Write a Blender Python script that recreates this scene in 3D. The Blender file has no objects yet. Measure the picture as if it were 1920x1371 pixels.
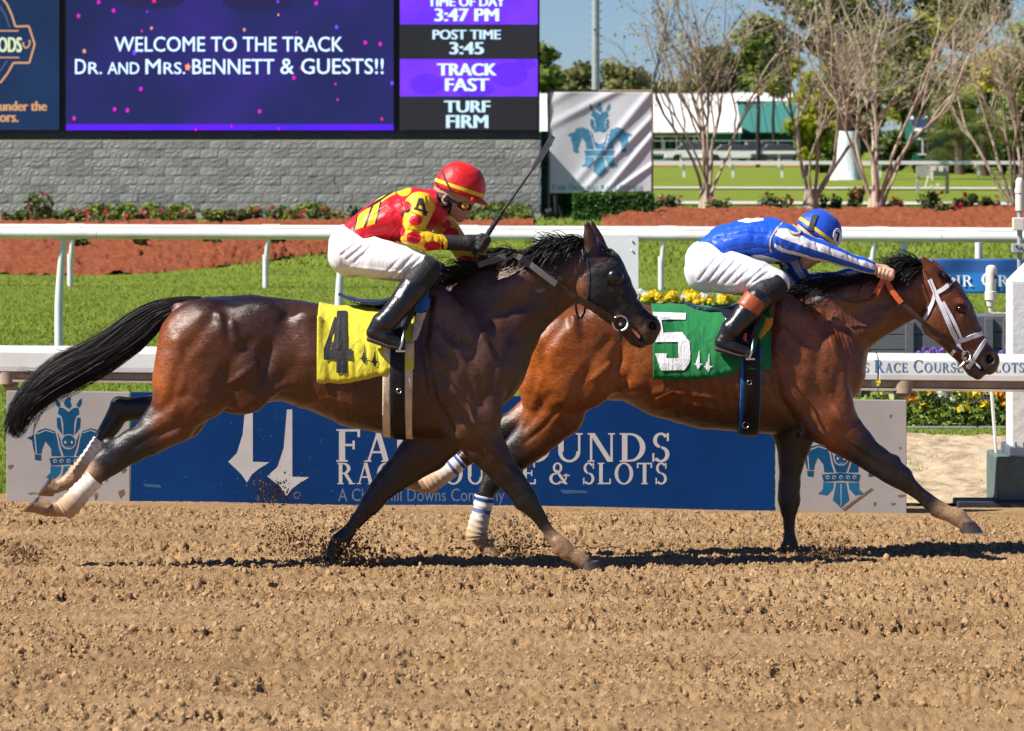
import bpy, math, random
import numpy as np
from mathutils import Vector, Matrix
from mathutils.bvhtree import BVHTree
# ---------------------------------------------------------------- camera, sky, sun, exposure
sc = bpy.context.scene
COL = sc.collection
F = 7200.0          # focal length in photo pixels (1920 wide)
HZ = 250.0          # horizon row
CH = 2.2            # eye height of the photographer
cam = bpy.data.cameras.new('camera'); camo = bpy.data.objects.new('camera', cam); COL.objects.link(camo)
cam.sensor_width = 36; cam.lens = F / 1920 * 36
camo.location = (0, 0, CH); camo.rotation_euler = (math.pi / 2, 0, 0)
cam.shift_y = -(685.5 - HZ) / 1920
cam.clip_start = .1; cam.clip_end = 4000
cam.dof.use_dof = True; cam.dof.focus_distance = 19.8; cam.dof.aperture_fstop = 9
sc.camera = camo
SUN_EL, SUN_AZ = math.radians(46), math.atan2(-.9, -.35)     # the sun stands to the left, a little behind the camera
sd = Vector((math.sin(SUN_AZ) * math.cos(SUN_EL), math.cos(SUN_AZ) * math.cos(SUN_EL), math.sin(SUN_EL)))
wd = bpy.data.worlds.new('World'); sc.world = wd; wd.use_nodes = True
nt = wd.node_tree; bg = nt.nodes['Background']
sk = nt.nodes.new('ShaderNodeTexSky'); sk.sky_type = 'NISHITA'; sk.sun_disc = False
sk.sun_elevation = SUN_EL; sk.sun_rotation = SUN_AZ; sk.air_density = .9; sk.dust_density = 0; sk.ozone_density = 2
tint = nt.nodes.new('ShaderNodeMix'); tint.data_type = 'RGBA'; tint.blend_type = 'MULTIPLY'; tint.inputs[0].default_value = 1; tint.inputs[7].default_value = (.54, .72, 1.1, 1)
nt.links.new(sk.outputs[0], tint.inputs[6]); nt.links.new(tint.outputs[2], bg.inputs[0]); bg.inputs[1].default_value = .052
sl = bpy.data.lights.new('sun', 'SUN'); sl.energy = 5.0; sl.angle = math.radians(.53); sl.color = (1, .95, .87)
slo = bpy.data.objects.new('sun', sl); COL.objects.link(slo); slo.rotation_euler = sd.to_track_quat('Z', 'Y').to_euler()
sc.view_settings.view_transform = 'Standard'; sc.view_settings.look = 'None'
sc.view_settings.exposure = .76; sc.view_settings.gamma = 1
sc.render.engine = 'CYCLES'; sc.cycles.use_denoising = True
sc.cycles.max_bounces = 6; sc.cycles.diffuse_bounces = 3; sc.cycles.glossy_bounces = 3; sc.cycles.transparent_max_bounces = 6
rnd = random.Random(7); RS = np.random.RandomState(11)

# ---------------------------------------------------------------- places
ORD = ['first', 'second', 'third', 'fourth', 'fifth', 'sixth', 'seventh', 'eighth', 'ninth', 'tenth', 'eleventh', 'twelfth', 'thirteenth', 'fourteenth', 'fifteenth', 'sixteenth', 'seventeenth', 'eighteenth', 'nineteenth', 'twentieth', 'twenty-first', 'twenty-second', 'twenty-third', 'twenty-fourth']
UK = .153           # the course runs slightly towards the camera on the right
def W(px, py, d): return Vector(((px - 960) * d / F, d, CH - (py - HZ) * d / F))
def dl(px, u): return u / (1 + UK * (px - 960) / F)          # depth of the course line u at a photo column
TU = [-20, 19.5, 24.62, 26, 30, 37, 44, 55.5, 62, 75, 90, 96, 110, 130, 200, 5000]
TZ = [1.185, 0, -.154, -.15, -.02, .08, .06, 0, .06, .23, .36, .36, .1, .02, 0, 0]
def gz(x, y): return np.interp(y + UK * x, TU, TZ)
def G(px, d, dz=0):
    x = (px - 960) * d / F
    return Vector((x, d, float(gz(x, d)) + dz))
def GP(px, py):                                               # ground point seen at a pixel
    lo, hi = 11.0, 900.0
    for _ in range(60):
        m = math.sqrt(lo * hi); p = G(px, m)
        if HZ + (CH - p.z) * F / m > py: lo = m
        else: hi = m
    return G(px, lo)

# ---------------------------------------------------------------- mesh helpers
def tag(o, label=None, cat=None, group=None, kind=None):
    if label: o['label'] = label
    if cat: o['category'] = cat
    if group: o['group'] = group
    if kind: o['kind'] = kind
    return o
def empty(name, loc=(0, 0, 0), **kw):
    o = bpy.data.objects.new(name, None); COL.objects.link(o); o.location = loc; o.empty_display_size = .1
    return tag(o, **kw)
def link(name, me, mat=None, parent=None, **kw):
    o = bpy.data.objects.new(name, me); COL.objects.link(o)
    if mat and not me.materials: me.materials.append(mat)
    if parent:
        o.parent = parent; o.matrix_parent_inverse = Matrix.Translation(-Vector(parent.location)) if parent.type == 'EMPTY' else Matrix.Identity(4)
    if name in ('leaf_mass', 'seed_heads', 'twigs', 'crown', 'bloom', 'mane', 'tail', 'mane_tuft', 'tail_wisp', 'forelock', 'limbs'): o['kind'] = 'stuff'
    return tag(o, **kw)
def np_mesh(name, V, Fs, smooth=False):
    """V (n,3); Fs (m,3) or (m,4) array"""
    me = bpy.data.meshes.new(name); V = np.asarray(V, np.float32); Fs = np.asarray(Fs, np.int32)
    me.vertices.add(len(V)); me.vertices.foreach_set('co', V.ravel())
    k = Fs.shape[1]; me.loops.add(Fs.size); me.loops.foreach_set('vertex_index', Fs.ravel())
    me.polygons.add(len(Fs)); me.polygons.foreach_set('loop_start', np.arange(0, Fs.size, k, dtype=np.int32))
    try: me.polygons.foreach_set('loop_total', np.full(len(Fs), k, np.int32))
    except Exception: pass
    if smooth: me.polygons.foreach_set('use_smooth', np.ones(len(Fs), bool))
    me.update(calc_edges=True); me.validate(); return me
def attr(me, name, vals):
    a = me.attributes.new(name, 'FLOAT', 'POINT'); a.data.foreach_set('value', np.asarray(vals, np.float32))
def attrc(me, name, vals):
    a = me.attributes.new(name, 'FLOAT_COLOR', 'POINT'); c = np.ones((len(vals), 4), np.float32); c[:, :3] = vals
    a.data.foreach_set('color', c.ravel())
class MB:
    """collects simple shapes into one mesh"""
    def __init__(s): s.v = []; s.f = []
    def add(s, v, f):
        b = len(s.v); s.v += [tuple(p) for p in v]; s.f += [tuple(i + b for i in q) for q in f]; return s
    def box(s, a, b, M=None, bev=0):
        x0, y0, z0 = a; x1, y1, z1 = b
        v = [Vector(p) for p in ((x0,y0,z0),(x1,y0,z0),(x1,y1,z0),(x0,y1,z0),(x0,y0,z1),(x1,y0,z1),(x1,y1,z1),(x0,y1,z1))]
        if M: v = [M @ p for p in v]
        return s.add(v, [(0,3,2,1),(4,5,6,7),(0,1,5,4),(1,2,6,5),(2,3,7,6),(3,0,4,7)])
    def tube(s, pts, r, n=8, cap=True, sy=None):
        pts = [Vector(p) for p in pts]; m = len(pts)
        if not isinstance(r, (list, tuple)): r = [r] * m
        ref = None; V = []; Fc = []
        for i, p in enumerate(pts):
            t = (pts[min(i + 1, m - 1)] - pts[max(i - 1, 0)]).normalized()
            if ref is None: ref = t.orthogonal().normalized()
            ref = (ref - t * ref.dot(t)); ref = ref.normalized() if ref.length > 1e-6 else t.orthogonal().normalized()
            b = t.cross(ref)
            for j in range(n):
                a = 2 * math.pi * j / n; V.append(p + (ref * math.cos(a) + b * math.sin(a)) * r[i])
        for i in range(m - 1):
            for j in range(n):
                Fc.append((i*n+j, i*n+(j+1) % n, (i+1)*n+(j+1) % n, (i+1)*n+j))
        if cap: Fc.append(tuple(reversed(range(n)))); Fc.append(tuple((m-1)*n+j for j in range(n)))
        return s.add(V, Fc)
    def prism(s, poly, y0, y1, M=None):
        """poly in (x,z), extruded along y"""
        n = len(poly); v = [Vector((x, y0, z)) for x, z in poly] + [Vector((x, y1, z)) for x, z in poly]
        if M: v = [M @ p for p in v]
        a = sum(poly[i][0]*poly[(i+1) % n][1] - poly[(i+1) % n][0]*poly[i][1] for i in range(n))
        f = [tuple(range(n)), tuple(reversed(range(n, 2*n)))] + [((i+1) % n, i, i+n, (i+1) % n+n) for i in range(n)]
        if a < 0: f = [tuple(reversed(q)) for q in f]
        return s.add(v, f)
    def ell(s, c, r, n=10, m=6, M=None):
        V = []; Fc = []
        for i in range(m + 1):
            t = math.pi * i / m
            for j in range(n):
                a = 2 * math.pi * j / n
                p = Vector((r[0]*math.sin(t)*math.cos(a), r[1]*math.sin(t)*math.sin(a), r[2]*math.cos(t)))
                V.append((M @ p if M else p) + Vector(c))
        for i in range(m):
            for j in range(n): Fc.append((i*n+j, (i+1)*n+j, (i+1)*n+(j+1) % n, i*n+(j+1) % n))
        return s.add(V, Fc)
    def mesh(s, name, smooth=False):
        me = bpy.data.meshes.new(name); me.from_pydata(s.v, [], s.f); me.validate()
        if smooth:
            me.polygons.foreach_set('use_smooth', np.ones(len(me.polygons), bool)); me.update()
            me.set_sharp_from_angle(angle=.9)
        me.update(); return me
    def obj(s, name, mat, parent=None, smooth=False, bevel=0, **kw):
        o = link(name, s.mesh(name, smooth), mat, parent, **kw)
        if bevel:
            b = o.modifiers.new('bevel', 'BEVEL'); b.width = bevel; b.segments = 2; b.limit_method = 'ANGLE'
        return o

def hash01(ix, iy, iz, seed):
    h = (ix.astype(np.int64)*374761393 + iy.astype(np.int64)*668265263 + iz.astype(np.int64)*2147483647 + seed*1274126177) & 0xffffffff
    h = ((h ^ (h >> 13)) * 1274126177) & 0xffffffff
    return ((h ^ (h >> 16)) & 0xffffff) / float(0xffffff)
def noise(P, seed=0):
    """value noise -1..1 at points (n,3)"""
    P = np.asarray(P, np.float64); I = np.floor(P).astype(np.int64); f = P - I; f = f*f*f*(f*(f*6-15)+10); o = 0
    for a in (0, 1):
        for b in (0, 1):
            for c in (0, 1):
                w = (f[:, 0] if a else 1-f[:, 0]) * (f[:, 1] if b else 1-f[:, 1]) * (f[:, 2] if c else 1-f[:, 2])
                o = o + w * hash01(I[:, 0]+a, I[:, 1]+b, I[:, 2]+c, seed)
    return o*2-1
def noise2(x, y, seed=0):
    P = np.stack([np.ravel(x), np.ravel(y)], 1); I = np.floor(P).astype(np.int64); f = P - I; f = f*f*(3-2*f); o = 0; z = np.zeros(len(P), np.int64)
    for a in (0, 1):
        for b in (0, 1):
            o = o + (f[:, 0] if a else 1-f[:, 0]) * (f[:, 1] if b else 1-f[:, 1]) * hash01(I[:, 0]+a, I[:, 1]+b, z, seed)
    return (o*2-1).reshape(np.shape(x))

# ---------------------------------------------------------------- materials
def NT(name):
    m = bpy.data.materials.new(name); m.use_nodes = True; t = m.node_tree; return m, t, t.nodes['Principled BSDF']
def nd(t, ty, **kw):
    n = t.nodes.new('ShaderNode' + ty)
    for k, v in kw.items():
        if k.startswith('i_'): n.inputs[k[2:].replace('_', ' ')].default_value = v
        else: setattr(n, k, v)
    return n
def coords(t, scale=(1, 1, 1), rot=(0, 0, 0), kind='Object'):
    c = nd(t, 'TexCoord'); m = nd(t, 'Mapping'); m.inputs['Scale'].default_value = scale; m.inputs['Rotation'].default_value = rot
    t.links.new(c.outputs[kind], m.inputs[0]); return m.outputs[0]
def tex(t, vec, scale, detail=4, rough=.6, dist=0):
    n = nd(t, 'TexNoise'); n.inputs['Scale'].default_value = scale; n.inputs['Detail'].default_value = detail
    n.inputs['Roughness'].default_value = rough; n.inputs['Distortion'].default_value = dist
    if vec: t.links.new(vec, n.inputs['Vector'])
    return n.outputs['Fac']
def ramp(t, fac, stops, const=False):
    r = nd(t, 'ValToRGB'); e = r.color_ramp.elements
    if const: r.color_ramp.interpolation = 'CONSTANT'
    while len(e) < len(stops): e.new(.5)
    for i, (p, c) in enumerate(stops): e[i].position = p; e[i].color = (*c, 1) if len(c) == 3 else c
    t.links.new(fac, r.inputs[0]); return r.outputs[0]
def mix(t, fac, a, b, mode='MIX'):
    m = nd(t, 'Mix', data_type='RGBA', blend_type=mode)
    for k, v in (('Factor', fac), ('A', a), ('B', b)):
        s = [i for i in m.inputs if i.name == k and (i.type == 'RGBA' if k != 'Factor' else i.type == 'VALUE')][0]
        if hasattr(v, 'is_linked') or hasattr(v, 'links'): t.links.new(v, s)
        elif k == 'Factor': s.default_value = v
        else: s.default_value = (*v, 1)
    return [o for o in m.outputs if o.type == 'RGBA'][0]
def bump(t, b, h, strength=.3, dist=.01, prev=None):
    n = nd(t, 'Bump'); n.inputs['Strength'].default_value = strength; n.inputs['Distance'].default_value = dist
    t.links.new(h, n.inputs['Height'])
    if prev: t.links.new(prev, n.inputs['Normal'])
    t.links.new(n.outputs[0], b.inputs['Normal']); return n.outputs[0]
def mat(name, col, rough=.6, spec=.4, metal=0, var=.15, vscale=8, bmp=0, bscale=60, coat=0, col2=None, stretch=(1, 1, 1), trans=0):
    m, t, b = NT(name); v = coords(t, stretch)
    n = tex(t, v, vscale, 5); c2 = col2 or tuple(min(1, x*(1+var)) for x in col); c1 = tuple(x*(1-var) for x in col)
    t.links.new(ramp(t, n, [(.3, c1), (.7, c2)]), b.inputs['Base Color'])
    b.inputs['Roughness'].default_value = rough; b.inputs['Specular IOR Level'].default_value = spec; b.inputs['Metallic'].default_value = metal
    if coat: b.inputs['Coat Weight'].default_value = coat; b.inputs['Coat Roughness'].default_value = .12
    if bmp: bump(t, b, tex(t, v, bscale, 6), bmp, .01)
    if trans: b.inputs['Transmission Weight'].default_value = trans
    return m
def emit(name, col, s=1.0, var=0, vscale=3):
    m, t, b = NT(name); b.inputs['Base Color'].default_value = (.01, .01, .012, 1); b.inputs['Roughness'].default_value = .5; b.inputs['Specular IOR Level'].default_value = .2
    b.inputs['Emission Strength'].default_value = s
    if var:
        v = coords(t); n = tex(t, v, vscale, 3)
        t.links.new(ramp(t, n, [(.3, tuple(x*(1-var) for x in col)), (.7, tuple(min(1, x*(1+var)) for x in col))]), b.inputs['Emission Color'])
    else: b.inputs['Emission Color'].default_value = (*col, 1)
    return m
def leafmat(name, cols, rough=.55, translucent=.25):
    """colour varies leaf by leaf through a per-vertex value, only partly random"""
    m, t, b = NT(name); a = nd(t, 'Attribute', attribute_name='rv')
    st = [(i/(len(cols)-1), c) for i, c in enumerate(cols)]
    c = ramp(t, a.outputs['Fac'], st); t.links.new(c, b.inputs['Base Color']); b.inputs['Roughness'].default_value = rough; b.inputs['Specular IOR Level'].default_value = .25
    tr = nd(t, 'BsdfTranslucent'); t.links.new(c, tr.inputs[0]); mx = nd(t, 'MixShader'); mx.inputs[0].default_value = translucent
    t.links.new(b.outputs[0], mx.inputs[1]); t.links.new(tr.outputs[0], mx.inputs[2]); t.links.new(mx.outputs[0], t.nodes['Material Output'].inputs[0])
    return m

# ---------------------------------------------------------------- implicit bodies (smooth unions turned into one skin)
class SDF:
    def __init__(s, d, res=.008): s.d = d; s.res = res; s.pr = []
    def sc(s, y=0): return (s.d + y) / F
    def p3(s, px, py, y=0):
        k = s.sc(y); return ((px-960)*k, s.d + y, CH - (py-HZ)*k)
    def chain(s, pts, k=.03, op=1, grow=0):
        """pts: (px, py, r_px, w_metres or None, y offset in metres)"""
        P = []; R = []; Wd = []
        for q in pts:
            px, py, r = q[:3]; w = q[3] if len(q) > 3 else None; y = q[4] if len(q) > 4 else 0
            P.append(s.p3(px, py, y)); R.append(r*s.sc(y)+grow); Wd.append((w if w else r*s.sc(y))+grow)
        s.pr.append(('c', np.array(P), np.array(R), np.array(Wd), k, op)); return s
    def ell(s, px, py, rx, rz, ry, ang=0, y=0, k=.03, op=1):
        a = math.radians(ang); q = s.sc(y)
        s.pr.append(('e', np.array(s.p3(px, py, y)), np.array((rx*q, ry, rz*q)), (math.cos(a), math.sin(a)), k, op)); return s
    def field(s, pad=.03):
        lo = np.full(3, 1e9); hi = -lo
        for q in s.pr:
            if q[5] < 0: continue
            if q[0] == 'c': m = np.maximum(q[2], q[3])[:, None]; lo = np.minimum(lo, (q[1]-m).min(0)); hi = np.maximum(hi, (q[1]+m).max(0))
            else: m = q[2].max(); lo = np.minimum(lo, q[1]-m); hi = np.maximum(hi, q[1]+m)
        lo -= pad; hi += pad; n = np.ceil((hi-lo)/s.res).astype(int)+1
        s.lo = lo; ax = [lo[i]+np.arange(n[i])*s.res for i in range(3)]
        D = np.full(n, .2, np.float32)
        def blk(a, b):
            i0 = np.clip(np.floor((a-lo)/s.res).astype(int), 0, n-1); i1 = np.clip(np.ceil((b-lo)/s.res).astype(int)+1, 1, n)
            return tuple(slice(i0[i], i1[i]) for i in range(3))
        for q in s.pr:
            k = q[4]; ex = max(k*1.2, .012)+2*s.res
            if q[0] == 'c':
                _, P, R, Wd, k, op = q; m = max(R.max(), Wd.max())+ex
                B = blk((P-m).min(0), (P+m).max(0)); T = np.full([x.stop-x.start for x in B], .3, np.float32); off = [x.start for x in B]
                segs = [(i, i+1) for i in range(len(P)-1)] or [(0, 0)]
                for i, j in segs:
                    mm = max(R[i], R[j], Wd[i], Wd[j])+ex
                    S = blk(np.minimum(P[i], P[j])-mm, np.maximum(P[i], P[j])+mm)
                    X = ax[0][S[0]][:, None, None]; Y = ax[1][S[1]][None, :, None]; Z = ax[2][S[2]][None, None, :]
                    dv = P[j]-P[i]; L = (dv**2).sum()
                    t = np.clip(((X-P[i][0])*dv[0]+(Y-P[i][1])*dv[1]+(Z-P[i][2])*dv[2])/L, 0, 1) if L > 0 else np.zeros((1, 1, 1))
                    r = R[i]+t*(R[j]-R[i]); w = Wd[i]+t*(Wd[j]-Wd[i])
                    qx = X-P[i][0]-t*dv[0]; qy = Y-P[i][1]-t*dv[1]; qz = Z-P[i][2]-t*dv[2]
                    dd = np.sqrt(qx*qx+qz*qz+(qy*r/w)**2)-r
                    dd = np.where(w < r, dd*(.5+.5*w/r), dd)
                    sl = tuple(slice(S[a].start-off[a], S[a].stop-off[a]) for a in range(3)); T[sl] = np.minimum(T[sl], dd)
            else:
                _, c, r, (ca, sa), k, op = q; m = r.max()+ex
                B = blk(c-m, c+m); X = ax[0][B[0]][:, None, None]-c[0]; Y = ax[1][B[1]][None, :, None]-c[1]; Z = ax[2][B[2]][None, None, :]-c[2]
                u = X*ca+Z*sa; v = -X*sa+Z*ca; g = np.sqrt((u/r[0])**2+(Y/r[1])**2+(v/r[2])**2)
                g2 = np.sqrt((u/r[0]**2)**2+(Y/r[1]**2)**2+(v/r[2]**2)**2)+1e-9
                T = g*(g-1)/g2
            A = D[B]
            if op > 0: h = np.maximum(k-np.abs(A-T), 0)/k; D[B] = np.minimum(A, T)-h*h*k/4
            else: h = np.maximum(k-np.abs(A+T), 0)/k; D[B] = np.maximum(A, -T)+h*h*k/4
        s.D = D; return s
    def cut(s, fn):
        """intersect with fn(X,Y,Z) <= 0"""
        n = s.D.shape; X, Y, Z = [s.lo[i]+np.arange(n[i])*s.res for i in range(3)]
        s.D = np.maximum(s.D, fn(X[:, None, None], Y[None, :, None], Z[None, None, :])).astype(np.float32); return s
    def skin(s, smooth=1):
        D = s.D; S = D < 0; n = np.array(D.shape)
        cnt = np.zeros(n-1, np.int8)
        for a in (0, 1):
            for b in (0, 1):
                for c in (0, 1): cnt += S[a:n[0]-1+a, b:n[1]-1+b, c:n[2]-1+c]
        A = np.argwhere((cnt > 0) & (cnt < 8)); del cnt
        acc = np.zeros((len(A), 3)); num = np.zeros(len(A)); C = [(a, b, c) for a in (0, 1) for b in (0, 1) for c in (0, 1)]
        for i in range(8):
            for j in range(i+1, 8):
                if sum(abs(C[i][q]-C[j][q]) for q in range(3)) != 1: continue
                a = D[tuple((A+C[i]).T)]; b = D[tuple((A+C[j]).T)]; m = (a < 0) != (b < 0)
                tt = np.where(m, a/np.where(m, a-b, 1), 0)
                p = np.array(C[i])[None]+tt[:, None]*(np.array(C[j])-np.array(C[i]))[None]
                acc += p*m[:, None]; num += m
        V = (A+acc/num[:, None])*s.res+s.lo
        vid = np.full(n-1, -1, np.int32); vid[tuple(A.T)] = np.arange(len(A)); Q = []
        for ax in range(3):
            o = [q for q in range(3) if q != ax]
            s0 = [slice(None)]*3; s1 = [slice(None)]*3
            s0[ax] = slice(0, n[ax]-1); s1[ax] = slice(1, n[ax])
            for q in o: s0[q] = slice(1, n[q]-1); s1[q] = slice(1, n[q]-1)
            ch = S[tuple(s0)] != S[tuple(s1)]; E = np.argwhere(ch); sg = S[tuple(s0)][tuple(E.T)]
            E = E.copy()
            for q in o: E[:, q] += 1
            e1 = np.zeros(3, int); e1[o[0]] = 1; e2 = np.zeros(3, int); e2[o[1]] = 1
            q4 = np.stack([vid[tuple((E-e1-e2).T)], vid[tuple((E-e2).T)], vid[tuple(E.T)], vid[tuple((E-e1).T)]], 1)
            fl = sg if ax != 1 else ~sg
            q4 = np.where(fl[:, None], q4, q4[:, ::-1]); Q.append(q4)
        Q = np.concatenate(Q); Q = Q[(Q >= 0).all(1)]
        for _ in range(smooth):
            sm = np.zeros_like(V); ct = np.zeros(len(V))
            for a in range(4):
                b = (a+1) % 4; np.add.at(sm, Q[:, a], V[Q[:, b]]); np.add.at(ct, Q[:, a], 1)
                np.add.at(sm, Q[:, b], V[Q[:, a]]); np.add.at(ct, Q[:, b], 1)
            V = V*.5+.5*sm/np.maximum(ct, 1)[:, None]
        s.V = V; s.Q = Q; s.vid = vid; return s
    def normals(s):
        V, Q = s.V, s.Q; fn = np.cross(V[Q[:, 2]]-V[Q[:, 0]], V[Q[:, 3]]-V[Q[:, 1]]); N = np.zeros_like(V)
        for a in range(4): np.add.at(N, Q[:, a], fn)
        return N/np.maximum(np.linalg.norm(N, axis=1), 1e-12)[:, None]
    def px(s, V=None):
        """photo pixel of each vertex"""
        V = s.V if V is None else V
        return np.stack([960+V[:, 0]*F/V[:, 1], HZ+(CH-V[:, 2])*F/V[:, 1]], 1)
    def bvh(s): return BVHTree.FromPolygons(s.V.tolist(), s.Q.tolist())
# ================================================================ horses
def poly_sd(X, Z, poly):
    """signed distance (negative inside) to a polygon on arrays X, Z"""
    P = np.array(poly, float); d = np.full(np.broadcast(X, Z).shape, 1e9); ins = np.zeros(d.shape, bool)
    for i in range(len(P)):
        a = P[i]; b = P[(i+1) % len(P)]; e = b-a; wx = X-a[0]; wz = Z-a[1]
        t = np.clip((wx*e[0]+wz*e[1])/max((e**2).sum(), 1e-12), 0, 1)
        d = np.minimum(d, (wx-e[0]*t)**2+(wz-e[1]*t)**2)
        c = (a[1] > Z) != (b[1] > Z)
        with np.errstate(divide='ignore', invalid='ignore'):
            ins ^= c & (X < (b[0]-a[0])*(Z-a[1])/(b[1]-a[1]+1e-15)+a[0])
    return np.where(ins, -np.sqrt(d), np.sqrt(d))
def line_d(px, line):
    d = np.full(len(px), 1e9)
    for a, b in zip(line[:-1], line[1:]):
        a = np.array(a, float); e = np.array(b, float)-a; w = px-a; t = np.clip((w@e)/max(e@e, 1e-9), 0, 1)
        d = np.minimum(d, np.linalg.norm(w-t[:, None]*e, axis=1))
    return d
def cut_poly(s, poly):
    k = s.sc(0); P = [((x-960)*k, CH-(y-HZ)*k) for x, y in poly]
    n = s.D.shape; X = s.lo[0]+np.arange(n[0])*s.res; Z = s.lo[2]+np.arange(n[2])*s.res
    sd2 = poly_sd(X[:, None], Z[None, :], P)
    s.D = np.maximum(s.D, sd2[:, None, :]).astype(np.float32); return s
def paint(px, base, blobs):
    C = np.tile(np.array(base, float), (len(px), 1))
    for x, y, rx, ry, col, st in blobs:
        w = st*np.exp(-(((px[:, 0]-x)/rx)**2+((px[:, 1]-y)/ry)**2))
        C = C*(1-w[:, None])+np.array(col)*w[:, None]
    return C
def paint_line(C, px, line, r, soft, col, st=1):
    w = st*np.clip((r+soft-line_d(px, line))/soft, 0, 1); w = w*w*(3-2*w)
    return C*(1-w[:, None])+np.array(col)*w[:, None]
def ground_mesh_bvh(V, Q): return BVHTree.FromPolygons([tuple(v) for v in V], [tuple(q) for q in Q])
def strands(paths, w0, w1):
    P = np.asarray(paths, float); S, K, _ = P.shape
    T = np.gradient(P, axis=1); T /= np.linalg.norm(T, axis=2, keepdims=True)+1e-9
    R = RS.normal(size=(S, 1, 3)); A = np.cross(T, R); A /= np.linalg.norm(A, axis=2, keepdims=True)+1e-9; B = np.cross(T, A)
    w = (np.linspace(0, 1, K)**1.5*(w1-w0)+w0)[None, :, None]*RS.uniform(.6, 1.3, (S, 1, 1))
    V = np.stack([P+A*w, P-.5*A*w+.87*B*w, P-.5*A*w-.87*B*w], 2).reshape(-1, 3)
    b = (np.arange(S)[:, None, None]*K*3+np.arange(K-1)[None, :, None]*3)
    q = []
    for j in range(3):
        j2 = (j+1) % 3; q.append(np.stack([b+j, b+j2, b+3+j2, b+3+j], -1))
    return V, np.concatenate(q, 2).reshape(-1, 4)
def bez(pts, t):
    """Catmull-Rom through pts (n,3) at t in 0..1 (array)"""
    P = np.array(pts, float); n = len(P)-1; P = np.vstack([2*P[0]-P[1], P, 2*P[-1]-P[-2]])
    u = np.clip(t, 0, 1)*n; i = np.minimum(u.astype(int), n-1); f = (u-i)[..., None]
    a, b, c, d = P[i], P[i+1], P[i+2], P[i+3]
    return .5*(2*b+(c-a)*f+(2*a-5*b+4*c-d)*f*f+(3*b-a-3*c+d)*f**3)
# ================================================================ lettering and marks
def bfont(text, bold=0.0, res=3):
    cu = bpy.data.curves.new('t', 'FONT'); cu.body = text; cu.offset = bold; cu.resolution_u = res
    o = bpy.data.objects.new('t', cu); COL.objects.link(o); dg = bpy.context.evaluated_depsgraph_get()
    me = bpy.data.meshes.new_from_object(o.evaluated_get(dg)); v = np.array([x.co[:2] for x in me.vertices]); f = [tuple(p.vertices) for p in me.polygons]
    bpy.data.objects.remove(o); bpy.data.curves.remove(cu); bpy.data.meshes.remove(me); return v, f
def fit(v, x0, y0, x1, y1):
    """2D letters to a pixel box (y down)"""
    a, b = v.min(0), v.max(0); q = (v-a)/(b-a); return np.stack([x0+q[:, 0]*(x1-x0), y1-q[:, 1]*(y1-y0)], 1)
TH, TN, SH = .165, .07, .05
def _rect(x0, y0, x1, y1): return [(x0, y0), (x1, y0), (x1, y1), (x0, y1)]
def _arc(cx, cy, rx, ry, a0, a1, th=TH, tn=TN, n=14):
    out = []
    for i in range(n):
        p = []
        for a in (a0+(a1-a0)*i/n, a0+(a1-a0)*(i+1)/n):
            a = math.radians(a); p.append(((cx+rx*math.cos(a), cy+ry*math.sin(a)), (cx+(rx-th)*math.cos(a), cy+(ry-tn)*math.sin(a))))
        out.append([p[0][0], p[1][0], p[1][1], p[0][1]])
    return out
def _ser(x, w, y):
    o = .07; return [_rect(x-o, y if y < .5 else y-SH, x+w+o, y+SH if y < .5 else y)]
def _stem(x, w=TH, s=(1, 1)):
    r = [_rect(x, 0, x+w, 1)]
    if s[0]: r += _ser(x, w, 0)
    if s[1]: r += _ser(x, w, 1)
    return r
def _diag(x0, y0, x1, y1, w): return [[(x0, y0), (x0+w, y0), (x1+w, y1), (x1, y1)]]
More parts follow.
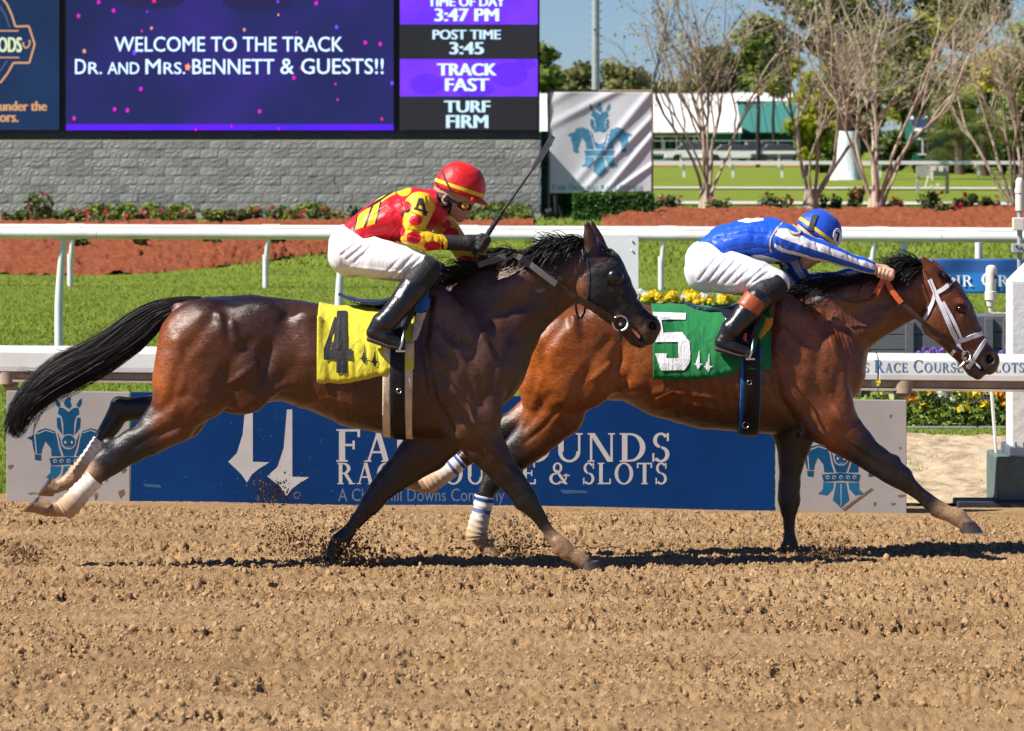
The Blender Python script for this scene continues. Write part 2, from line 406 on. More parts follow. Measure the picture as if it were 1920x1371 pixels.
GL = {
 'F': (.66, lambda: _stem(.08)+[_rect(.08, .93, .64, 1), _rect(.57, .76, .64, 1), _rect(.2, .48, .5, .55), _rect(.44, .38, .5, .65)]),
 'E': (.70, lambda: _stem(.08)+[_rect(.08, .93, .62, 1), _rect(.55, .78, .62, 1), _rect(.2, .48, .5, .55), _rect(.44, .38, .5, .65), _rect(.08, 0, .66, .07), _rect(.59, 0, .66, .24)]),
 'L': (.66, lambda: _stem(.08)+[_rect(.08, 0, .62, .07), _rect(.55, 0, .62, .26)]),
 'T': (.74, lambda: _stem(.29, s=(1, 0))+[_rect(.02, .93, .72, 1), _rect(.02, .76, .09, 1), _rect(.65, .76, .72, 1)]),
 'I': (.34, lambda: _stem(.09)),
 'A': (.80, lambda: _diag(.08, 0, .36, 1, TN)+_diag(.58, 0, .33, 1, TH)+[_rect(.2, .3, .6, .37)]+_ser(.07, TN, 0)+_ser(.58, TH, 0)),
 'N': (.88, lambda: _stem(.09, TN)+_stem(.71, TN, (0, 1))+_diag(.62, 0, .07, 1, TH)),
 'U': (.86, lambda: [_rect(.09, .35, .09+TH, 1), _rect(.69, .35, .69+TN, 1)]+_ser(.09, TH, 1)+_ser(.69, TN, 1)+_arc(.425, .36, .335, .38, 180, 360, .12, .08)),
 'R': (.80, lambda: _stem(.08)+_arc(.28, .735, .34, .265, -90, 90)+[_rect(.2, .93, .3, 1), _rect(.2, .47, .3, .54)]+_diag(.6, 0, .3, .5, TH)+_ser(.6, TH, 0)),
 'D': (.86, lambda: _stem(.08)+_arc(.32, .5, .47, .5, -90, 90)+[_rect(.2, .93, .34, 1), _rect(.2, 0, .34, .07)]),
 'O': (.94, lambda: _arc(.46, .5, .43, .52, 0, 360, n=26)),
 'C': (.82, lambda: _arc(.47, .5, .43, .52, 42, 318, n=22)+[_rect(.73, .7, .79, .98), _rect(.73, .03, .78, .22)]),
 'G': (.90, lambda: _arc(.47, .5, .43, .52, 42, 318, n=22)+[_rect(.73, .7, .79, .98), _rect(.68, .03, .68+TH, .45)]+_ser(.68, TH, .49)),
 'S': (.60, lambda: _arc(.3, .75, .24, .27, 30, 262, .12, .08)+_arc(.3, .26, .26, .28, -145, 88, .13, .08)+[_rect(.48, .72, .54, 1), _rect(.04, .0, .1, .3)]),
 '&': (.98, lambda: _arc(.4, .77, .22, .25, 0, 360, .11, .07)+_arc(.34, .26, .32, .28, 60, 330, .14, .07)+_diag(.72, 0, .26, .66, .15)+_arc(.5, .42, .34, .42, -70, 10, .07, .07)+[_rect(.66, .38, .96, .44)]),
 ' ': (.36, lambda: []),
}
def serif(text, small=.76, gap=.10):
    """letters as 2D polygons; letters after a | are small capitals"""
    polys = []; x = 0; sm = 1
    for ch in text:
        if ch == '|': sm = small; continue
        if ch == '^': sm = 1; continue
        w, fn = GL[ch]
        polys += [[(x+px*sm, py*sm) for px, py in p] for p in fn()]; x += (w+gap)*sm
    return polys, x-gap
def put2d(name, polys, fn, mt, parent, lift=.003, stuff=True):
    """flat print: polygons in pixels mapped by fn(px,py,lift) to the surface they lie on"""
    mb = MB(); n = 0
    for p in polys:
        a = sum(p[i][0]*p[(i+1) % len(p)][1]-p[(i+1) % len(p)][0]*p[i][1] for i in range(len(p)))
        if a > 0: p = p[::-1]
        mb.add([fn(x, y, (lift+(n % 7)*.00025)*.4) for x, y in p], [tuple(range(len(p)))]); n += 1
    o = mb.obj(name, mt, parent)
    if stuff: o['kind'] = 'stuff'
    return o
def serif_px(text, x0, y0, x1, y1, small=.76):
    P, w = serif(text, small); return [[(x0+a/w*(x1-x0), y1-b*(y1-y0)) for a, b in p] for p in P]
def text_px(text, x0, y0, x1, y1, bold=0.0):
    v, f = bfont(text, bold); v = fit(v, x0, y0, x1, y1); return [[tuple(v[i]) for i in q] for q in f]
def circ(cx, cy, rx, ry=None, n=18): return [(cx+rx*math.cos(2*math.pi*i/n), cy+(ry or rx)*math.sin(2*math.pi*i/n)) for i in range(n)]
def mir(p): return [(-x, y) for x, y in p][::-1]
EMB_D = [[(-35,245),(-5,205),(22,215),(14,245),(28,280),(6,310),(-25,290),(-42,265)], [(-112,215),(-85,240),(-66,280),(-92,296),(-112,262)],
    [(-82,295),(-40,302),(0,335),(40,302),(82,295),(92,350),(62,372),(46,430),(42,560),(-42,560),(-46,430),(-62,372),(-92,350)],
    [(-102,384),(-72,384),(-52,530),(-98,470)], [(-358,556),(-275,523),(-232,538),(-204,590),(-228,650),(-233,690),(-290,690),(-305,640),(-312,580)], [(-234,700),(-236,752),(-286,746),(-292,700)],
    [(-272,508),(-250,490),(-190,474),(-118,500),(-100,560),(-86,640),(-62,712),(-146,712),(-150,650),(-186,602),(-232,560)],
    [(-96,505),(-60,600),(0,655),(60,600),(96,505),(72,625),(42,712),(-42,712),(-72,625)], [(-165,732),(0,718),(165,732),(150,792),(0,782),(-150,792)]]
EMB_M = [[(-42,800),(42,800),(71,952),(0,1018),(-71,952)], [(-155,800),(-62,800),(-71,857),(-119,910),(-196,898),(-155,857)]]
def emblem(fn, parent, cx, cy, s, md, mm, ml):
    """crest of a horse's head between two others over a lily; cy is the band"""
    def T(p): return [(cx+x*s, cy+(y-755)*s) for x, y in p]
    D = []
    for i, p in enumerate(EMB_D): D.append(T(p)); D += [T(mir(p))] if i in (1, 3, 4, 5, 6) else []
    put2d('crest_dark_shapes', D, fn, md, parent, .003)
    put2d('crest_lily', [T(EMB_M[0]), T(EMB_M[1]), T(mir(EMB_M[1]))], fn, mm, parent, .003)
    L = [T(circ(0, 590, 66)), T([(-5, 812), (5, 812), (3, 1000), (-3, 1000)]), T([(-296, 520), (-286, 520), (-270, 690), (-280, 690)]), T(mir([(-296, 520), (-286, 520), (-270, 690), (-280, 690)])),
         T([(-262, 512), (-190, 486), (-122, 510), (-122, 518), (-190, 496), (-258, 522)]), T(mir([(-262, 512), (-190, 486), (-122, 510), (-122, 518), (-190, 496), (-258, 522)]))]
    L += [T(circ(x, 755, 17)) for x in (-115, -60, 0, 60, 115)]
    put2d('crest_light_lines', L, fn, ml, parent, .006)
    put2d('crest_muzzle', [T(circ(0, 588, 56))]+[T(circ(x, 755, 9)) for x in (-115, -60, 0, 60, 115)], fn, md, parent, .009)
    put2d('crest_nostrils', [T(circ(-28, 595, 10, 14)), T(circ(28, 595, 10, 14)), T([(-30, 630), (0, 640), (30, 630), (0, 634)])], fn, ml, parent, .012)

# ================================================================ ground
def sheet(name, us, xs, mt, dz=0, fn=None, smooth=True, kind='structure', mask=None):
    U, X = np.meshgrid(us, xs, indexing='ij'); Y = U-UK*X; Z = np.interp(U, TU, TZ)+dz
    if fn is not None: Z = Z+fn(U, X, Y)
    V = np.stack([X, Y, Z], -1).reshape(-1, 3); n = len(xs); i = np.arange(len(us)-1)[:, None]*n; j = np.arange(n-1)[None]
    Q = np.stack([i+j, i+j+1, i+n+j+1, i+n+j], -1).reshape(-1, 4)
    return link(name, np_mesh(name, V, Q, smooth), mt, kind=kind)
def grass_mat(name, cols, sc1=1.2):
    m, t, b = NT(name); v = coords(t); n1 = tex(t, v, sc1, 5); n2 = tex(t, v, 28, 6, .7); n3 = tex(t, v, .35, 3)
    c = ramp(t, n1, [(.25, cols[0]), (.55, cols[1]), (.8, cols[2])])
    c = mix(t, .6, c, ramp(t, n2, [(.3, (.45, .5, .4)), (.7, (1.5, 1.4, 1.4))]), 'MULTIPLY')
    c = mix(t, .4, c, ramp(t, n3, [(.3, (.7, .75, .6)), (.7, (1.3, 1.2, 1.1))]), 'MULTIPLY')
    t.links.new(c, b.inputs['Base Color']); b.inputs['Roughness'].default_value = .8; b.inputs['Specular IOR Level'].default_value = .15
    bump(t, b, n2, .8, .05); return m
M_GRASS = grass_mat('turf', [(.15, .21, .022), (.19, .25, .028), (.25, .29, .05)])
sheet('ground', [-60, -20, 10, 19.5, 24.3, 24.62, 26, 28, 30, 33, 37, 40, 44, 50, 55.5, 62, 68, 75, 82, 90, 96, 103, 110, 130, 200, 400, 900, 3500], np.linspace(-1600, 1600, 81), M_GRASS, -.03)
# the dirt track: harrowed loose loam with real clods
m, t, b = NT('track_loam'); v = coords(t); n1 = tex(t, coords(t, (.35, 2.2, 1)), 1.1, 6, .65); n2 = tex(t, v, 110, 6, .7); n3 = tex(t, v, 14, 5, .6)
c = ramp(t, n1, [(.3, (.30, .185, .088)), (.5, (.41, .26, .13)), (.7, (.52, .345, .185))]); c = mix(t, .5, c, ramp(t, n2, [(.25, (.45, .42, .38)), (.7, (1.3, 1.3, 1.3))]), 'MULTIPLY')
c = mix(t, .45, c, ramp(t, n3, [(.3, (.6, .56, .52)), (.7, (1.25, 1.25, 1.25))]), 'MULTIPLY')
t.links.new(c, b.inputs['Base Color']); b.inputs['Roughness'].default_value = .95; b.inputs['Specular IOR Level'].default_value = .1; bump(t, b, n2, .9, .02); M_LOAM = m
def clods(U, X, Y):
    wx = X+.012*noise2(X*20, U*20, 40); wy = U+.012*noise2(X*20+9, U*20, 41)
    a = noise2(wx*30, wy*19, 1); c = noise2(wx*58, wy*36, 2); e = noise2(wx*8, wy*4, 3); g = noise2(wx*104, wy*62, 5)
    band = np.clip(.5+.75*noise2(X*.35+.1*U, U*2.6, 6)+.45*noise2(X*1.7, U*3.5, 16), 0, 1)          # harrowed strips, looser and firmer
    pits = np.clip(a*.6+c*.6-.42+.26*band, 0, 1)
    h = (.020*np.abs(a)**.8+.020*np.abs(c)**.8)*(.55+.6*band)+.006*g+.008*e-.14*pits*(.3+.9*band)-.014   # rounded crumbs of loam with creases and pits between
    lump = np.clip(noise2(wx*17+50, wy*12, 21)-.62, 0, 1)*.06*band
    smooth = np.clip((23.85-U)/.4, .07, 1)
    return (h+lump)*smooth+.012*noise2(X*.6, U*2.3, 7)+.009*np.sin(U*8+2.5*noise2(X*.5, U*.8, 8))
sheet('dirt_track', np.concatenate([np.arange(12.3, 24.6, .026), [24.6]]), np.arange(-4.2, 4.2, .0085), M_LOAM, 0, clods)
for nm, us, xs in (('dirt_track', [-60, -20, 5, 12.26], [-400, -60, -4.6, 4.6, 60, 400]), ('dirt_track', [12.26, 19.5, 24.6], [-400, -60, -4.19]), ('dirt_track', [12.26, 19.5, 24.6], [4.19, 60, 400])):
    sheet(nm, us, xs, M_LOAM, -.004)
# loose crumbs lying on the harrowed loam, as points that carry one small clod each
def crumbs(name, n, label):
    r = np.random.RandomState(77); U = 12.3+12.0*r.uniform(0, 1, n)**.92; x = r.uniform(-1, 1, n)*(.62+U*.142); 
    keep = r.uniform(0, 1, n) < np.clip(.62+.5*noise2(x*.35+.1*U, U*2.6, 6)+.35*noise2(x*2.2, U*3.5, 16), .12, 1)*np.clip((23.8-U)/.4, 0, 1); U, x = U[keep], x[keep]
    z = np.interp(U, TU, TZ)+clods(U, x, U-UK*x); k = len(x); size = .0034*np.exp(r.normal(size=k)*.45)*(1+.9*(r.uniform(0, 1, k) < .04)); P = np.stack([x, U-UK*x, z+size*.1], 1)
    me = bpy.data.meshes.new(name); me.vertices.add(k); me.vertices.foreach_set('co', P.astype(np.float32).ravel()); attr(me, 'size', np.clip(size, .0025, .022))
    rv = me.attributes.new('rot', 'FLOAT_VECTOR', 'POINT'); rv.data.foreach_set('vector', r.uniform(0, 6.28, k*3).astype(np.float32)); me.update()
    bit = MB().ell((0, 0, 0), (1.25, 1, .75), 8, 5); bv_ = np.array(bit.v)*(1+.09*r.normal(size=(len(bit.v), 1))); bit.v = [tuple(q) for q in bv_]; bm_ = bit.mesh('clod_shape', True); bm_.materials.append(mat('loose_loam', (.39, .245, .125), .95, .1, var=.15, vscale=.7))
    o = link(name, me, M_LOAM, label=label, cat='dirt', kind='stuff')
    g = bpy.data.node_groups.new('scatter', 'GeometryNodeTree'); g.interface.new_socket('Geometry', in_out='INPUT', socket_type='NodeSocketGeometry'); g.interface.new_socket('Geometry', in_out='OUTPUT', socket_type='NodeSocketGeometry')
    gi = g.nodes.new('NodeGroupInput'); go = g.nodes.new('NodeGroupOutput'); ip = g.nodes.new('GeometryNodeInstanceOnPoints'); mp = g.nodes.new('GeometryNodeMeshToPoints')
    src = bpy.data.objects.new('clod_source', bm_); oi = g.nodes.new('GeometryNodeObjectInfo'); oi.inputs['Object'].default_value = src
    for nm, ty, so in (('size', 'FLOAT', 'Scale'), ('rot', 'FLOAT_VECTOR', 'Rotation')):
        na = g.nodes.new('GeometryNodeInputNamedAttribute'); na.data_type = ty; na.inputs['Name'].default_value = nm; g.links.new([q for q in na.outputs if q.enabled and q.name == 'Attribute'][0], ip.inputs[so])
    g.links.new(gi.outputs[0], mp.inputs[0]); g.links.new(mp.outputs[0], ip.inputs['Points']); g.links.new(oi.outputs['Geometry'], ip.inputs['Instance']); g.links.new(ip.outputs[0], go.inputs[0])
    md = o.modifiers.new('scatter', 'NODES'); md.node_group = g; return o
crumbs('loose_dirt', 130000, 'loose crumbs of dirt lying all over the harrowed track')
# thrown dirt
M_CLOD = mat('damp_loam', (.19, .115, .06), .95, .1, var=.4, vscale=60, bmp=.6, bscale=80)
def clod_cloud(name, spots, seed, label):
    r = np.random.RandomState(seed); ico = MB().ell((0, 0, 0), (1, 1, 1), 5, 3); bv = np.array(ico.v); V = []; Fs = []
    for (px, py, d, sx, sy, n, size) in spots:
        for _ in range(n):
            p = np.array(W(px+r.normal()*sx, py+r.normal()*sy, d+r.normal()*.08)); p[2] = max(p[2], float(gz(p[0], p[1]))+.002)
            q = bv*size*r.uniform(.3, 1.3)*r.uniform(.6, 1.2, 3)*(1+.3*r.normal(size=(len(bv), 1))*.6); b0 = sum(len(x) for x in V); V.append(q+p); Fs += [tuple(i+b0 for i in f) for f in ico.f]
    me = bpy.data.meshes.new(name); me.from_pydata(np.concatenate(V).tolist(), [], Fs); me.validate(); me.update()
    return link(name, me, M_CLOD, label=label, cat='dirt', kind='stuff')
clod_cloud('thrown_dirt', [(640, 1000, 19.5, 45, 30, 240, .0042), (560, 1020, 19.5, 60, 22, 220, .0045), (680, 960, 19.5, 40, 35, 90, .0035), (645, 1025, 19.5, 26, 18, 260, .007), (670, 1040, 19.5, 34, 12, 200, .008), (600, 1030, 19.5, 50, 12, 120, .006), (700, 975, 19.5, 30, 25, 60, .004)], 1, 'dirt kicked up round the dark horse\'s planted forefoot')
clod_cloud('thrown_dirt', [(515, 925, 19.5, 18, 14, 240, .0055), (490, 915, 19.5, 12, 10, 90, .005), (520, 975, 19.5, 24, 28, 150, .0042), (540, 1005, 19.5, 30, 14, 130, .0055), (590, 880, 19.6, 40, 40, 60, .002)], 2, 'spray of dirt in front of the blue sign')
clod_cloud('thrown_dirt', [(985, 1000, 20.15, 40, 30, 120, .0035), (975, 1015, 20.15, 28, 20, 240, .006), (960, 1030, 20.05, 40, 12, 160, .007)], 3, 'dirt kicked up ahead of the striped bandage')
clod_cloud('thrown_dirt', [(1560, 1035, 20.2, 26, 14, 180, .007), (1520, 1045, 20.2, 34, 9, 150, .008)], 4, 'dirt kicked up round the bay horse\'s planted forefoot')
clod_cloud('thrown_dirt', [(40, 1040, 19.4, 30, 9, 200, .008)], 5, 'clump of dark dirt thrown up at the left edge')
# sandy strip beside the flower bed, mulch beds, paths
m, t, b = NT('sandy_soil'); v = coords(t); n1 = tex(t, v, 5, 6, .65); n2 = tex(t, v, 45, 6, .7)
c = ramp(t, n1, [(.3, (.22, .14, .08)), (.5, (.46, .35, .22)), (.75, (.56, .45, .3))]); c = mix(t, .4, c, ramp(t, n2, [(.3, (.5, .5, .5)), (.7, (1.2, 1.2, 1.2))]), 'MULTIPLY')
t.links.new(c, b.inputs['Base Color']); b.inputs['Roughness'].default_value = .95; bump(t, b, n1, .6, .04); M_SAND = m
sheet('sandy_path', np.arange(24.66, 29.1, .03), np.arange(2.3, 6.5, .03), M_SAND, .006, lambda U, X, Y: (.02*noise2(X*5, U*5, 2)+.012*noise2(X*17, U*17, 3)+.006*noise2(X*45, U*40, 4)))
m, t, b = NT('red_mulch'); v = coords(t, (1, 1, 1)); n1 = tex(t, v, 3, 5); n2 = tex(t, coords(t, (1, .7, 1)), 15, 9, .85, 1.2)
c = ramp(t, n2, [(.38, (.14, .03, .012)), (.47, (.46, .115, .045)), (.62, (.80, .30, .14))]); c = mix(t, .35, c, ramp(t, n1, [(.3, (.6, .6, .6)), (.7, (1.25, 1.25, 1.25))]), 'MULTIPLY')
t.links.new(c, b.inputs['Base Color']); b.inputs['Roughness'].default_value = .9; b.inputs['Specular IOR Level'].default_value = .15; bump(t, b, n2, 1, .14); M_MULCH = m
def bed(name, edge, back, px0, px1):
    pxs = np.arange(px0, px1+1, 4.0); ey = np.interp(pxs, [e[0] for e in edge], [e[1] for e in edge]); by = np.interp(pxs, [e[0] for e in back], [e[1] for e in back]); K = 46; V = []
    for px, y0, y1 in zip(pxs, ey, by):
        a, b_ = GP(px, y0), GP(px, y1)
        for k in range(K):
            f = k/(K-1); d = a.y+(b_.y-a.y)*f; p = G(px, d, .02+.14*min(1, f*6, (1-f)*6)*1.0-.06*(f in (0, 1)))
            V.append(p)
    V = np.array(V); V[:, 2] += .05*noise2(V[:, 0]*9, V[:, 1]*6, 5)+.03*noise2(V[:, 0]*21, V[:, 1]*9, 15)+.06*noise2(V[:, 0]*1.6, V[:, 1]*1.2, 6)
    n = len(pxs); i = np.arange(n-1)[:, None]*K; j = np.arange(K-1)[None]; Q = np.stack([i+j, i+K+j, i+K+j+1, i+j+1], -1).reshape(-1, 4)
    return link(name, np_mesh(name, V, Q, True), M_MULCH, kind='structure')
bed('mulch_bed', [(-300, 503), (0, 511), (150, 514), (280, 510), (400, 500), (500, 488), (600, 475), (700, 463), (850, 449), (1000, 442)], [(-300, 418), (1000, 424)], -300, 1000)
bed('mulch_bed', [(1128, 428), (1180, 434), (1300, 437), (2250, 437)], [(1128, 424), (1180, 408), (1240, 401), (2250, 396)], 1128, 2250)
M_PATH = mat('pale_path', (.50, .46, .40), .95, .1, var=.12, vscale=2)
M_FARDIRT = mat('far_dirt', (.42, .27, .16), .95, .1, var=.15, vscale=.6)
for a, b_, mt in ((115, 121, M_PATH), (152, 157, M_PATH), (258, 280, M_FARDIRT)): sheet('path', [a, (a+b_)/2, b_], np.linspace(-80, 200, 30), mt, .02)
# grass blades: short turf near the rails
M_BLADE = leafmat('grass_blades', [(.135, .195, .02), (.175, .245, .025), (.21, .275, .033), (.27, .315, .055)], .6, .35)
def blades(name, n, d0, d1, h, w, label, px0=-120, px1=2040, seed=3):
    r = np.random.RandomState(seed); d = 1/(1/d1+(1/d0-1/d1)*r.uniform(0, 1, n)**1.15); px = r.uniform(px0, px1, n); x = (px-960)*d/F; z = gz(x, d)-.03
    hh = h*r.uniform(.5, 1.4, n)*(1+.35*noise2(x*1.5, d*.8, 8)); a = r.uniform(0, 6.28, n); ww = w*r.uniform(.6, 1.4, n); le = r.normal(size=(n, 2))*hh[:, None]*.45
    B = np.stack([x, d, z], 1); A = np.stack([np.cos(a)*ww, np.sin(a)*ww, 0*a], 1); T = B+np.stack([le[:, 0], le[:, 1], hh], 1)
    V = np.stack([B-A, B+A, T], 1).reshape(-1, 3); me = np_mesh(name, V, np.arange(3*n).reshape(-1, 3)); attr(me, 'rv', np.repeat(np.clip(.5+.28*r.normal(size=n)+.2*noise2(x*.9, d*.5, 9), 0, 1), 3))
    return link(name, me, M_BLADE, label=label, cat='grass', kind='stuff')
blades('grass', 70000, 25.2, 36, .03, .006, 'short grass between the track rail and the turf rail')
blades('grass', 90000, 36, 62, .03, .008, 'mown turf course grass behind the turf rail')
blades('grass', 30000, 62, 110, .07, .02, 'grass round the mulch beds', seed=5)
def PL(u, lift=0):
    def fn(px, py, l=0): return W(px, py, dl(px, u-l-lift))
    return fn
def PD(d):
    def fn(px, py, l=0): return W(px, py, d-l)
    return fn

# ================================================================ track rail, signs
M_RAIL = mat('white_rail_paint', (.64, .64, .615), .38, .45, var=.13, vscale=3, bmp=.06, bscale=14)
M_RAILOLD = mat('weathered_rail', (.40, .31, .22), .7, .3, var=.25, vscale=6)
M_TAN = mat('tan_post_paint', (.42, .33, .24), .6, .3, var=.2, vscale=8)
def along(poly, x0, x1, u):
    """profile (du, z) swept along the course between two x"""
    mb = MB(); n = len(poly); V = []
    for x in (x0, x1): V += [(x, u+du-UK*x, z) for du, z in poly]
    a = sum(poly[i][0]*poly[(i+1) % n][1]-poly[(i+1) % n][0]*poly[i][1] for i in range(n))
    f = [tuple(range(n)), tuple(reversed(range(n, 2*n)))]+[(i, i+n, (i+1) % n+n, (i+1) % n) for i in range(n)]
    if a > 0: f = [tuple(reversed(q)) for q in f]
    return mb.add(V, f)
TR = empty('track_rail', G(960, 24.3), label='wide white track rail with blue lettering above the blue sign', cat='rail')
UR = 24.28
for i in range(-2, 3):      # rail lengths with open joints
    x0 = -1.62+i*3.9
    along([(-.075, .665), (-.08, .70), (-.08, .793), (-.066, .808), (-.03, .822), (.03, .83), (.09, .822), (.115, .79), (.115, .70), (.09, .665)], x0, x0+3.894, UR).obj('rail_length', M_RAIL, TR, bevel=.006)
    along([(-.03, .617), (-.03, .66), (.05, .66), (.05, .617)], x0+.02, x0+1.9, UR).obj('rail_lip', M_RAILOLD, TR, bevel=.003)
    along([(-.03, .617), (-.03, .66), (.05, .66), (.05, .617)], x0+2.05, x0+3.86, UR).obj('rail_lip', M_RAILOLD, TR, bevel=.003)
    along([(-.055, .600), (-.055, .614), (.075, .614), (.075, .600)], x0, x0+3.894, UR).obj('rail_flange', M_RAILOLD, TR)
for px in (-520, 22, 580, 1134, 1690, 2240):
    d = dl(px, UR+.2); g_ = G(px, d); x = g_.x
    MB().tube([(x, d+.12, g_.z-.1), (x, d+.12, .35), (x, d+.08, .5), (x, d-.14, .6)], [.042, .042, .045, .05], 12).obj('post', M_TAN, TR, smooth=True)
    MB().tube([(x, d-.2, .585), (x, d-.2, .664)], [.07, .075], 14).obj('bracket', M_RAILOLD, TR, smooth=True)
put2d('rail_lettering', serif_px('F|AIR ^G|ROUNDS ^R|ACE ^C|OURSE ^& S|LOTS', 1452, 675, 1920, 698), PL(UR-.081), mat('rail_letter_blue', (.05, .17, .33), .6), TR)
M_WPAN = mat('white_sign_panel', (.30, .272, .26), .75, .15, var=.08, vscale=2.5, bmp=.06, bscale=30)
M_BPAN = mat('blue_sign_panel', (.001, .027, .115), .5, .12, var=.2, vscale=1.2)
M_SGREY = mat('sign_lettering', (.40, .37, .355), .75, .2, var=.07, vscale=8)
M_SDIM = mat('sign_small_lettering', (.11, .13, .18), .75, .2)
M_CRESTD = mat('crest_blue', (.004, .055, .13), .6, .1, var=.15); M_CRESTM = mat('crest_teal', (.01, .095, .19), .6, .1, var=.2); M_SCUFF = mat('mud_scuff', (.16, .10, .06), .9, .1, var=.4, vscale=40)
US = 24.08
def panel(name, px0, px1, mt, label):
    x0 = W(px0, 700, dl(px0, US)).x; x1 = W(px1, 700, dl(px1, US)).x; r = empty(name, (0, 0, 0), label=label, cat='sign')
    along([(0, -.18), (0, .552), (.025, .552), (.025, -.18)], x0, x1, US).obj('board', mt, r, bevel=.004)
    return r
PW1 = panel('sign_panel', 12, 243.5, M_WPAN, 'white crest panel at the left end below the track rail'); PB = panel('sign_panel', 245, 1453, M_BPAN, 'long blue race course sign with serif lettering behind the horses'); PW2 = panel('sign_panel', 1454.5, 1700, M_WPAN, 'white crest panel right of the blue sign behind the bay horse')
fnS = PL(US)
emblem(fnS, PW1, 128.5, 864.5, 1/4.57, M_CRESTD, M_CRESTM, M_WPAN); emblem(fnS, PW2, 1577, 895, 1/4.57, M_CRESTD, M_CRESTM, M_WPAN)
sp = [[(462, 740), (474, 740), (474, 866), (505, 867), (484, 880), (472, 890), (463, 905), (453, 890), (443, 880), (428, 866), (444, 850), (455, 815)],
      [(538, 768), (548, 768), (548, 894), (580, 895), (560, 907), (547, 917), (537, 931), (528, 917), (517, 906), (501, 893), (520, 876), (532, 840)]]
put2d('spire_mark', sp, fnS, M_SGREY, PB)
put2d('sign_lettering', serif_px('F|AIR ^G|ROUNDS', 630, 805, 1257, 866, .88)+serif_px('RACE COURSE & SLOTS', 632, 868, 1252, 908), fnS, M_SGREY, PB)
put2d('small_lettering', text_px('A Churchill Downs Company', 634, 916, 946, 948), fnS, M_SDIM, PB)
put2d('registered_mark', [[(557+7*math.cos(a)*q, 929+7*math.sin(a)*q) for a, q in ((i*.6, 1), ((i+1)*.6, 1), ((i+1)*.6, .8), (i*.6, .8))] for i in range(11)]+text_px('R', 554, 925, 560, 933), fnS, M_SDIM, PB)
put2d('scratch', [[(268, 907), (300, 909), (303, 915), (272, 913)], [(1050, 918), (1100, 920), (1102, 925), (1056, 926)]], fnS, mat('scratch_pale', (.02, .07, .14), .5), PB)
for pn, L in ((PW1, [(20, 875, 6, 5), (232, 882, 6, 6), (200, 900, 3, 4), (228, 925, 7, 9), (180, 930, 4, 8), (60, 925, 10, 2), (20, 800, 3, 5)]), (PW2, [(1685, 912, 5, 4), (1690, 930, 9, 3), (1670, 780, 3, 4), (1675, 945, 5, 3), (1688, 840, 2, 3), (1640, 945, 3, 5)])):
    put2d('mud_scuff', [[(x+q*a*math.cos(k*.9), y+q*c_*math.sin(k*.9)) for k, q in enumerate((1, .7, 1.2, .8, 1, .6, 1.1))] for x, y, a, c_ in L], fnS, M_SCUFF, pn, .002)
put2d('mud_scuff', [[(1578, 955), (1634, 915), (1637, 917), (1584, 957)]], fnS, M_SCUFF, PW2, .007)
# speckles of thrown dirt on the blue sign
r_ = np.random.RandomState(4); put2d('dirt_speckle', [[(x, y), (x+s_, y), (x+s_, y+s_), (x, y+s_)] for x, y, s_ in zip(r_.uniform(250, 700, 110), r_.uniform(735, 935, 110), r_.uniform(.5, 1.4, 110))], fnS, mat('pale_speck', (.16, .18, .21), .9), PB, .002)

# ================================================================ turf rails
def turf_rail(u, ztop, r, posts, pbase, label, name='turf_rail'):
    t_ = empty(name, G(960, u), label=label, cat='rail'); xs = np.linspace(-16, 16, 9)
    for i, (a, b_) in enumerate(zip(xs[:-1], xs[1:])):
        n = 14; poly = [(r*1.1*math.cos(2*math.pi*k/n), ztop-r+r*math.sin(2*math.pi*k/n)) for k in range(n)]
        o = along(poly, a+.002, b_-.002, u).obj('rail_length', M_RAIL, t_, smooth=True)
    for px in posts:
        d = dl(px, u); g_ = G(px, d, -.1); top = ztop-1.6*r
        MB().tube([(g_.x, d+.1, g_.z), (g_.x, d+.1, g_.z+.55), (g_.x+.01, d+.1, top-.45), (g_.x+.035, d+.07, top-.18), (g_.x+.07, d, top)], [r*.8, r*.8, r*.72, r*.68, r*.62], 12).obj('post', M_POSTW, t_, smooth=True)
        MB().tube([(g_.x+.10-.14, d+.14*UK, ztop-r), (g_.x+.10+.12, d-.12*UK, ztop-r)], r*1.16, 14).obj('collar', M_COLLAR, t_, smooth=True)
    return t_
M_POSTW = mat('white_post', (.66, .69, .68), .4, .4, var=.08); M_COLLAR = mat('grey_collar', (.55, .54, .5), .5, .4)
turf_rail(36.4, 1.285, .052, (108, 634, 1160, 1685, 2210, -420), 0, 'nearer white turf rail on gooseneck posts')
turf_rail(54.6, .885, .052, (-240, 130, 497, 868, 1240, 1635, 2000), 0, 'farther white turf rail beyond the mown course')
# white board on the rail
bs = empty('board_sign', G(1100, 36), label='blank white board with rounded corners on the turf rail behind the hooded head', cat='sign')
def rrect(x0, y0, x1, y1, r, n=5):
    P = []
    for cx, cy, a0 in ((x1-r, y0+r, -90), (x1-r, y1-r, 0), (x0+r, y1-r, 90), (x0+r, y0+r, 180)):
        P += [(cx+r*math.cos(math.radians(a0+90*i/n)), cy+r*math.sin(math.radians(a0+90*i/n))) for i in range(n+1)]
    return P
def slab(name, poly, u, thick, mt, parent=None, **kw):
    P = [W(x, y, dl(x, u)) for x, y in poly]; Q = [W(x, y, dl(x, u))+Vector((0, thick, 0)) for x, y in poly]; n = len(P)
    return MB().add(P+Q, [tuple(range(n)), tuple(reversed(range(n, 2*n)))]+[((i+1) % n, i, i+n, (i+1) % n+n) for i in range(n)]).obj(name, mt, parent, **kw)
slab('board', rrect(1003, 441, 1197, 600, 8), 36.25, .03, mat('pale_board', (.62, .64, .66), .5, .4, var=.05), bs)
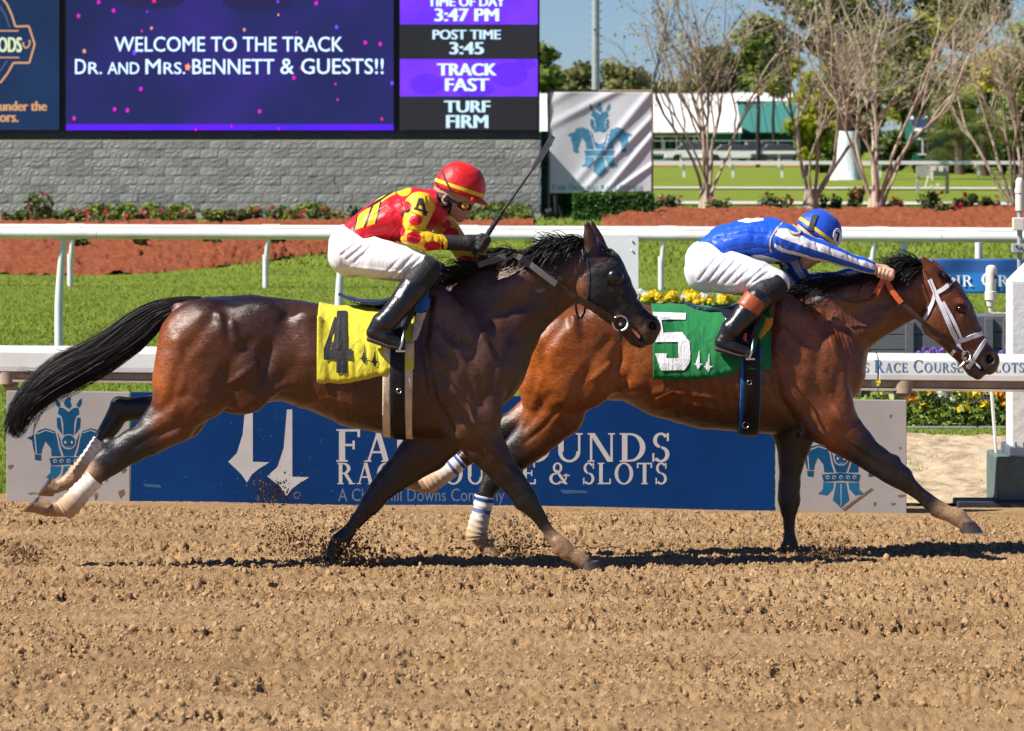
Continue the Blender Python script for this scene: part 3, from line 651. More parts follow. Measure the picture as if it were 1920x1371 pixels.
for x, y in ((1014, 452), (1185, 452), (1014, 470), (1185, 470)): MB().ell(W(x, y, dl(x, 36.24)), (.011, .008, .011)).obj('bolt', M_COLLAR, bs)
# blue banner hung on the turf rail
bb = empty('rail_banner', G(1800, 36), label='blue cloth banner with white serif lettering hung under the turf rail at right', cat='banner')
def wavy(fn, px0, py0, px1, py1, nx, ny, dis, name, mt, parent, thick=.004, sm=True):
    xs = np.linspace(px0, px1, nx); ys = np.linspace(py0, py1, ny); V = []
    for y in ys:
        for x in xs: V.append(fn(x, y, dis(x, y)))
    i = np.arange(ny-1)[:, None]*nx; j = np.arange(nx-1)[None]; Q = np.stack([i+j, i+nx+j, i+nx+j+1, i+j+1], -1).reshape(-1, 4)
    o = link(name, np_mesh(name, V, Q, sm), mt, parent); s_ = o.modifiers.new('thick', 'SOLIDIFY'); s_.thickness = thick; s_.offset = -1; return o
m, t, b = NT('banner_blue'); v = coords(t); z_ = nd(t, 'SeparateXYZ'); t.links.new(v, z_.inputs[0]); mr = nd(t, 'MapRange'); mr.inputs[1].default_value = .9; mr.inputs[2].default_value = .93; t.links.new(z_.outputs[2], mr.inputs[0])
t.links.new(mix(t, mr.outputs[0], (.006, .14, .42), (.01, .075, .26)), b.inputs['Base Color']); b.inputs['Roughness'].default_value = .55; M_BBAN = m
fB = PL(36.0); dB = lambda x, y: .012*math.sin(x*.06+y*.03)
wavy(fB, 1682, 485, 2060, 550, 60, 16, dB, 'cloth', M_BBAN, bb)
put2d('banner_lettering', [p for p in serif_px('F|AIR ^G|ROUNDS', 1745, 511, 2010, 537, .8)], lambda x, y, l: fB(x, y, l+.014+dB(x, y)), mat('banner_white', (.7, .75, .78), .6), bb)
for x in (1835,): MB().tube([W(x, 455, dl(x, 36.2)), W(x, 490, dl(x, 36.2))], .035, 10).obj('hanger', M_POSTW, bb, smooth=True)

# ================================================================ right-hand post, pipes, flower bed
M_WHT = mat('rough_white_paint', (.64, .64, .62), .8, .2, var=.06, bmp=.5, bscale=22); M_GREEN = mat('painted_green_concrete', (.10, .14, .13), .75, .25, var=.2, vscale=10, bmp=.7, bscale=14); M_PVC = mat('aged_pvc', (.66, .62, .54), .45, .4, var=.1); M_PVCG = mat('grey_conduit', (.32, .33, .34), .5, .4, var=.1)
d = 24.25; fp = empty('finish_post', G(1930, d), label='white square post with pointed cap on a green base at the right edge', cat='post')
a = W(1897, 512, d); b_ = W(1985, 862, d); s_ = b_.x-a.x; xm = (a.x+b_.x)/2
MB().box((a.x, d, b_.z), (b_.x, d+s_, a.z-.06)).obj('shaft', M_WHT, fp, bevel=.008)
z0 = a.z-.06; MB().add([(a.x, d, z0), (b_.x, d, z0), (b_.x, d+s_, z0), (a.x, d+s_, z0), (xm, d+s_/2, z0+.17)], [(3, 2, 1, 0), (0, 1, 4), (1, 2, 4), (2, 3, 4), (3, 0, 4)]).obj('cap', M_WHT, fp)
b0 = W(1870, 857, d-.06); b1 = W(2020, 940, d-.06); MB().box((b0.x, d-.06, b1.z-.1), (b1.x, d+.5, b0.z)).obj('base', M_GREEN, fp, bevel=.012)
c0 = W(1893, 838, d-.04); MB().box((c0.x, d-.03, b0.z), (b1.x-.1, d+.4, c0.z)).obj('plinth', mat('slate_paint', (.11, .13, .16), .6), fp, bevel=.006)
for x in (1903, 1918): MB().tube([W(x, 840, d-.02), W(x, 829, d-.02)], .012, 8).obj('bolt', M_PVCG, fp)
pp = empty('conduit_pole', G(1910, 24.8), label='grey conduit pole with junction boxes rising behind the white post', cat='pole'); dq = 24.75
MB().tube([W(1912, 520, dq), W(1912, 392, dq)], .017, 12).obj('pole', M_PVCG, pp, smooth=True)
MB().tube([W(1912, 395, dq), W(1912, 352, dq), W(1912, 338, dq), W(1912, 333, dq)], [.028, .028, .026, .012], 14).obj('pole_head', M_PVC, pp, smooth=True)
MB().tube([W(1912, 362, dq), W(1912, 354, dq)], .033, 14).obj('pole_ring', M_PVC, pp, smooth=True)
MB().box(tuple(W(1900, 432, dq-.05)), tuple(W(1918, 408, dq+.02))).obj('junction_box', M_PVC, pp, bevel=.005); MB().box(tuple(W(1899, 474, dq-.05)), tuple(W(1924, 457, dq+.03))).obj('bracket', M_PVCG, pp, bevel=.004)
for x, y in ((1906, 462), (1915, 465)): MB().ell(W(x, y, dq-.055), (.008, .006, .008)).obj('bolt', mat('dark_bolt', (.03, .03, .03), .4), pp)
ps = empty('pipe_sensor', G(1858, 24.8), label='beige plastic pipe sensor on an elbow left of the white post', cat='sensor')
MB().tube([W(1858, 562, dq), W(1858, 547, dq), W(1857.5, 546, dq), W(1858.5, 510, dq), W(1859, 503, dq), W(1859, 499, dq), W(1859, 497, dq)], [.040, .040, .033, .036, .036, .028, .012], 18).obj('housing', M_PVC, ps, smooth=True)
MB().tube([W(1857, 574, dq), W(1857, 560, dq)], [.024, .028], 14).obj('reducer', M_PVC, ps, smooth=True)
MB().tube([W(1857, 573, dq), W(1857.5, 584, dq), W(1862, 588, dq), W(1900, 588, dq)], [.013, .015, .014, .012], 10).obj('elbow', M_PVC, ps, smooth=True)
MB().box(tuple(W(1865, 523, dq-.04)), tuple(W(1868, 515, dq-.03))).obj('slot', mat('black_slot', (.01, .01, .01), .5), ps)
MB().tube([W(1857.5, 715, 24.5), W(1868, 852, 24.5)], .011, 10).obj('marker_stake', M_RAIL, smooth=True, label='thin white leaning stake before the flower bed', cat='stake')
MB().tube([W(1861, 856, 24.48), W(1872, 856, 24.48)], .006, 8).obj('stake_foot', M_RAIL, smooth=True, label='small white cross pin at the foot of the leaning stake', cat='pin')
e0 = W(1792, 942, 24.2); MB().box((e0.x, 24.1, e0.z-.2), (e0.x+2.2, 24.38, e0.z+.015)).obj('kerb_board', mat('dark_rubber', (.03, .032, .04), .7, .3, var=.2, bmp=.3), bevel=.01, label='dark low kerb board on the sand below the white post', cat='kerb')
# timber edging, soil, flowers
M_TIM = mat('grey_painted_timber', (.21, .215, .225), .7, .3, var=.15, vscale=3, stretch=(1, 1, 12), bmp=.3, bscale=10); M_SOIL = mat('dark_soil', (.10, .055, .03), .95, .1, var=.5, vscale=10, bmp=.9, bscale=25)
dT = 29.3; e0 = W(1690, 800, dT); e1 = W(1897, 834, dT)
MB().box((e0.x-.6, dT, e1.z-.1), (e1.x, dT+.06, e0.z)).obj('timber_edging', M_TIM, bevel=.008, label='grey timber board edging the front of the flower bed', cat='edging')
MB().box((e0.x-.6, dT-.28, W(1700, 845, dT-.28).z-.12), (e1.x-.1, dT-.2, W(1700, 842, dT-.28).z)).obj('timber_edging', M_TIM, bevel=.008, label='sunken grey timber lying in the sand before the bed edging', cat='edging')
MB().box((e1.x+.002, dT-.04, e1.z-.1), (e1.x+.09, dT+1.6, e0.z)).obj('timber_edging', M_TIM, bevel=.008, label='grey timber at the right end of the flower bed', cat='edging')
sx = np.arange(e0.x-.6, e1.x, .04); sy = np.arange(dT+.06, dT+1.7, .04); X_, Y_ = np.meshgrid(sx, sy, indexing='ij'); Z_ = e0.z-.03+.02*noise2(X_*8, Y_*8, 3)+.02*noise2(X_*24, Y_*24, 4)
n_ = len(sy); i = np.arange(len(sx)-1)[:, None]*n_; j = np.arange(n_-1)[None]; link('flower_bed_soil', np_mesh('soil', np.stack([X_, Y_, Z_], -1).reshape(-1, 3), np.stack([i+j, i+n_+j, i+n_+j+1, i+j+1], -1).reshape(-1, 4), True), M_SOIL, kind='structure')
def leaves(C, N, size, r, flat=.5, asp=.5, shape=4):
    """leaf-sized faces at points C (n,3); N preferred outward direction"""
    n = len(C); nn = N+r.normal(size=(n, 3))*flat; nn /= np.linalg.norm(nn, axis=1)[:, None]+1e-9
    a = np.cross(nn, r.normal(size=(n, 3))); a /= np.linalg.norm(a, axis=1)[:, None]+1e-9; b = np.cross(nn, a); s_ = (size*r.uniform(.6, 1.4, n))[:, None]
    V = np.stack([C-a*s_, C-b*s_*asp, C+a*s_, C+b*s_*asp], 1).reshape(-1, 3); return V, np.arange(4*n).reshape(-1, 4)
M_PLANT = leafmat('bedding_leaves', [(.05, .11, .012), (.12, .2, .025), (.26, .32, .06), (.42, .45, .14)], .5, .3)
M_SHRUB = leafmat('shrub_leaves', [(.02, .045, .008), (.05, .09, .016), (.10, .14, .03), (.17, .19, .06)], .5, .25)
PET = {k: leafmat('petals_'+k, c, .6, .3) for k, c in dict(yellow=[(.8, .5, .01), (.88, .66, .02), (.9, .76, .06)], orange=[(.75, .22, .01), (.8, .32, .02), (.8, .42, .03)], white=[(.6, .6, .5), (.75, .74, .66), (.8, .8, .75)], magenta=[(.5, .02, .2), (.6, .03, .3), (.65, .05, .35)], purple=[(.12, .06, .35), (.25, .13, .5), (.4, .25, .6)], red=[(.45, .02, .03), (.6, .05, .06), (.65, .15, .15)], pink=[(.55, .14, .14), (.6, .22, .2), (.65, .3, .28)]).items()}
def flower_plant(name, p, h, w, nl, heads, col, label, cat='flower', group=None, ls=.035, hs=.04, seed=0, mt=None):
    r = np.random.RandomState(seed); root = empty(name, p, label=label, cat=cat, group=group); p = np.array(p)
    C = p+np.stack([r.normal(size=nl)*w*.5, r.normal(size=nl)*w*.4, r.uniform(.05, .92, nl)*h], 1); N = C-p+np.array((0, -.1, .15)); N /= np.linalg.norm(N, axis=1)[:, None]
    V, Q = leaves(C, N, ls, r, .6, .5); me = np_mesh('leaf_mass', V, Q); attr(me, 'rv', np.repeat(np.clip(r.uniform(0, 1, nl)*.8+.2*(C[:, 2]-p[2])/h, 0, 1), 4)); link('leaf_mass', me, mt or M_PLANT, root)  # leaf colour also runs paler towards the top of the plant
    mb = MB()
    for k in range(4): mb.tube([p, p+np.array((r.normal()*w*.3, r.normal()*w*.2, h*.8))], [.006, .003], 5)
    mb.obj('stem', mt or M_PLANT, root)
    for (ox, oy, oz) in heads:
        c = p+np.array((ox, oy, oz)); n = 34; dv = r.normal(size=(n, 3)); dv[:, 2] = np.abs(dv[:, 2])*.8; dv /= np.linalg.norm(dv, axis=1)[:, None]
        V, Q = leaves(c+dv*np.array((hs, hs, hs*.7))*.8, dv, hs*.5, r, .3, .8); me = np_mesh('bloom', V, Q); attr(me, 'rv', np.repeat(r.uniform(0, 1, n), 4)); link('bloom', me, PET[col], root)
    return root
def bedpt(px, py, d): x = W(px, py, d); return Vector((x.x, d, e0.z-.02))
k = 0
BL = [(1660, 29.6, .30, [(1655, 720)], 'yellow', 'yellow marigold plant half hidden behind the rail bracket'), (1707, 29.55, .34, [(1700, 735), (1712, 748), (1716, 730)], 'orange', 'orange marigold plant at the left end of the bed by the white panel'),
      (1735, 29.7, .36, [(1738, 737), (1732, 765)], 'yellow', 'yellow marigold plant between orange and white blooms'), (1762, 29.5, .38, [(1765, 735), (1770, 742), (1734, 725)], 'white', 'cream white zinnia plant in the middle of the bed'),
      (1790, 29.8, .36, [(1786, 752)], 'white', 'pale zinnia plant with one greenish bloom right of the cream blooms'), (1812, 29.5, .36, [(1812, 738), (1805, 728), (1826, 742), (1806, 767)], 'yellow', 'big yellow marigold plant beside the leaning stake'),
      (1850, 29.7, .36, [(1844, 728), (1850, 762)], 'yellow', 'marigold plant just behind the leaning stake'), (1868, 29.9, .34, [(1856, 742), (1872, 736)], 'magenta', 'magenta zinnia plant next to the stake'), (1885, 29.55, .36, [(1884, 732), (1888, 742), (1890, 757), (1876, 738)], 'orange', 'orange marigold plant at the right end of the bed by the post')]
for px, d, h, hd, col, lab in BL:
    k += 1; p = bedpt(px, 800, d); flower_plant('flower_plant', p, h, .15, 105, [((W(x, y, d-.06)-p).x, -.06, (W(x, y, d-.06)-p).z) for x, y in hd], col, lab, group='bedding flowers in the timber bed', seed=k, hs=.055)
for px, d in ((1725, 29.42), (1795, 29.42), (1838, 29.45)):
    k += 1; flower_plant('seedling', bedpt(px, 800, d), .10, .08, 22, [], 'white', {1725: 'tiny green seedling at the left by the front timber', 1795: 'tiny green seedling in mid bed by the front timber', 1838: 'tiny green seedling near the stake by the front timber'}[px], 'plant', ls=.025, seed=k)
M_PLB = mat('grey_planter', (.12, .125, .14), .7, .3, var=.12, vscale=4, stretch=(1, 1, 10), bmp=.2)
for nm, xa, xb, yt, d, lab in (('planter_box', 1600, 1795, 603, 32.2, 'long grey planter box behind the bay horse\'s neck'), ('planter_box', 1798, 1894, 596, 32.0, 'grey planter box below the pipe sensor')):
    a = W(xa, yt, d); c_ = W(xb, yt, d); r = empty(nm, (a.x, d, 0), label=lab, cat='planter'); nb = 5; h = (a.z+.02)/nb
    for i in range(nb): MB().box((a.x, d, i*h), (c_.x, d+.5, (i+1)*h-.006)).obj('board', M_PLB, r, bevel=.004)
    for x in (a.x, c_.x-.06, (a.x+c_.x)/2): MB().box((x, d-.03, 0), (x+.07, d-.002, a.z)).obj('batten', M_PLB, r, bevel=.004)
for i, (px, d) in enumerate(((1735, 31.3), (1752, 31.4), (1770, 31.3), (1788, 31.4), (1890, 31.3))):
    p = W(px, 690, d); flower_plant('pansy', p, .14, .08, 26, [(0, 0, .15), (.05, -.02, .13), (-.05, 0, .12)], 'purple', 'purple pansy, %s from the left under the bay horse\'s jaw' % ORD[i] if px < 1850 else 'pansy at the foot of the planter by the white post', group='pansies' if px < 1850 else None, seed=50+i, hs=.03, ls=.03)
pa = W(1725, 695, 31.2); MB().box((pa.x, 31.2, 0), (W(1895, 690, 31.2).x, 31.6, pa.z+.03)).obj('planter_box', M_PLB, bevel=.006, label='low grey planter holding purple pansies', cat='planter')
for i in range(9):
    px = 1205+i*19; p = GP(px, 592+((i*7) % 5)-3); r2 = np.random.RandomState(90+i)
    flower_plant('flower_plant', p, .2, .2, 60, [(r2.normal()*.12, r2.normal()*.05-.05, .2+r2.uniform(-.04, .06)) for _ in range(5)], 'yellow' if i % 3 else 'white', ('yellow' if i % 3 else 'white')+' flower clump, %s from the left just above the green saddle cloth' % ORD[i], group='flowers on the turf', seed=90+i, hs=.055, ls=.06)
flower_plant('flower_plant', GP(1350, 585), .18, .12, 30, [(0, -.05, .2), (.08, -.05, .17)], 'white', 'white flower clump on the turf under the blue rider\'s thigh', seed=120, hs=.05)

# ================================================================ block wall and video board
M_BLOCK = [mat('split_face_block_%d' % i, c, .95, .15, var=.22, vscale=9, bmp=.9, bscale=17) for i, c in enumerate(((.28, .272, .266), (.32, .312, .304), (.245, .24, .235)))]
DW = 86; bw = empty('block_wall', G(400, DW), label='low grey split-face block wall under the video board', cat='wall')
zt = W(0, 263, DW).z; x0 = W(-110, 0, DW).x; x1 = W(1014, 0, DW).x; nc = 8; ch = .2; bl = .4
MB().box((x0, DW+.003, zt-nc*ch-.3), (x1, DW+.5, zt-.004)).obj('core', mat('mortar', (.40, .39, .375), .95, .1), bw)
vari = []
for q in range(8):
    r = np.random.RandomState(q); nx, nz = 6, 4; V = []
    for iz in range(nz+1):
        for ix in range(nx+1):
            e_ = ix in (0, nx) or iz in (0, nz); V.append((ix/nx*(bl-.007)+(0 if e_ else r.uniform(-.02, .02)), -(.003+.004*r.uniform() if e_ else .005+.012*r.uniform()), iz/nz*(ch-.007)+(0 if e_ else r.uniform(-.015, .015))))
    b0 = len(V)
    for (ix, iz) in ((0, 0), (nx, 0), (nx, nz), (0, nz)): V.append((ix/nx*(bl-.007), .1, iz/nz*(ch-.007)))
    f = [(iz*(nx+1)+ix, iz*(nx+1)+ix+1, (iz+1)*(nx+1)+ix+1, (iz+1)*(nx+1)+ix) for iz in range(nz) for ix in range(nx)]
    c4 = [0, nx, nz*(nx+1)+nx, nz*(nx+1)]
    f += [(c4[i], b0+i, b0+(i+1) % 4, c4[(i+1) % 4]) for i in range(4)]
    me = bpy.data.meshes.new('block'); me.from_pydata(V, [], f); me.update(); me.materials.append(M_BLOCK[q % 3]); vari.append(me)
for row in range(nc):
    x = x0-(bl/2 if row % 2 else 0)
    while x < x1-.05:
        o = link('block', vari[rnd.randrange(8)], None, bw); o.location = (x, DW, zt-(row+1)*ch); w_ = min(1, (x1-x)/bl)
        if w_ < 1: o.scale = (w_, 1, 1)
        o.location.y += rnd.uniform(-.006, .006); x += bl
DB = 86.35; vb = empty('video_board', (W(0, 0, DB).x, DB, zt), label='large video board showing a welcome message and track conditions', cat='screen')
M_FRAME = mat('board_black', (.008, .009, .010), .5, .3); M_STRIP = mat('board_skirt', (.018, .024, .03), .6, .3, var=.3, vscale=3)
a = W(-420, -520, DB); c_ = W(1012, 247, DB)
MB().box((a.x, DB+.05, c_.z), (c_.x, DB+1.4, a.z)).obj('housing', M_FRAME, vb)
s0 = W(-420, 246, DB); s1 = W(1013, 262.5, DB); MB().box((s0.x, DB+.12, s1.z), (s1.x, DB+1.5, s0.z-.004)).obj('skirt', M_STRIP, vb)
fV = PD(DB)
def scr(name, x0, y0, x1, y1, mt, l=0.0, parent=None): return put2d(name, [[(x0, y0), (x1, y0), (x1, y1), (x0, y1)]], fV, mt, parent or vb, l)
def led(name, stops, sc_=.4, s=1.0):
    m, t, b = NT(name); v = coords(t); n = tex(t, v, sc_, 2); g_ = tex(t, v, 34, 2)
    c = ramp(t, n, stops); c = mix(t, .35, c, ramp(t, g_, [(.35, (.6, .6, .6)), (.65, (1.35, 1.35, 1.35))]), 'MULTIPLY')
    b.inputs['Base Color'].default_value = (.01, .01, .012, 1); b.inputs['Specular IOR Level'].default_value = .1; t.links.new(c, b.inputs['Emission Color']); b.inputs['Emission Strength'].default_value = s; return m
scr('screen', -420, -500, 111, 244, led('screen_navy', [(.3, (.003, .014, .05)), (.7, (.005, .024, .075))]), .0)
scr('screen', 124, -500, 738, 232, led('screen_violet', [(.3, (.004, .010, .05)), (.5, (.009, .011, .08)), (.7, (.02, .012, .14))], .35), .0)
scr('screen_bar', 124, 232.5, 738, 244.5, led('screen_bar_blue', [(.3, (.03, .01, .5)), (.7, (.09, .003, .6))], .5), .0)
scr('screen', 749, -500, 1008, 244, led('screen_grey', [(.3, (.010, .011, .013)), (.7, (.014, .015, .018))]), .0)
M_PUR = led('screen_purple', [(.3, (.10, .02, .68)), (.7, (.16, .03, .82))], .8); M_PURD = led('screen_purple_dark', [(.3, (.08, .015, .55)), (.7, (.10, .018, .62))], .8)
M_PURL = emit('screen_purple_rim', (.2, .08, .85))
for y0, y1 in ((-60, 46), (111, 181)): scr('screen_tile', 750, y0, 1008, y1, M_PUR, .01)
put2d('tile_swirl', [circ(800, 158, 32, 20), circ(890, 168, 36, 14), circ(955, 140, 34, 24), circ(985, 120, 20, 10)], fV, M_PURD, vb, .014)
M_TXT = emit('screen_letters', (.55, .72, .92)); M_TXS = emit('screen_letter_shadow', (.01, .02, .12)); M_TXG = emit('screen_letters_cool', (.42, .58, .68))
def vt(text, x0, y0, x1, y1, bold=.02, mt=None, sh=True):
    # heavier strokes: the word is laid down several times a fraction of a stroke apart
    T = text_px(text, x0, y0, x1, y1); b_ = bold*55
    if sh: put2d('letter_shadow', [[(x+1.6, y+1.6) for x, y in p] for p in T]+[[(x-.6, y+.8) for x, y in p] for p in T], fV, M_TXS, vb, .018)
    put2d('lettering', [[(x+q, y) for x, y in p] for q in ((-b_, 0, b_) if b_ > .9 else (-b_/2, b_/2)) for p in T], fV, mt or M_TXT, vb, .026)
vt('WELCOME TO THE TRACK', 215, 69, 643, 97, .008, sh=False)
for w_, x0, y0, x1, y1 in (('D', 141, 111, 161, 139), ('R.', 166, 117, 191, 139), ('AND', 202, 117, 261, 139), ('M', 273, 111, 301, 139), ('RS.', 307, 117, 347, 139), ('BENNETT', 361, 111, 514, 139), ('&', 526, 110, 551, 139), ('GUESTS!!', 565, 110, 719, 139)): vt(w_, x0, y0, x1, y1, .008, sh=False)
vt('TIME OF DAY', 803, -5, 946, 12, .02); vt('3:47 PM', 816, 16, 934, 40, .03); vt('POST TIME', 812, 56, 938, 74, .02, M_TXG); vt('3:45', 844, 79, 906, 102, .03, M_TXG)
vt('TRACK', 821, 119, 930, 142, .03); vt('FAST', 836, 147, 916, 171, .03); vt('TURF', 834, 189, 918, 211, .03, M_TXG); vt('FIRM', 838, 216, 914, 240, .03, M_TXG)
M_GOLD = emit('screen_gold', (.42, .22, .10)); M_CRM = emit('screen_cream', (.5, .55, .34))
vt('under the', 0, 190, 87, 208, .02, M_GOLD, False); vt('ors.', 0, 216, 34, 229, .02, M_GOLD, False); vt('ODS', -3, 70, 40, 98, .02, M_CRM, False)
def band_line(P, w): 
    out = []
    for (x0, y0), (x1, y1) in zip(P[:-1], P[1:]):
        l = math.hypot(x1-x0, y1-y0)+1e-6; nx, ny = -(y1-y0)/l*w/2, (x1-x0)/l*w/2; out.append([(x0+nx, y0+ny), (x1+nx, y1+ny), (x1-nx, y1-ny), (x0-nx, y0-ny)])
    return out
put2d('badge_outline', band_line([(0, -8), (13, 8), (22, 28), (29, 50), (54, 49), (65, 83), (55, 118), (25, 118), (14, 138), (0, 156)], 3.6)+band_line([(-20, 58), (35, 58)], 2.5)+band_line([(-20, 108), (36, 108)], 2.5), fV, M_GOLD, vb, .01)
put2d('badge_inner_line', band_line([(0, 12), (10, 28), (18, 52)], 2.2)+band_line([(13, 114), (0, 134)], 2.2), fV, emit('screen_grey_line', (.06, .08, .14)), vb, .01)
put2d('horseshoe_mark', band_line([(43.5, 79), (44, 86), (48, 90.5), (53, 88), (56, 82), (55, 75)], 3), fV, M_GOLD, vb, .012)
CF = [(185, 4, 5, 'm'), (213, 20, 5, 'm'), (147, 30, 5, 'm'), (284, 53, 4, 'o'), (158, 96, 5, 'o'), (252, 99, 6, 'b'), (276, 22, 3, 'b'), (266, 58, 3, 'm'), (458, 56, 4, 'o'), (631, 51, 5, 'b'), (593, 6, 5, 'm'), (521, 3, 4, 'b'), (551, 146, 5, 'm'), (565, 128, 4, 'm'), (264, 167, 5, 'm'), (215, 205, 5, 'm'), (239, 207, 5, 'm'), (139, 222, 5, 'm'), (487, 209, 5, 'm'), (629, 158, 3, 'm'), (633, 187, 3, 'm'), (685, 80, 5, 'm'), (713, 83, 5, 'm'), (661, 111, 4, 'r'), (716, 223, 4, 'r'), (735, 156, 5, 'b'), (352, 126, 8, 'o'), (360, 78, 4, 'r'), (438, 78, 5, 'm'), (522, 241, 3, 'r'), (367, 243, 3, 'm'), (434, 237, 3, 'm'), (289, 1, 6, 'r'), (522, 28, 3, 'o'), (556, 61, 2, 'm')]
MC = dict(m=emit('confetti_magenta', (.6, .003, .5)), o=emit('confetti_orange', (.65, .25, .12)), b=emit('confetti_blue', (.12, .05, .8)), r=emit('confetti_pink', (.6, .01, .16)))
for key in MC: put2d('confetti', [[(x+s_*(1 if k % 2 == 0 else .6)*.8*math.sin(k*.628+x), y-s_*(1 if k % 2 == 0 else .6)*math.cos(k*.628+x)) for k in range(10)] for x, y, s_, q in CF if q == key], fV, MC[key], vb, .021)
put2d('dark_swirl', [circ(285, -2, 62, 18), circ(482, 2, 66, 18)], fV, emit('screen_dark', (.008, .006, .05)), vb, .006)
# ================================================================ shrubs along the wall, hedge, banner, lamp pole
def leaf_cloud(name, blobs, n, size, mt, parent=None, seed=0, asp=.55, shell=.55, jit=.18, **kw):
    """blobs: (centre, radii); leaves spread through each blob, denser outside"""
    r = np.random.RandomState(seed); vol = np.array([b[1][0]*b[1][1]*b[1][2] for b in blobs])**.7; cnt = np.maximum((n*vol/vol.sum()).astype(int), 3); C = []; N = []; RV = []
    for (c, rad), m_ in zip(blobs, cnt):
        d_ = r.normal(size=(m_, 3)); d_ /= np.linalg.norm(d_, axis=1)[:, None]; q = (shell+(1-shell)*r.uniform(0, 1, m_))**.7*(1+jit*r.normal(size=m_))
        C.append(np.array(c)+d_*q[:, None]*np.array(rad)); N.append(d_+np.array((0, 0, .35))); RV.append(np.clip(r.uniform(0, 1)*.35+r.uniform(0, 1, m_)*.5+.22*d_[:, 2], 0, 1))  # leaf colour also runs paler towards the top of each blob
    V, Q = leaves(np.concatenate(C), np.concatenate(N), size, r, .55, asp); me = np_mesh(name, V, Q); attr(me, 'rv', np.repeat(np.concatenate(RV), 4)); return link(name, me, mt, parent, **kw)
M_STEM = mat('twig_bark', (.12, .08, .055), .85, .2, var=.3, vscale=12)
M_JUN = leafmat('juniper_leaves', [(.05, .08, .012), (.10, .15, .02), (.18, .24, .04), (.25, .30, .08)], .6, .25)
def bush(px, py, w, h, col, label, group, seed, name='rose_bush', mt=None, nb=10, nf=8, size=.05, cat='bush'):
    p = GP(px, py); r = np.random.RandomState(seed); root = empty(name, p, label=label, cat=cat, group=group)
    leaf_cloud('leaf_mass', [(np.array(p)+np.array((r.uniform(-1, 1)*w*.4, r.uniform(-.3, .3)*w, h*r.uniform(.25, .8))), (w*.22, w*.2, h*.28)) for _ in range(nb)], 300, size, mt or M_SHRUB, root, seed)
    mb = MB()
    for _ in range(4): mb.tube([p, Vector(p)+Vector((r.normal()*w*.12, r.normal()*.05, h*.4)), Vector(p)+Vector((r.normal()*w*.25, r.normal()*.1, h*.8))], [.015, .01, .005], 5)
    mb.obj('stem', M_STEM, root)
    for _ in range(nf):
        c = np.array(p)+np.array((r.uniform(-1, 1)*w*.5, -w*.25*r.uniform(), h*r.uniform(.5, 1.02))); n = 12; dv = r.normal(size=(n, 3)); V, Q = leaves(c+dv*.022, dv, .035, r, .4, .8); me = np_mesh('bloom', V, Q); attr(me, 'rv', np.repeat(r.uniform(0, 1, n), 4)); link('bloom', me, PET[col], root)
for i in range(24):
    px = 12+i*42+rnd.uniform(-10, 10)
    if px > 990: break
    bush(px, 424+rnd.uniform(-7, 3), rnd.uniform(.42, .62), rnd.uniform(.28, .42), 'red' if i % 3 else 'pink', 'low %s-flowered rose bush, %s from the left before the block wall' % ('red' if i % 3 else 'pink', ORD[i]), 'rose bushes by the wall', 200+i, nf=3 if 2 < i < 18 else 1, mt=M_JUN if i % 2 else M_SHRUB)
bush(72, 424, .65, .72, 'pink', 'tallest loose rose bush near the left edge before the block wall', None, 240, nf=2)
for i in range(16): bush(20+i*62, 404+rnd.uniform(-3, 5), 1.05, .34, 'pink', 'flat juniper shrub, %s from the left along the foot of the block wall' % ORD[i], 'junipers along the wall', 260+i, 'juniper_shrub', M_JUN, 12, 0, .06, 'shrub')
for i, px in enumerate((150, 268, 395, 522)): bush(px, 480-i*4, .32, .42, 'red', ['small bare rose bush in the mulch right of the near gooseneck post', 'second small rose bush in the mulch under the rail', 'third small rose bush in the mulch under the rail', 'small rose bush in the mulch behind the rider\'s seat'][i], None, 290+i, nb=6, nf=2)
RB = [(1255, 405, .7, .45, 'pink', 'pink blooming rose bush right of the hedge'), (1345, 405, .6, .4, 'pink', 'scruffy rose bush at the foot of the first bare tree'), (1455, 402, .75, .5, 'red', 'dense green rose bush left of the blue helmet'), (1556, 396, .5, .38, 'red', 'rose bush with red blooms between two bare trees'), (1606, 402, .4, .6, 'red', 'upright rose bush left of the middle bare tree'), (1672, 402, .5, .36, 'red', 'red blooming rose bush right of the middle bare tree'), (1745, 400, .6, .5, 'red', 'tall leafy rose bush under the grey utility board'), (1778, 408, .6, .35, 'red', 'low rose bush at the front of the right mulch'), (1812, 398, .6, .42, 'red', 'dark rose bush left of the right bare tree'), (1855, 398, .5, .36, 'pink', 'pinkish rose bush beside the conduit pole')]
for i, (px, py, w_, h, col, lab) in enumerate(RB): bush(px, py, w_, h, col, lab, None, 320+i, nf=4)
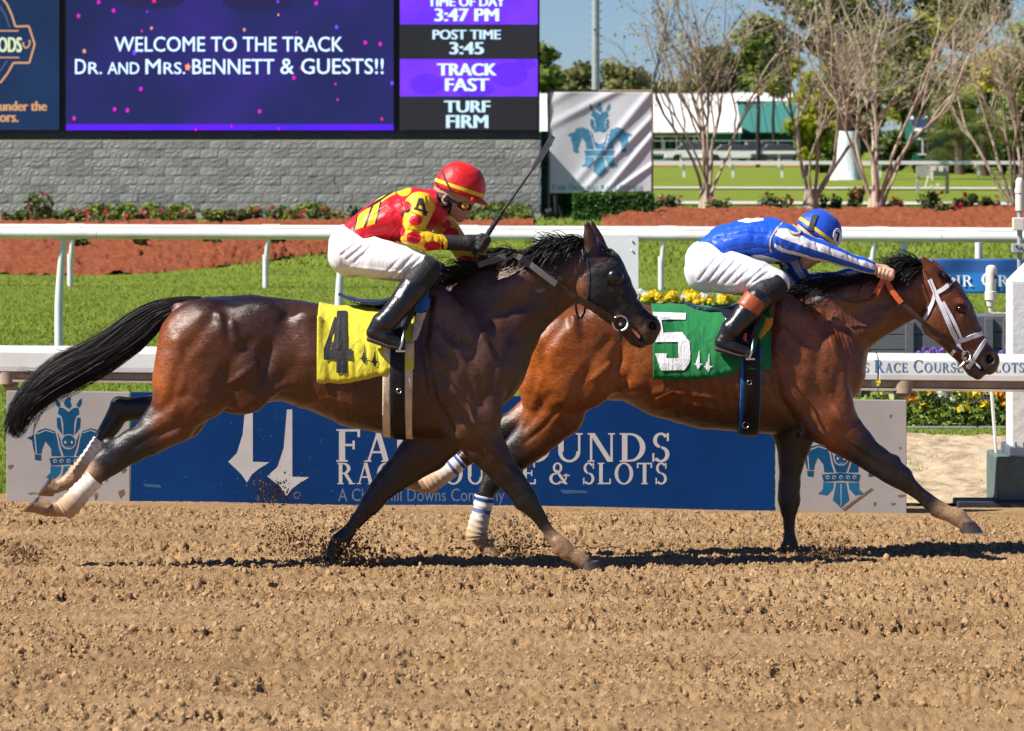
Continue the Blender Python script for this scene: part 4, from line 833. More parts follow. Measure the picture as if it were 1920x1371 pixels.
# hedge
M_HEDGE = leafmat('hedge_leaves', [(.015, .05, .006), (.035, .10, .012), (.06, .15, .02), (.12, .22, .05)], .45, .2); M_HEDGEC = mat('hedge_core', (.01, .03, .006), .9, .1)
def hedge(px0, px1, py0, py1, d, dep, label, seed):
    a = W(px0, py1, d); c_ = W(px1, py0, d); r = np.random.RandomState(seed); root = empty('hedge', ((a.x+c_.x)/2, d, a.z), label=label, cat='hedge')
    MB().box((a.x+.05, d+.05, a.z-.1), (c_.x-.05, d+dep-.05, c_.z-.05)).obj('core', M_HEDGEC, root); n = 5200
    P = r.uniform(0, 1, (n, 3))*np.array((c_.x-a.x, dep, c_.z-a.z))+np.array((a.x, d, a.z)); s_ = r.randint(0, 5, n); N = np.zeros((n, 3)); 
    for k, (ax_, v_, nn) in enumerate(((1, d, (0, -1, .3)), (1, d, (0, -1, .3)), (2, c_.z, (0, 0, 1)), (0, a.x, (-1, 0, .3)), (0, c_.x, (1, 0, .3)))):
        m_ = s_ == k; P[m_, ax_] = v_+r.normal(size=m_.sum())*.02; N[m_] = nn
    V, Q = leaves(P, N, .035, r, .7, .6); me = np_mesh('leaf_mass', V, Q); attr(me, 'rv', np.repeat(np.clip(r.uniform(0, .8, n)+.2*noise(P*3, 2), 0, 1), 4)); link('leaf_mass', me, M_HEDGE, root)
hedge(1078, 1223, 363, 422, 84, .9, 'clipped green hedge in front under the crest banner', 1); hedge(1036, 1100, 364, 396, 88, .8, 'clipped hedge set back at the left under the crest banner', 2)
# white crest banner
m, t, b = NT('banner_vinyl'); b.inputs['Base Color'].default_value = (.60, .61, .64, 1); b.inputs['Roughness'].default_value = .5; bump(t, b, tex(t, coords(t, (1, 1, 1)), 5, 4), .15, .03); M_VINYL = m
cb = empty('crest_banner', W(1126, 363, 87), label='wrinkled white vinyl banner with a blue crest above the hedge', cat='banner'); fC = PD(86.5)
def dC(x, y):
    u = (x-1030)/192; v_ = (y-172)/192; z_ = 0
    for (a_, c_, w_, ph) in ((.55, .9, .05, .1), (.5, .95, .045, .32), (.95, .8, .05, .95), (.9, .85, .04, 1.12), (.95, .8, .035, 1.3), (.7, 1, .03, 1.42)):
        q = (u*a_+v_*c_-ph); z_ += .05*math.exp(-(q/w_)**2)*(.35+.65*min(1, max(0, u*1.4-.2+(.4 if ph < .5 else 0))))
    return z_*.8+.02*math.sin(u*9+v_*3)
wavy(fC, 1031, 173, 1222, 362, 110, 110, dC, 'vinyl', M_VINYL, cb, .004)
def fCd(x, y, l): return fC(x, y, l+.006+dC(x, y))
def dice(polys, step=3.0):
    out = []
    for p in polys:
        P = np.array(p); lo, hi = P.min(0), P.max(0)
        for gx in np.arange(lo[0], hi[0], step):
            for gy in np.arange(lo[1], hi[1], step):
                c = (gx+step/2, gy+step/2)
                if poly_sd(np.array(c[0]), np.array(c[1]), p) < 0: out.append([(gx, gy), (gx+step, gy), (gx+step, gy+step), (gx, gy+step)])
    return out
M_CRB = mat('faded_crest_blue', (.06, .22, .36), .5, .3, var=.25); M_CRB2 = mat('faded_crest_teal', (.09, .28, .42), .5, .3, var=.25)
def embC(p): return [(1124.5+x*.172, 287+(y-755)*.172) for x, y in p]
Dd = []
for i, p in enumerate(EMB_D): Dd.append(embC(p)); Dd += [embC(mir(p))] if i in (1, 3, 4, 5, 6) else []
put2d('crest_dark_shapes', dice(Dd, 1.6), fCd, M_CRB, cb, .002); put2d('crest_lily', dice([embC(EMB_M[0]), embC(EMB_M[1]), embC(mir(EMB_M[1]))], 1.6), fCd, M_CRB2, cb, .002)
put2d('crest_light_lines', dice([embC(circ(0, 590, 66)), embC([(-170, 716), (170, 716), (170, 726), (-170, 726)]), embC([(-160, 790), (160, 790), (160, 799), (-160, 799)])], 1.2), fCd, M_VINYL, cb, .008)
put2d('banner_lettering', serif_px('F|AIR ^G|ROUNDS ^R|ACE ^C|OURSE', 1036, 347, 1206, 356, .8), fCd, M_CRB, cb, .004)
M_WOOD = mat('raw_timber', (.34, .23, .13), .8, .2, var=.2)
for q in (((1029, 171), (1223, 171)), ((1029, 171), (1029, 400)), ((1222.5, 171), (1222.5, 400))): MB().tube([W(*q[0], 86.9), W(*q[1], 86.9)], .03, 6).obj('frame_bar', M_WOOD, cb)
lp = empty('light_pole', G(1117, 100), label='tall grey steel light pole with climbing pegs behind the crest banner', cat='pole')
MB().tube([G(1117, 100), W(1117, 100, 100), W(1117, -500, 100)], [.115, .10, .085], 14).obj('pole', mat('galvanised_steel', (.42, .46, .48), .45, .5, metal=.4, var=.1), lp, smooth=True)
for i in range(26): y = 166-i*7.6; MB().tube([W(1117+(6 if i % 2 else -6), y, 100), W(1117+(12 if i % 2 else -12), y, 100)], .012, 5).obj('peg', M_PVCG, lp)
sp_ = empty('flood_lamp', G(1048, 86), label='black floodlight on a bracket at the corner of the block wall', cat='lamp'); MBL = mat('black_metal', (.015, .015, .017), .5, .4)
MB().tube([W(1044, 418, 85), W(1041, 366, 85)], .045, 10).obj('mast', MBL, sp_, smooth=True); MB().tube([W(1046, 385, 85), W(1058, 417, 85)], .035, 8).obj('brace', MBL, sp_, smooth=True); MB().tube([W(1026, 402, 85), W(1036, 396, 85)], [.12, .09], 12).obj('lamp_head', MBL, sp_, smooth=True); MB().box(tuple(W(1018, 422, 84.8)), tuple(W(1036, 410, 85.3))).obj('foot', MBL, sp_)
# ================================================================ far side: rails, barns, cars
M_FWHITE = mat('far_white', (.74, .73, .70), .6, .3, var=.05); M_BGREEN = mat('barn_green', (.012, .11, .085), .7, .2, var=.15, vscale=1); M_ROOFW = mat('white_metal_roof', (.70, .68, .63), .5, .3, var=.05, vscale=.5); M_ROOFG = mat('green_metal_roof', (.05, .19, .16), .5, .3, var=.1); M_DARKW = mat('dark_opening', (.015, .014, .013), .8)
def frail(u, zt, zb, x0, x1, step, label, th=.14, off=0):
    t_ = empty('far_rail', (x0, u, 0), label=label, cat='rail'); MB().box((x0, u, zt-th), (x1, u+.1, zt)).obj('rail_length', M_FWHITE, t_); x = x0+off
    while x < x1: MB().box((x-.06, u+.11, zb), (x+.06, u+.2, zt-.02)).obj('post', M_FWHITE, t_, bevel=.01); x += step
k = 191/F; frail(191, W(0, 302, 191).z+.0, -.02, (1215-960)*k, (2000-960)*k, 92*k, 'white far turf rail on stout posts beyond the infield grass', .17, (1283-1215)*k)
frail(250, W(0, 283, 250).z, 0, (1000-960)*250/F, (1560-960)*250/F, 3.2, 'thin white outer rail in front of the barns', .2)
cf = empty('mesh_fence', (8, 292, 0), label='grey tube and mesh fence before the green barn', cat='fence'); fx0, fx1 = (1215-960)*292/F, (1520-960)*292/F
for z_ in (.15, .95, 1.62): MB().tube([(fx0, 292, z_), (fx1, 292, z_)], .035, 6).obj('bar', M_PVCG, cf)
for i in range(11): x = fx0+i*(fx1-fx0)/10; MB().tube([(x, 292, 0), (x, 292, 1.62)], .04, 6).obj('post', M_PVCG, cf)
def barn(name, x0, x1, d, dep, zw, zr, mroof, label, wins=(), gable=True):
    r = empty(name, ((x0+x1)/2, d, 0), label=label, cat='barn')
    mb = MB(); mb.box((x0+.2, d+.5, 0), (x1-.2, d+dep-.5, zw+.05)); mb.obj('wall', M_BGREEN, r)
    mb = MB(); ym = d+dep/2
    for x in (x0+.25, x1-.25): mb.add([(x, d+.5, zw), (x, d+dep-.5, zw), (x, ym, zr-.12)], [(0, 1, 2)])
    mb.obj('gable', M_BGREEN, r)
    for y0, z0, y1, z1 in ((d-.3, zw-.08, ym, zr), (d+dep+.3, zw-.08, ym, zr)):
        o = MB().add([(x0, y0, z0), (x1, y0, z0), (x1, y1, z1), (x0, y1, z1)], [(0, 1, 2, 3)]).obj('roof', mroof, r); s_ = o.modifiers.new('t', 'SOLIDIFY'); s_.thickness = .12
        nr = int((x1-x0)/1.1); me = None
        for i in range(1, nr):
            x = x0+i*(x1-x0)/nr; f = .0
            MB().tube([(x, y0, z0+.04), (x, y1, z1+.04)], .035, 4).obj('rib', mroof, o)
    for xa, xb, za, zb in wins:
        w_ = MB().box((xa, d+.44, za), (xb, d+.52, zb)).obj('window', M_DARKW, r)
        MB().box((xa-.1, d+.40, zb), (xb+.1, d+.5, zb+.12)).obj('frame', M_FWHITE, w_); MB().box((xa-.1, d+.40, za-.1), (xb+.1, d+.5, za)).obj('sill', M_FWHITE, w_); MB().box(((xa+xb)/2-.05, d+.40, za), ((xa+xb)/2+.05, d+.45, zb)).obj('mullion', M_FWHITE, w_)
    return r
k = 310/F; X = lambda px: (px-960)*k
barn('barn', X(1000), X(1388), 308, 18, W(0, 246, 308).z, W(0, 178, 317).z, M_ROOFW, 'long barn with white metal roof and green walls', [(X(a), X(b_), .5, 1.9) for a, b_ in ((1015, 1040), (1228, 1252), (1258, 1276), (1290, 1310))])
barn('barn', X(1404), X(1560), 322, 14, 2.35, W(0, 192, 329).z, M_ROOFG, 'barn with green metal roof right of the white roofed barn')
barn('barn', X(1360), X(1600), 352, 16, 3.6, W(0, 176, 360).z, M_ROOFW, 'white roofed barn farthest back behind the green roof')
barn('barn', X(1690), X(1800), 300, 12, W(0, 243, 300).z, W(0, 205, 306).z, M_ROOFW, 'small white roofed stable among the trees at right', [(X(1700), X(1712), .6, 1.7)])
sh = empty('green_shed', G(1022, 92), label='narrow green metal cabinet between the block wall and the crest banner', cat='cabinet'); a = W(1014, 400, 90); c_ = W(1029, 246, 90)
MB().box((a.x, 90, a.z), (c_.x, 91, c_.z)).obj('cabinet', M_BGREEN, sh, bevel=.02)
for y in (305, 318): MB().box(tuple(W(1015, y+3, 89.95)), tuple(W(1028.5, y, 90))).obj('louvre', M_DARKW, sh)
def car(px, py, d, L, H, mt, label):
    p = W(px, py, d); r = empty('parked_car', (p.x, d, 0), label=label, cat='car'); s_ = H/1.5
    MB().prism([(p.x-L/2, .35), (p.x-L/2, .8*s_), (p.x-L*.32, .92*s_), (p.x+L*.28, .95*s_), (p.x+L/2, .85*s_), (p.x+L/2, .35)], d, d+1.7).obj('body', mt, r, bevel=.06)
    MB().prism([(p.x-L*.34, .9*s_), (p.x-L*.2, H), (p.x+L*.18, H), (p.x+L*.33, .93*s_)], d+.1, d+1.6).obj('cabin', M_GLASSD, r, bevel=.05)
    for x in (-L*.3, L*.3):
        w_ = MB().tube([(p.x+x, d-.02, .33), (p.x+x, d+.2, .33)], .33, 16).obj('wheel', MBL, r)
M_GLASSD = mat('dark_car_glass', (.05, .06, .07), .15, .5); M_CARW = mat('white_car_paint', (.75, .75, .74), .3, .5, coat=.5)
car(1305, 290, 284, 4.6, 1.5, M_CARW, 'white car parked behind the outer rail near the first bare tree'); car(1425, 290, 286, 4.4, 1.5, mat('silver_blue_paint', (.3, .34, .4), .35, .5, coat=.5), 'silver car parked behind the mesh fence'); car(1378, 296, 283, 4.8, 1.35, M_CARW, 'white car parked left of the silver car'); car(1462, 296, 282, 4.2, 1.4, mat('dark_car_paint', (.05, .06, .09), .35, .5, coat=.5), 'dark car parked at the right behind the outer rail')
ub = empty('utility_board', GP(1748, 362), label='grey wooden utility board on two posts with meters in the infield grass', cat='board'); d = ub.location.y; MU = mat('grey_wood', (.34, .32, .29), .85, .2, var=.15)
MB().box(tuple(W(1718, 331, d)), tuple(W(1778, 311, d+.1))).obj('panel', MU, ub, bevel=.01)
for x in (1721, 1776): MB().box(tuple(W(x-2.5, 366, d+.11)), tuple(W(x+2.5, 311, d+.25))).obj('post', MU, ub)
for x, y, w_, h in ((1751, 316, 8, 9), (1765, 317, 7, 10), (1748, 330, 4, 16), (1747, 352, 6, 7), (1759, 348, 5, 8)): MB().box(tuple(W(x-w_/2, y+h/2, d-.12)), tuple(W(x+w_/2, y-h/2, d-.01))).obj('meter_box', M_PVC, ub, bevel=.01)
MB().tube([W(1735, 352, d-.05), W(1741, 330, d-.05)], .03, 6).obj('pipe', M_PVC, ub)
MB().ell(W(1610, 374, 118), (.09, .09, .16), 10, 8).obj('lamp_globe', M_FWHITE, smooth=True, label='small white globe in the grass beside the middle bare tree', cat='globe')

# ================================================================ trees
def tubes(paths, r0, r1, n=5):
    P = np.asarray(paths, float); S, K, _ = P.shape; T = np.gradient(P, axis=1); T /= np.linalg.norm(T, axis=2, keepdims=True)+1e-9
    A = np.cross(T, np.array((.31, .52, .79))); A /= np.linalg.norm(A, axis=2, keepdims=True)+1e-9; B = np.cross(T, A)
    w = np.asarray(r0)[:, None]+(np.asarray(r1)-np.asarray(r0))[:, None]*np.linspace(0, 1, K)[None]; an = np.linspace(0, 2*np.pi, n, endpoint=False)
    V = P[:, :, None]+(A[:, :, None]*np.cos(an)[None, None, :, None]+B[:, :, None]*np.sin(an)[None, None, :, None])*w[:, :, None, None]
    b = (np.arange(S)[:, None, None]*K+np.arange(K-1)[None, :, None])*n; j = np.arange(n)[None, None]; j2 = (j+1) % n
    return V.reshape(-1, 3), np.stack([b+j, b+j2, b+n+j2, b+n+j], -1).reshape(-1, 4)
def grow(p, dr, L, r, lev, out, R, wander=.12, up=.25, K=6):
    P = [np.array(p, float)]; d_ = np.array(dr, float)
    for i in range(K-1): d_ = d_+R.normal(size=3)*wander+np.array((0, 0, up*.12)); d_ /= np.linalg.norm(d_); P.append(P[-1]+d_*L/(K-1))
    out.append((lev, np.array(P), r, r*(.55 if lev > 0 else .35))); return np.array(P), d_
M_BARKC = mat('crepe_myrtle_bark', (.40, .32, .235), .8, .2, var=.35, vscale=5, stretch=(1, 1, .3)); M_TWIG = mat('bare_twigs', (.40, .33, .25), .85, .2, var=.3, vscale=6)
M_BUD = leafmat('seed_heads', [(.24, .2, .09), (.34, .3, .13), (.40, .40, .1), (.44, .46, .1)], .8, .2)
def crepe(px, py, H, nst, label, seed, lean=0, spread=.33):
    R = np.random.RandomState(seed); p = np.array(GP(px, py)); root = empty('bare_tree', p, label=label, cat='tree', group='bare crepe myrtles in the right mulch bed'); out = []; ends = []
    for s_ in range(4): out.append((3, np.linspace(p+np.array((math.cos(s_*1.6)*.09, math.sin(s_*1.6)*.09, -.15)), p+np.array((math.cos(s_*1.6)*.06, math.sin(s_*1.6)*.05, .55)), 6), .15, .09))
    for s_ in range(nst):
        a = s_*2*math.pi/nst+R.uniform(-.4, .4); tilt = spread*R.uniform(.55, 1.15); dr = np.array((math.cos(a)*tilt+lean, math.sin(a)*tilt*.8, 1.0)); dr /= np.linalg.norm(dr)
        b0 = p+np.array((math.cos(a), math.sin(a), 0))*.07; b0[2] -= .1; P0, d0 = grow(b0, np.array((dr[0]*.4, dr[1]*.4, 1)), .45*R.uniform(.7, 1.6), .062*R.uniform(.7, 1.2), 3, out, R, .09)
        P1, d1 = grow(P0[-1], dr, H*.42*R.uniform(.8, 1.1), .043*R.uniform(.6, 1.2), 2, out, R, .13, .3, 8)
        for q in range(3):
            f = [7, 5, 4][q]; t_ = d1+R.normal(size=3)*.32*np.array((1, 1, .3)); t_ /= np.linalg.norm(t_)
            P2, d2 = grow(P1[f], t_, H*.34*R.uniform(.7, 1.1), .024*R.uniform(.7, 1.2), 2, out, R, .15, .3, 8)
            for w_ in range(4):
                i2 = R.randint(2, 8); t2 = d2+R.normal(size=3)*.42*np.array((1, 1, .5)); t2 /= np.linalg.norm(t2); P3, d3 = grow(P2[i2], t2, H*.2*R.uniform(.5, 1.2), .013*R.uniform(.7, 1.2), 1, out, R, .12, .25)
                for z_ in range(4):
                    i3 = R.randint(1, 6); t3 = d3+R.normal(size=3)*.55; t3 /= np.linalg.norm(t3); P4, d4 = grow(P3[i3], t3, H*.11*R.uniform(.4, 1.2), .0065, 0, out, R, .18, .1)
                    for y_ in range(1):
                        t4 = d4+R.normal(size=3)*.6; t4 /= np.linalg.norm(t4); P5, _ = grow(P4[R.randint(1, 6)], t4, H*.06*R.uniform(.4, 1.2), .0042, 0, out, R, .2, .1); ends.append(P5[-1])
    Kk = {}
    big = [o for o in out if o[0] >= 2]; sm_ = [o for o in out if o[0] < 2]
    for nm, L_, mt, n in (('trunk', big, M_BARKC, 8), ('twigs', sm_, M_TWIG, 4)):
        Vs = []; Qs = []; off = 0
        for KK in sorted(set(len(o[1]) for o in L_)):
            g_ = [o for o in L_ if len(o[1]) == KK]; V, Q = tubes([o[1] for o in g_], [o[2] for o in g_], [o[3] for o in g_], n); Vs.append(V); Qs.append(Q+off); off += len(V)
        link(nm, np_mesh(nm, np.concatenate(Vs), np.concatenate(Qs), True), mt, root)
    E = np.array(ends); E = E[R.uniform(0, 1, len(E)) < .8]; C = np.repeat(E, 2, 0)+R.normal(size=(len(E)*2, 3))*.04; V, Q = leaves(C, R.normal(size=C.shape), .04, R, .5, .6); me = np_mesh('seed_heads', V, Q); attr(me, 'rv', np.repeat(R.uniform(0, 1, len(C)), 4)); link('seed_heads', me, M_BUD, root)
crepe(1325, 402, 6.6, 8, 'bare multi-stemmed tree right of the crest banner', 11); crepe(1520, 401, 6.4, 6, 'bare multi-stemmed tree just behind the blue helmet', 12); crepe(1642, 404, 6.8, 9, 'bare multi-stemmed tree in front of the whitewashed trunk', 13); crepe(1908, 398, 6.8, 9, 'bare multi-stemmed tree at the right edge behind the conduit pole', 14); crepe(2060, 402, 6.4, 7, 'bare multi-stemmed tree half out of frame at far right', 15); 
M_OAKB = mat('dark_oak_bark', (.035, .028, .024), .9, .15, var=.4, vscale=6, bmp=.6); M_WASH = mat('whitewashed_bark', (.62, .68, .70), .85, .2, var=.25, vscale=5, bmp=.8, bscale=9)
LF = dict(oak=leafmat('oak_leaves', [(.02, .035, .008), (.05, .075, .015), (.09, .12, .025), (.15, .17, .04)], .5, .3), lime=leafmat('spring_leaves', [(.14, .17, .01), (.28, .31, .02), (.44, .44, .035), (.58, .55, .08)], .5, .45), green=leafmat('mid_green_leaves', [(.05, .08, .014), (.11, .16, .025), (.19, .25, .045), (.29, .33, .09)], .5, .35), olive=leafmat('olive_leaves', [(.06, .07, .02), (.13, .14, .045), (.21, .21, .07), (.28, .27, .11)], .6, .3), gold=leafmat('yellow_blossom', [(.3, .26, .012), (.5, .42, .02), (.65, .55, .03), (.7, .6, .06)], .6, .4))
def tree(name, px, py, d, crown, n, size, mt, label, seed, trunk=.2, nblob=26, asp=.6, lo=.25):
    """crown: pixel box (x0,y0,x1,y1) at depth d"""
    r = np.random.RandomState(seed); b = G(px, d); root = empty(name, b, label=label, cat='tree'); k = d/F; x0, y0, x1, y1 = crown; blobs = []
    c = np.array(W((x0+x1)/2, (y0+y1)/2, d)); R_ = np.array(((x1-x0)/2*k, (x1-x0)/2*k*.8, (y1-y0)/2*k)); P = []; rr = []
    for _ in range(nblob):
        v_ = r.normal(size=3); v_ /= np.linalg.norm(v_); q = c+v_*R_*r.uniform(.35, .82); s_ = r.uniform(.2, .36)*min(R_[0], R_[2]*1.4); blobs.append((q, (s_*1.25, s_*1.2, s_*.8)))
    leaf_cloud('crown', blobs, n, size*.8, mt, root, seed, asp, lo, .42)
    tp = np.array(((c[0]-b.x)*.35+b.x, d, max(b.z+.4, c[2]-R_[2]*.75)))
    V, Q = tubes([np.linspace(np.array(b)-np.array((0, 0, .2)), tp, 6)+r.normal(size=(6, 3))*trunk*.15], [trunk], [trunk*.6], 9); o = link('trunk', np_mesh('trunk', V, Q, True), M_OAKB, root)
    L = [bez([tp, (tp+np.array(q))/2+r.normal(size=3)*R_*.08, np.array(q)], np.linspace(0, 1, 6)) for q, _ in blobs[:14]]; V, Q = tubes(L, [trunk*.45]*len(L), [trunk*.08]*len(L), 5); link('limbs', np_mesh('limbs', V, Q, True), M_OAKB, root)
    return root
# far tree line
FT = [(1022, 350, (985, 78, 1056, 205), 'green', 'dark green tree at the right edge of the video board'), (1090, 400, (1040, 118, 1135, 200), 'olive', 'olive tree left of the light pole above the banner'), (1165, 400, (1115, 108, 1222, 200), 'olive', 'olive tree right of the light pole above the banner'), (1235, 420, (1205, 150, 1285, 205), 'olive', 'low olive tree above the barn roof'), (1310, 420, (1260, 135, 1360, 205), 'green', 'green tree above the white barn roof left part'), (1340, 330, (1290, 75, 1400, 190), 'oak', 'dark pine-like tree rising over the barn behind the first bare tree'), (1430, 420, (1360, 120, 1480, 200), 'green', 'green tree above the far right end of the barn')]
for i, (px, d, cr, kd, lab) in enumerate(FT): tree('far_tree', px, 300, d, cr, 5200, .36, LF[kd], lab, 400+i, .25, 30, .7, .1)
NTR = [(1512, 200, (1470, 120, 1565, 320), 'lime', 'yellow-green spring tree left of the whitewashed trunk', 5200, .13), (1420, 250, (1370, 20, 1490, 150), 'green', 'light green leafy treetop above the barns', 3200, .16), (1540, 215, (1500, 240, 1580, 325), 'green', 'low green bush at the left of the whitewashed trunk', 2200, .12), (1590, 230, (1470, -60, 1640, 110), 'oak', 'wide dark live oak crown behind the bare trees', 4200, .2), (1690, 240, (1640, 60, 1760, 250), 'green', 'mid green tree right of the whitewashed trunk', 4200, .16), (1740, 260, (1700, -40, 1800, 150), 'lime', 'bright green treetop in the upper right', 3600, .15), (1790, 230, (1730, 110, 1860, 260), 'green', 'leafy green tree behind the palms', 4200, .15), (1850, 220, (1815, 90, 1905, 180), 'gold', 'yellow blossoming tree at the upper right', 2600, .12), (1880, 210, (1820, 150, 1960, 340), 'green', 'dense green tree at the right edge', 5200, .14), (1660, 225, (1630, 240, 1720, 330), 'oak', 'dark undergrowth right of the whitewashed trunk', 3000, .13), (1760, 215, (1700, 290, 1850, 335), 'oak', 'dark undergrowth below the palms', 3000, .12), (1960, 230, (1880, 0, 2060, 200), 'green', 'tall green tree beyond the right edge', 3600, .16), (1850, 260, (1800, -60, 1900, 60), 'olive', 'sparse olive treetop at the top right', 2200, .13)]
NTR += [(1600, 330, (1540, 130, 1680, 300), 'olive', 'olive tree far behind the whitewashed trunk', 3600, .2), (1720, 320, (1660, 120, 1790, 300), 'lime', 'yellow-green tree over the small stable', 3600, .18), (1900, 320, (1840, 60, 1990, 300), 'green', 'green tree far behind the right bare tree', 3600, .2), (1640, 300, (1590, 20, 1720, 160), 'lime', 'light green treetop behind the middle bare tree', 3000, .17), (1450, 300, (1400, 60, 1500, 190), 'lime', 'light green tree over the green roofed barn', 2600, .17), (1560, 240, (1530, 60, 1600, 260), 'lime', 'slim yellow-green tree just left of the live oak', 2600, .14), (1780, 300, (1740, -60, 1850, 120), 'green', 'tall pale green tree behind the palms', 3200, .18)]
for i, (px, d, cr, kd, lab, n, sz) in enumerate(NTR): tree('leafy_tree', px, 330, d, cr, int(n*2), sz*1.55, LF[kd], lab, 500+i, .16, 36, .65, .1)
# whitewashed live oak
R = np.random.RandomState(5); p = np.array(GP(1585, 336)); ok = empty('live_oak', p, label='big dark live oak with whitewashed lower trunk', cat='tree'); k = p[1]/F
def flare(pts, rad, nm, mt, n=18, fl=.25):
    P = bez(np.array(pts), np.linspace(0, 1, 12)); r_ = np.interp(np.linspace(0, 1, 12), np.linspace(0, 1, len(rad)), rad); V = []
    for i in range(12):
        for j in range(n):
            a = 2*math.pi*j/n; q = r_[i]*(1+fl*math.sin(a*5+1)*max(0, 1-i/7)*.5+.06*math.sin(a*3+i)); V.append(P[i]+np.array((math.cos(a)*q, math.sin(a)*q, 0)))
    i = np.arange(11)[:, None]*n; j = np.arange(n)[None]; link(nm, np_mesh(nm, V, np.stack([i+j, i+(j+1) % n, i+n+(j+1) % n, i+n+j], -1).reshape(-1, 4), True), mt, ok)
def wp(px, py): return np.array(W(px, py, p[1]))
flare([wp(1586, 340), wp(1588, 300), wp(1592, 246)], [34*k, 24*k, 19*k], 'whitewashed_trunk', M_WASH); flare([wp(1592, 246.5), wp(1588, 190), wp(1582, 120), wp(1575, 60)], [18.6*k, 19*k, 18*k, 14*k], 'trunk', M_OAKB, fl=.1)
L = [bez([wp(1580, 130), wp(*a), wp(*b_)]+np.array([(0, 0, 0), (0, R.normal()*1, 0), (0, R.normal()*2, 0)]), np.linspace(0, 1, 8)) for a, b_ in (((1550, 70), (1505, 20)), ((1540, 95), (1480, 60)), ((1600, 60), (1640, -20)), ((1575, 40), (1560, -60)), ((1620, 100), (1680, 50)), ((1530, 60), (1440, -20)))]
V, Q = tubes(L, [.3]*6, [.08]*6, 8); link('limbs', np_mesh('limbs', V, Q, True), M_OAKB, ok)
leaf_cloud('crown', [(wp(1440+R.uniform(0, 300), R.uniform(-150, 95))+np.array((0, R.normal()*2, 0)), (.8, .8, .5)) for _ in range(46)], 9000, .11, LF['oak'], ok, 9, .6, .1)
# fan palms
M_FROND = leafmat('palm_fronds', [(.05, .07, .012), (.12, .15, .03), (.25, .26, .06), (.42, .40, .16)], .45, .25); M_PTR = mat('palm_trunk', (.12, .085, .06), .95, .1, var=.4, vscale=8, bmp=.8)
def palm(px, py, d, top, R0, label, seed):
    R = np.random.RandomState(seed); b = G(px, d); c = np.array(W(px, top, d)); root = empty('fan_palm', b, label=label, cat='palm')
    MB().tube([b, (b.x, d, c[2]-.2)], [.3, .26], 10).obj('trunk', M_PTR, root, smooth=True)
    for i in range(30):
        a = R.uniform(0, 2*math.pi); el = R.uniform(-1.0, 1.2); dv = np.array((math.cos(a)*math.cos(el), math.sin(a)*math.cos(el), math.sin(el))); h = c+dv*R0*.5; V = []; Q = []; up = np.array((0, 0, 1.)); sdv = np.cross(dv, up); sdv /= np.linalg.norm(sdv)+1e-6; un = np.cross(sdv, dv)
        for j in range(15):
            th = (j/14-.5)*3.6; ld = dv*math.cos(th)+sdv*math.sin(th); tip = h+ld*R0*.62*R.uniform(.85, 1.1)-up*R0*.22*R.uniform(.6, 1.2); w_ = np.cross(ld, un)*.035; q = len(V); mid = h+ld*R0*.32; V += [h, mid-w_, tip, mid+w_]; Q.append((q, q+1, q+2, q+3))
        me = np_mesh('frond', V, Q); attr(me, 'rv', np.full(len(V), np.clip(.35+.3*el+R.uniform(-.25, .25), 0, 1))); fo = link('frond', me, M_FROND, root); MB().tube([c, h], .02, 4).obj('stalk', M_FROND, fo)  # fronds that point upwards take paler colours
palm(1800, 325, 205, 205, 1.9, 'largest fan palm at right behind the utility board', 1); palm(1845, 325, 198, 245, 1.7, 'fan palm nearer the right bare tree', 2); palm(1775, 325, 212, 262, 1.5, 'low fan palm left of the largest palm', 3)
def coat_mat(name, rough=.36, hair=.5):
    m, t, b = NT(name); a = nd(t, 'Attribute', attribute_name='coat'); v = coords(t, (1, 1, 1.8), (0, .6, 0))
    n = tex(t, v, 55, 9, .8); n2 = tex(t, v, 9, 5); n3 = tex(t, coords(t, (1, 1, 2.5), (0, -.4, 0)), 26, 5, .7, .8)
    c = mix(t, .8, a.outputs['Color'], ramp(t, n, [(.3, (.3, .28, .26)), (.7, (1.8, 1.75, 1.7))]), 'MULTIPLY')
    c = mix(t, .4, c, ramp(t, n2, [(.3, (.55, .55, .55)), (.7, (1.4, 1.4, 1.4))]), 'MULTIPLY')
    t.links.new(c, b.inputs['Base Color']); b.inputs['Specular IOR Level'].default_value = .5
    t.links.new(ramp(t, n, [(.3, (rough-.1,)*3), (.7, (rough+.16,)*3)]), b.inputs['Roughness'])
    b.inputs['Coat Weight'].default_value = .08; b.inputs['Coat Roughness'].default_value = .2
    p = bump(t, b, n3, .28, .010); p = bump(t, b, n, hair, .004, p)
    cn = b.inputs.get('Coat Normal')
    if cn: t.links.new(p, cn)
    return m
M_HOOF = mat('hoof_horn', (.055, .042, .036), .5, .35, var=.5, vscale=25, bmp=.3, bscale=90, stretch=(1, 1, .2))
M_HOOFD = mat('dusty_hoof_horn', (.3, .19, .11), .7, .2, var=.4, vscale=25, bmp=.3, bscale=90)
M_SHOE = mat('worn_steel', (.55, .52, .48), .35, .5, metal=1, var=.2)
M_BLACKHAIR = mat('black_horse_hair', (.010, .008, .008), .5, .35, var=.5, vscale=40)
M_BAND = mat('white_bandage', (.72, .66, .58), .85, .2, var=.12, vscale=14, bmp=.5, bscale=70, stretch=(1, 1, 1))
M_EYE = mat('dark_eye', (.010, .005, .004), .14, .5)
M_NOSTRIL = mat('nostril_painted_shade', (.004, .003, .003), .8, .1)  # near-black colour paints in the shade of the nostril hollows

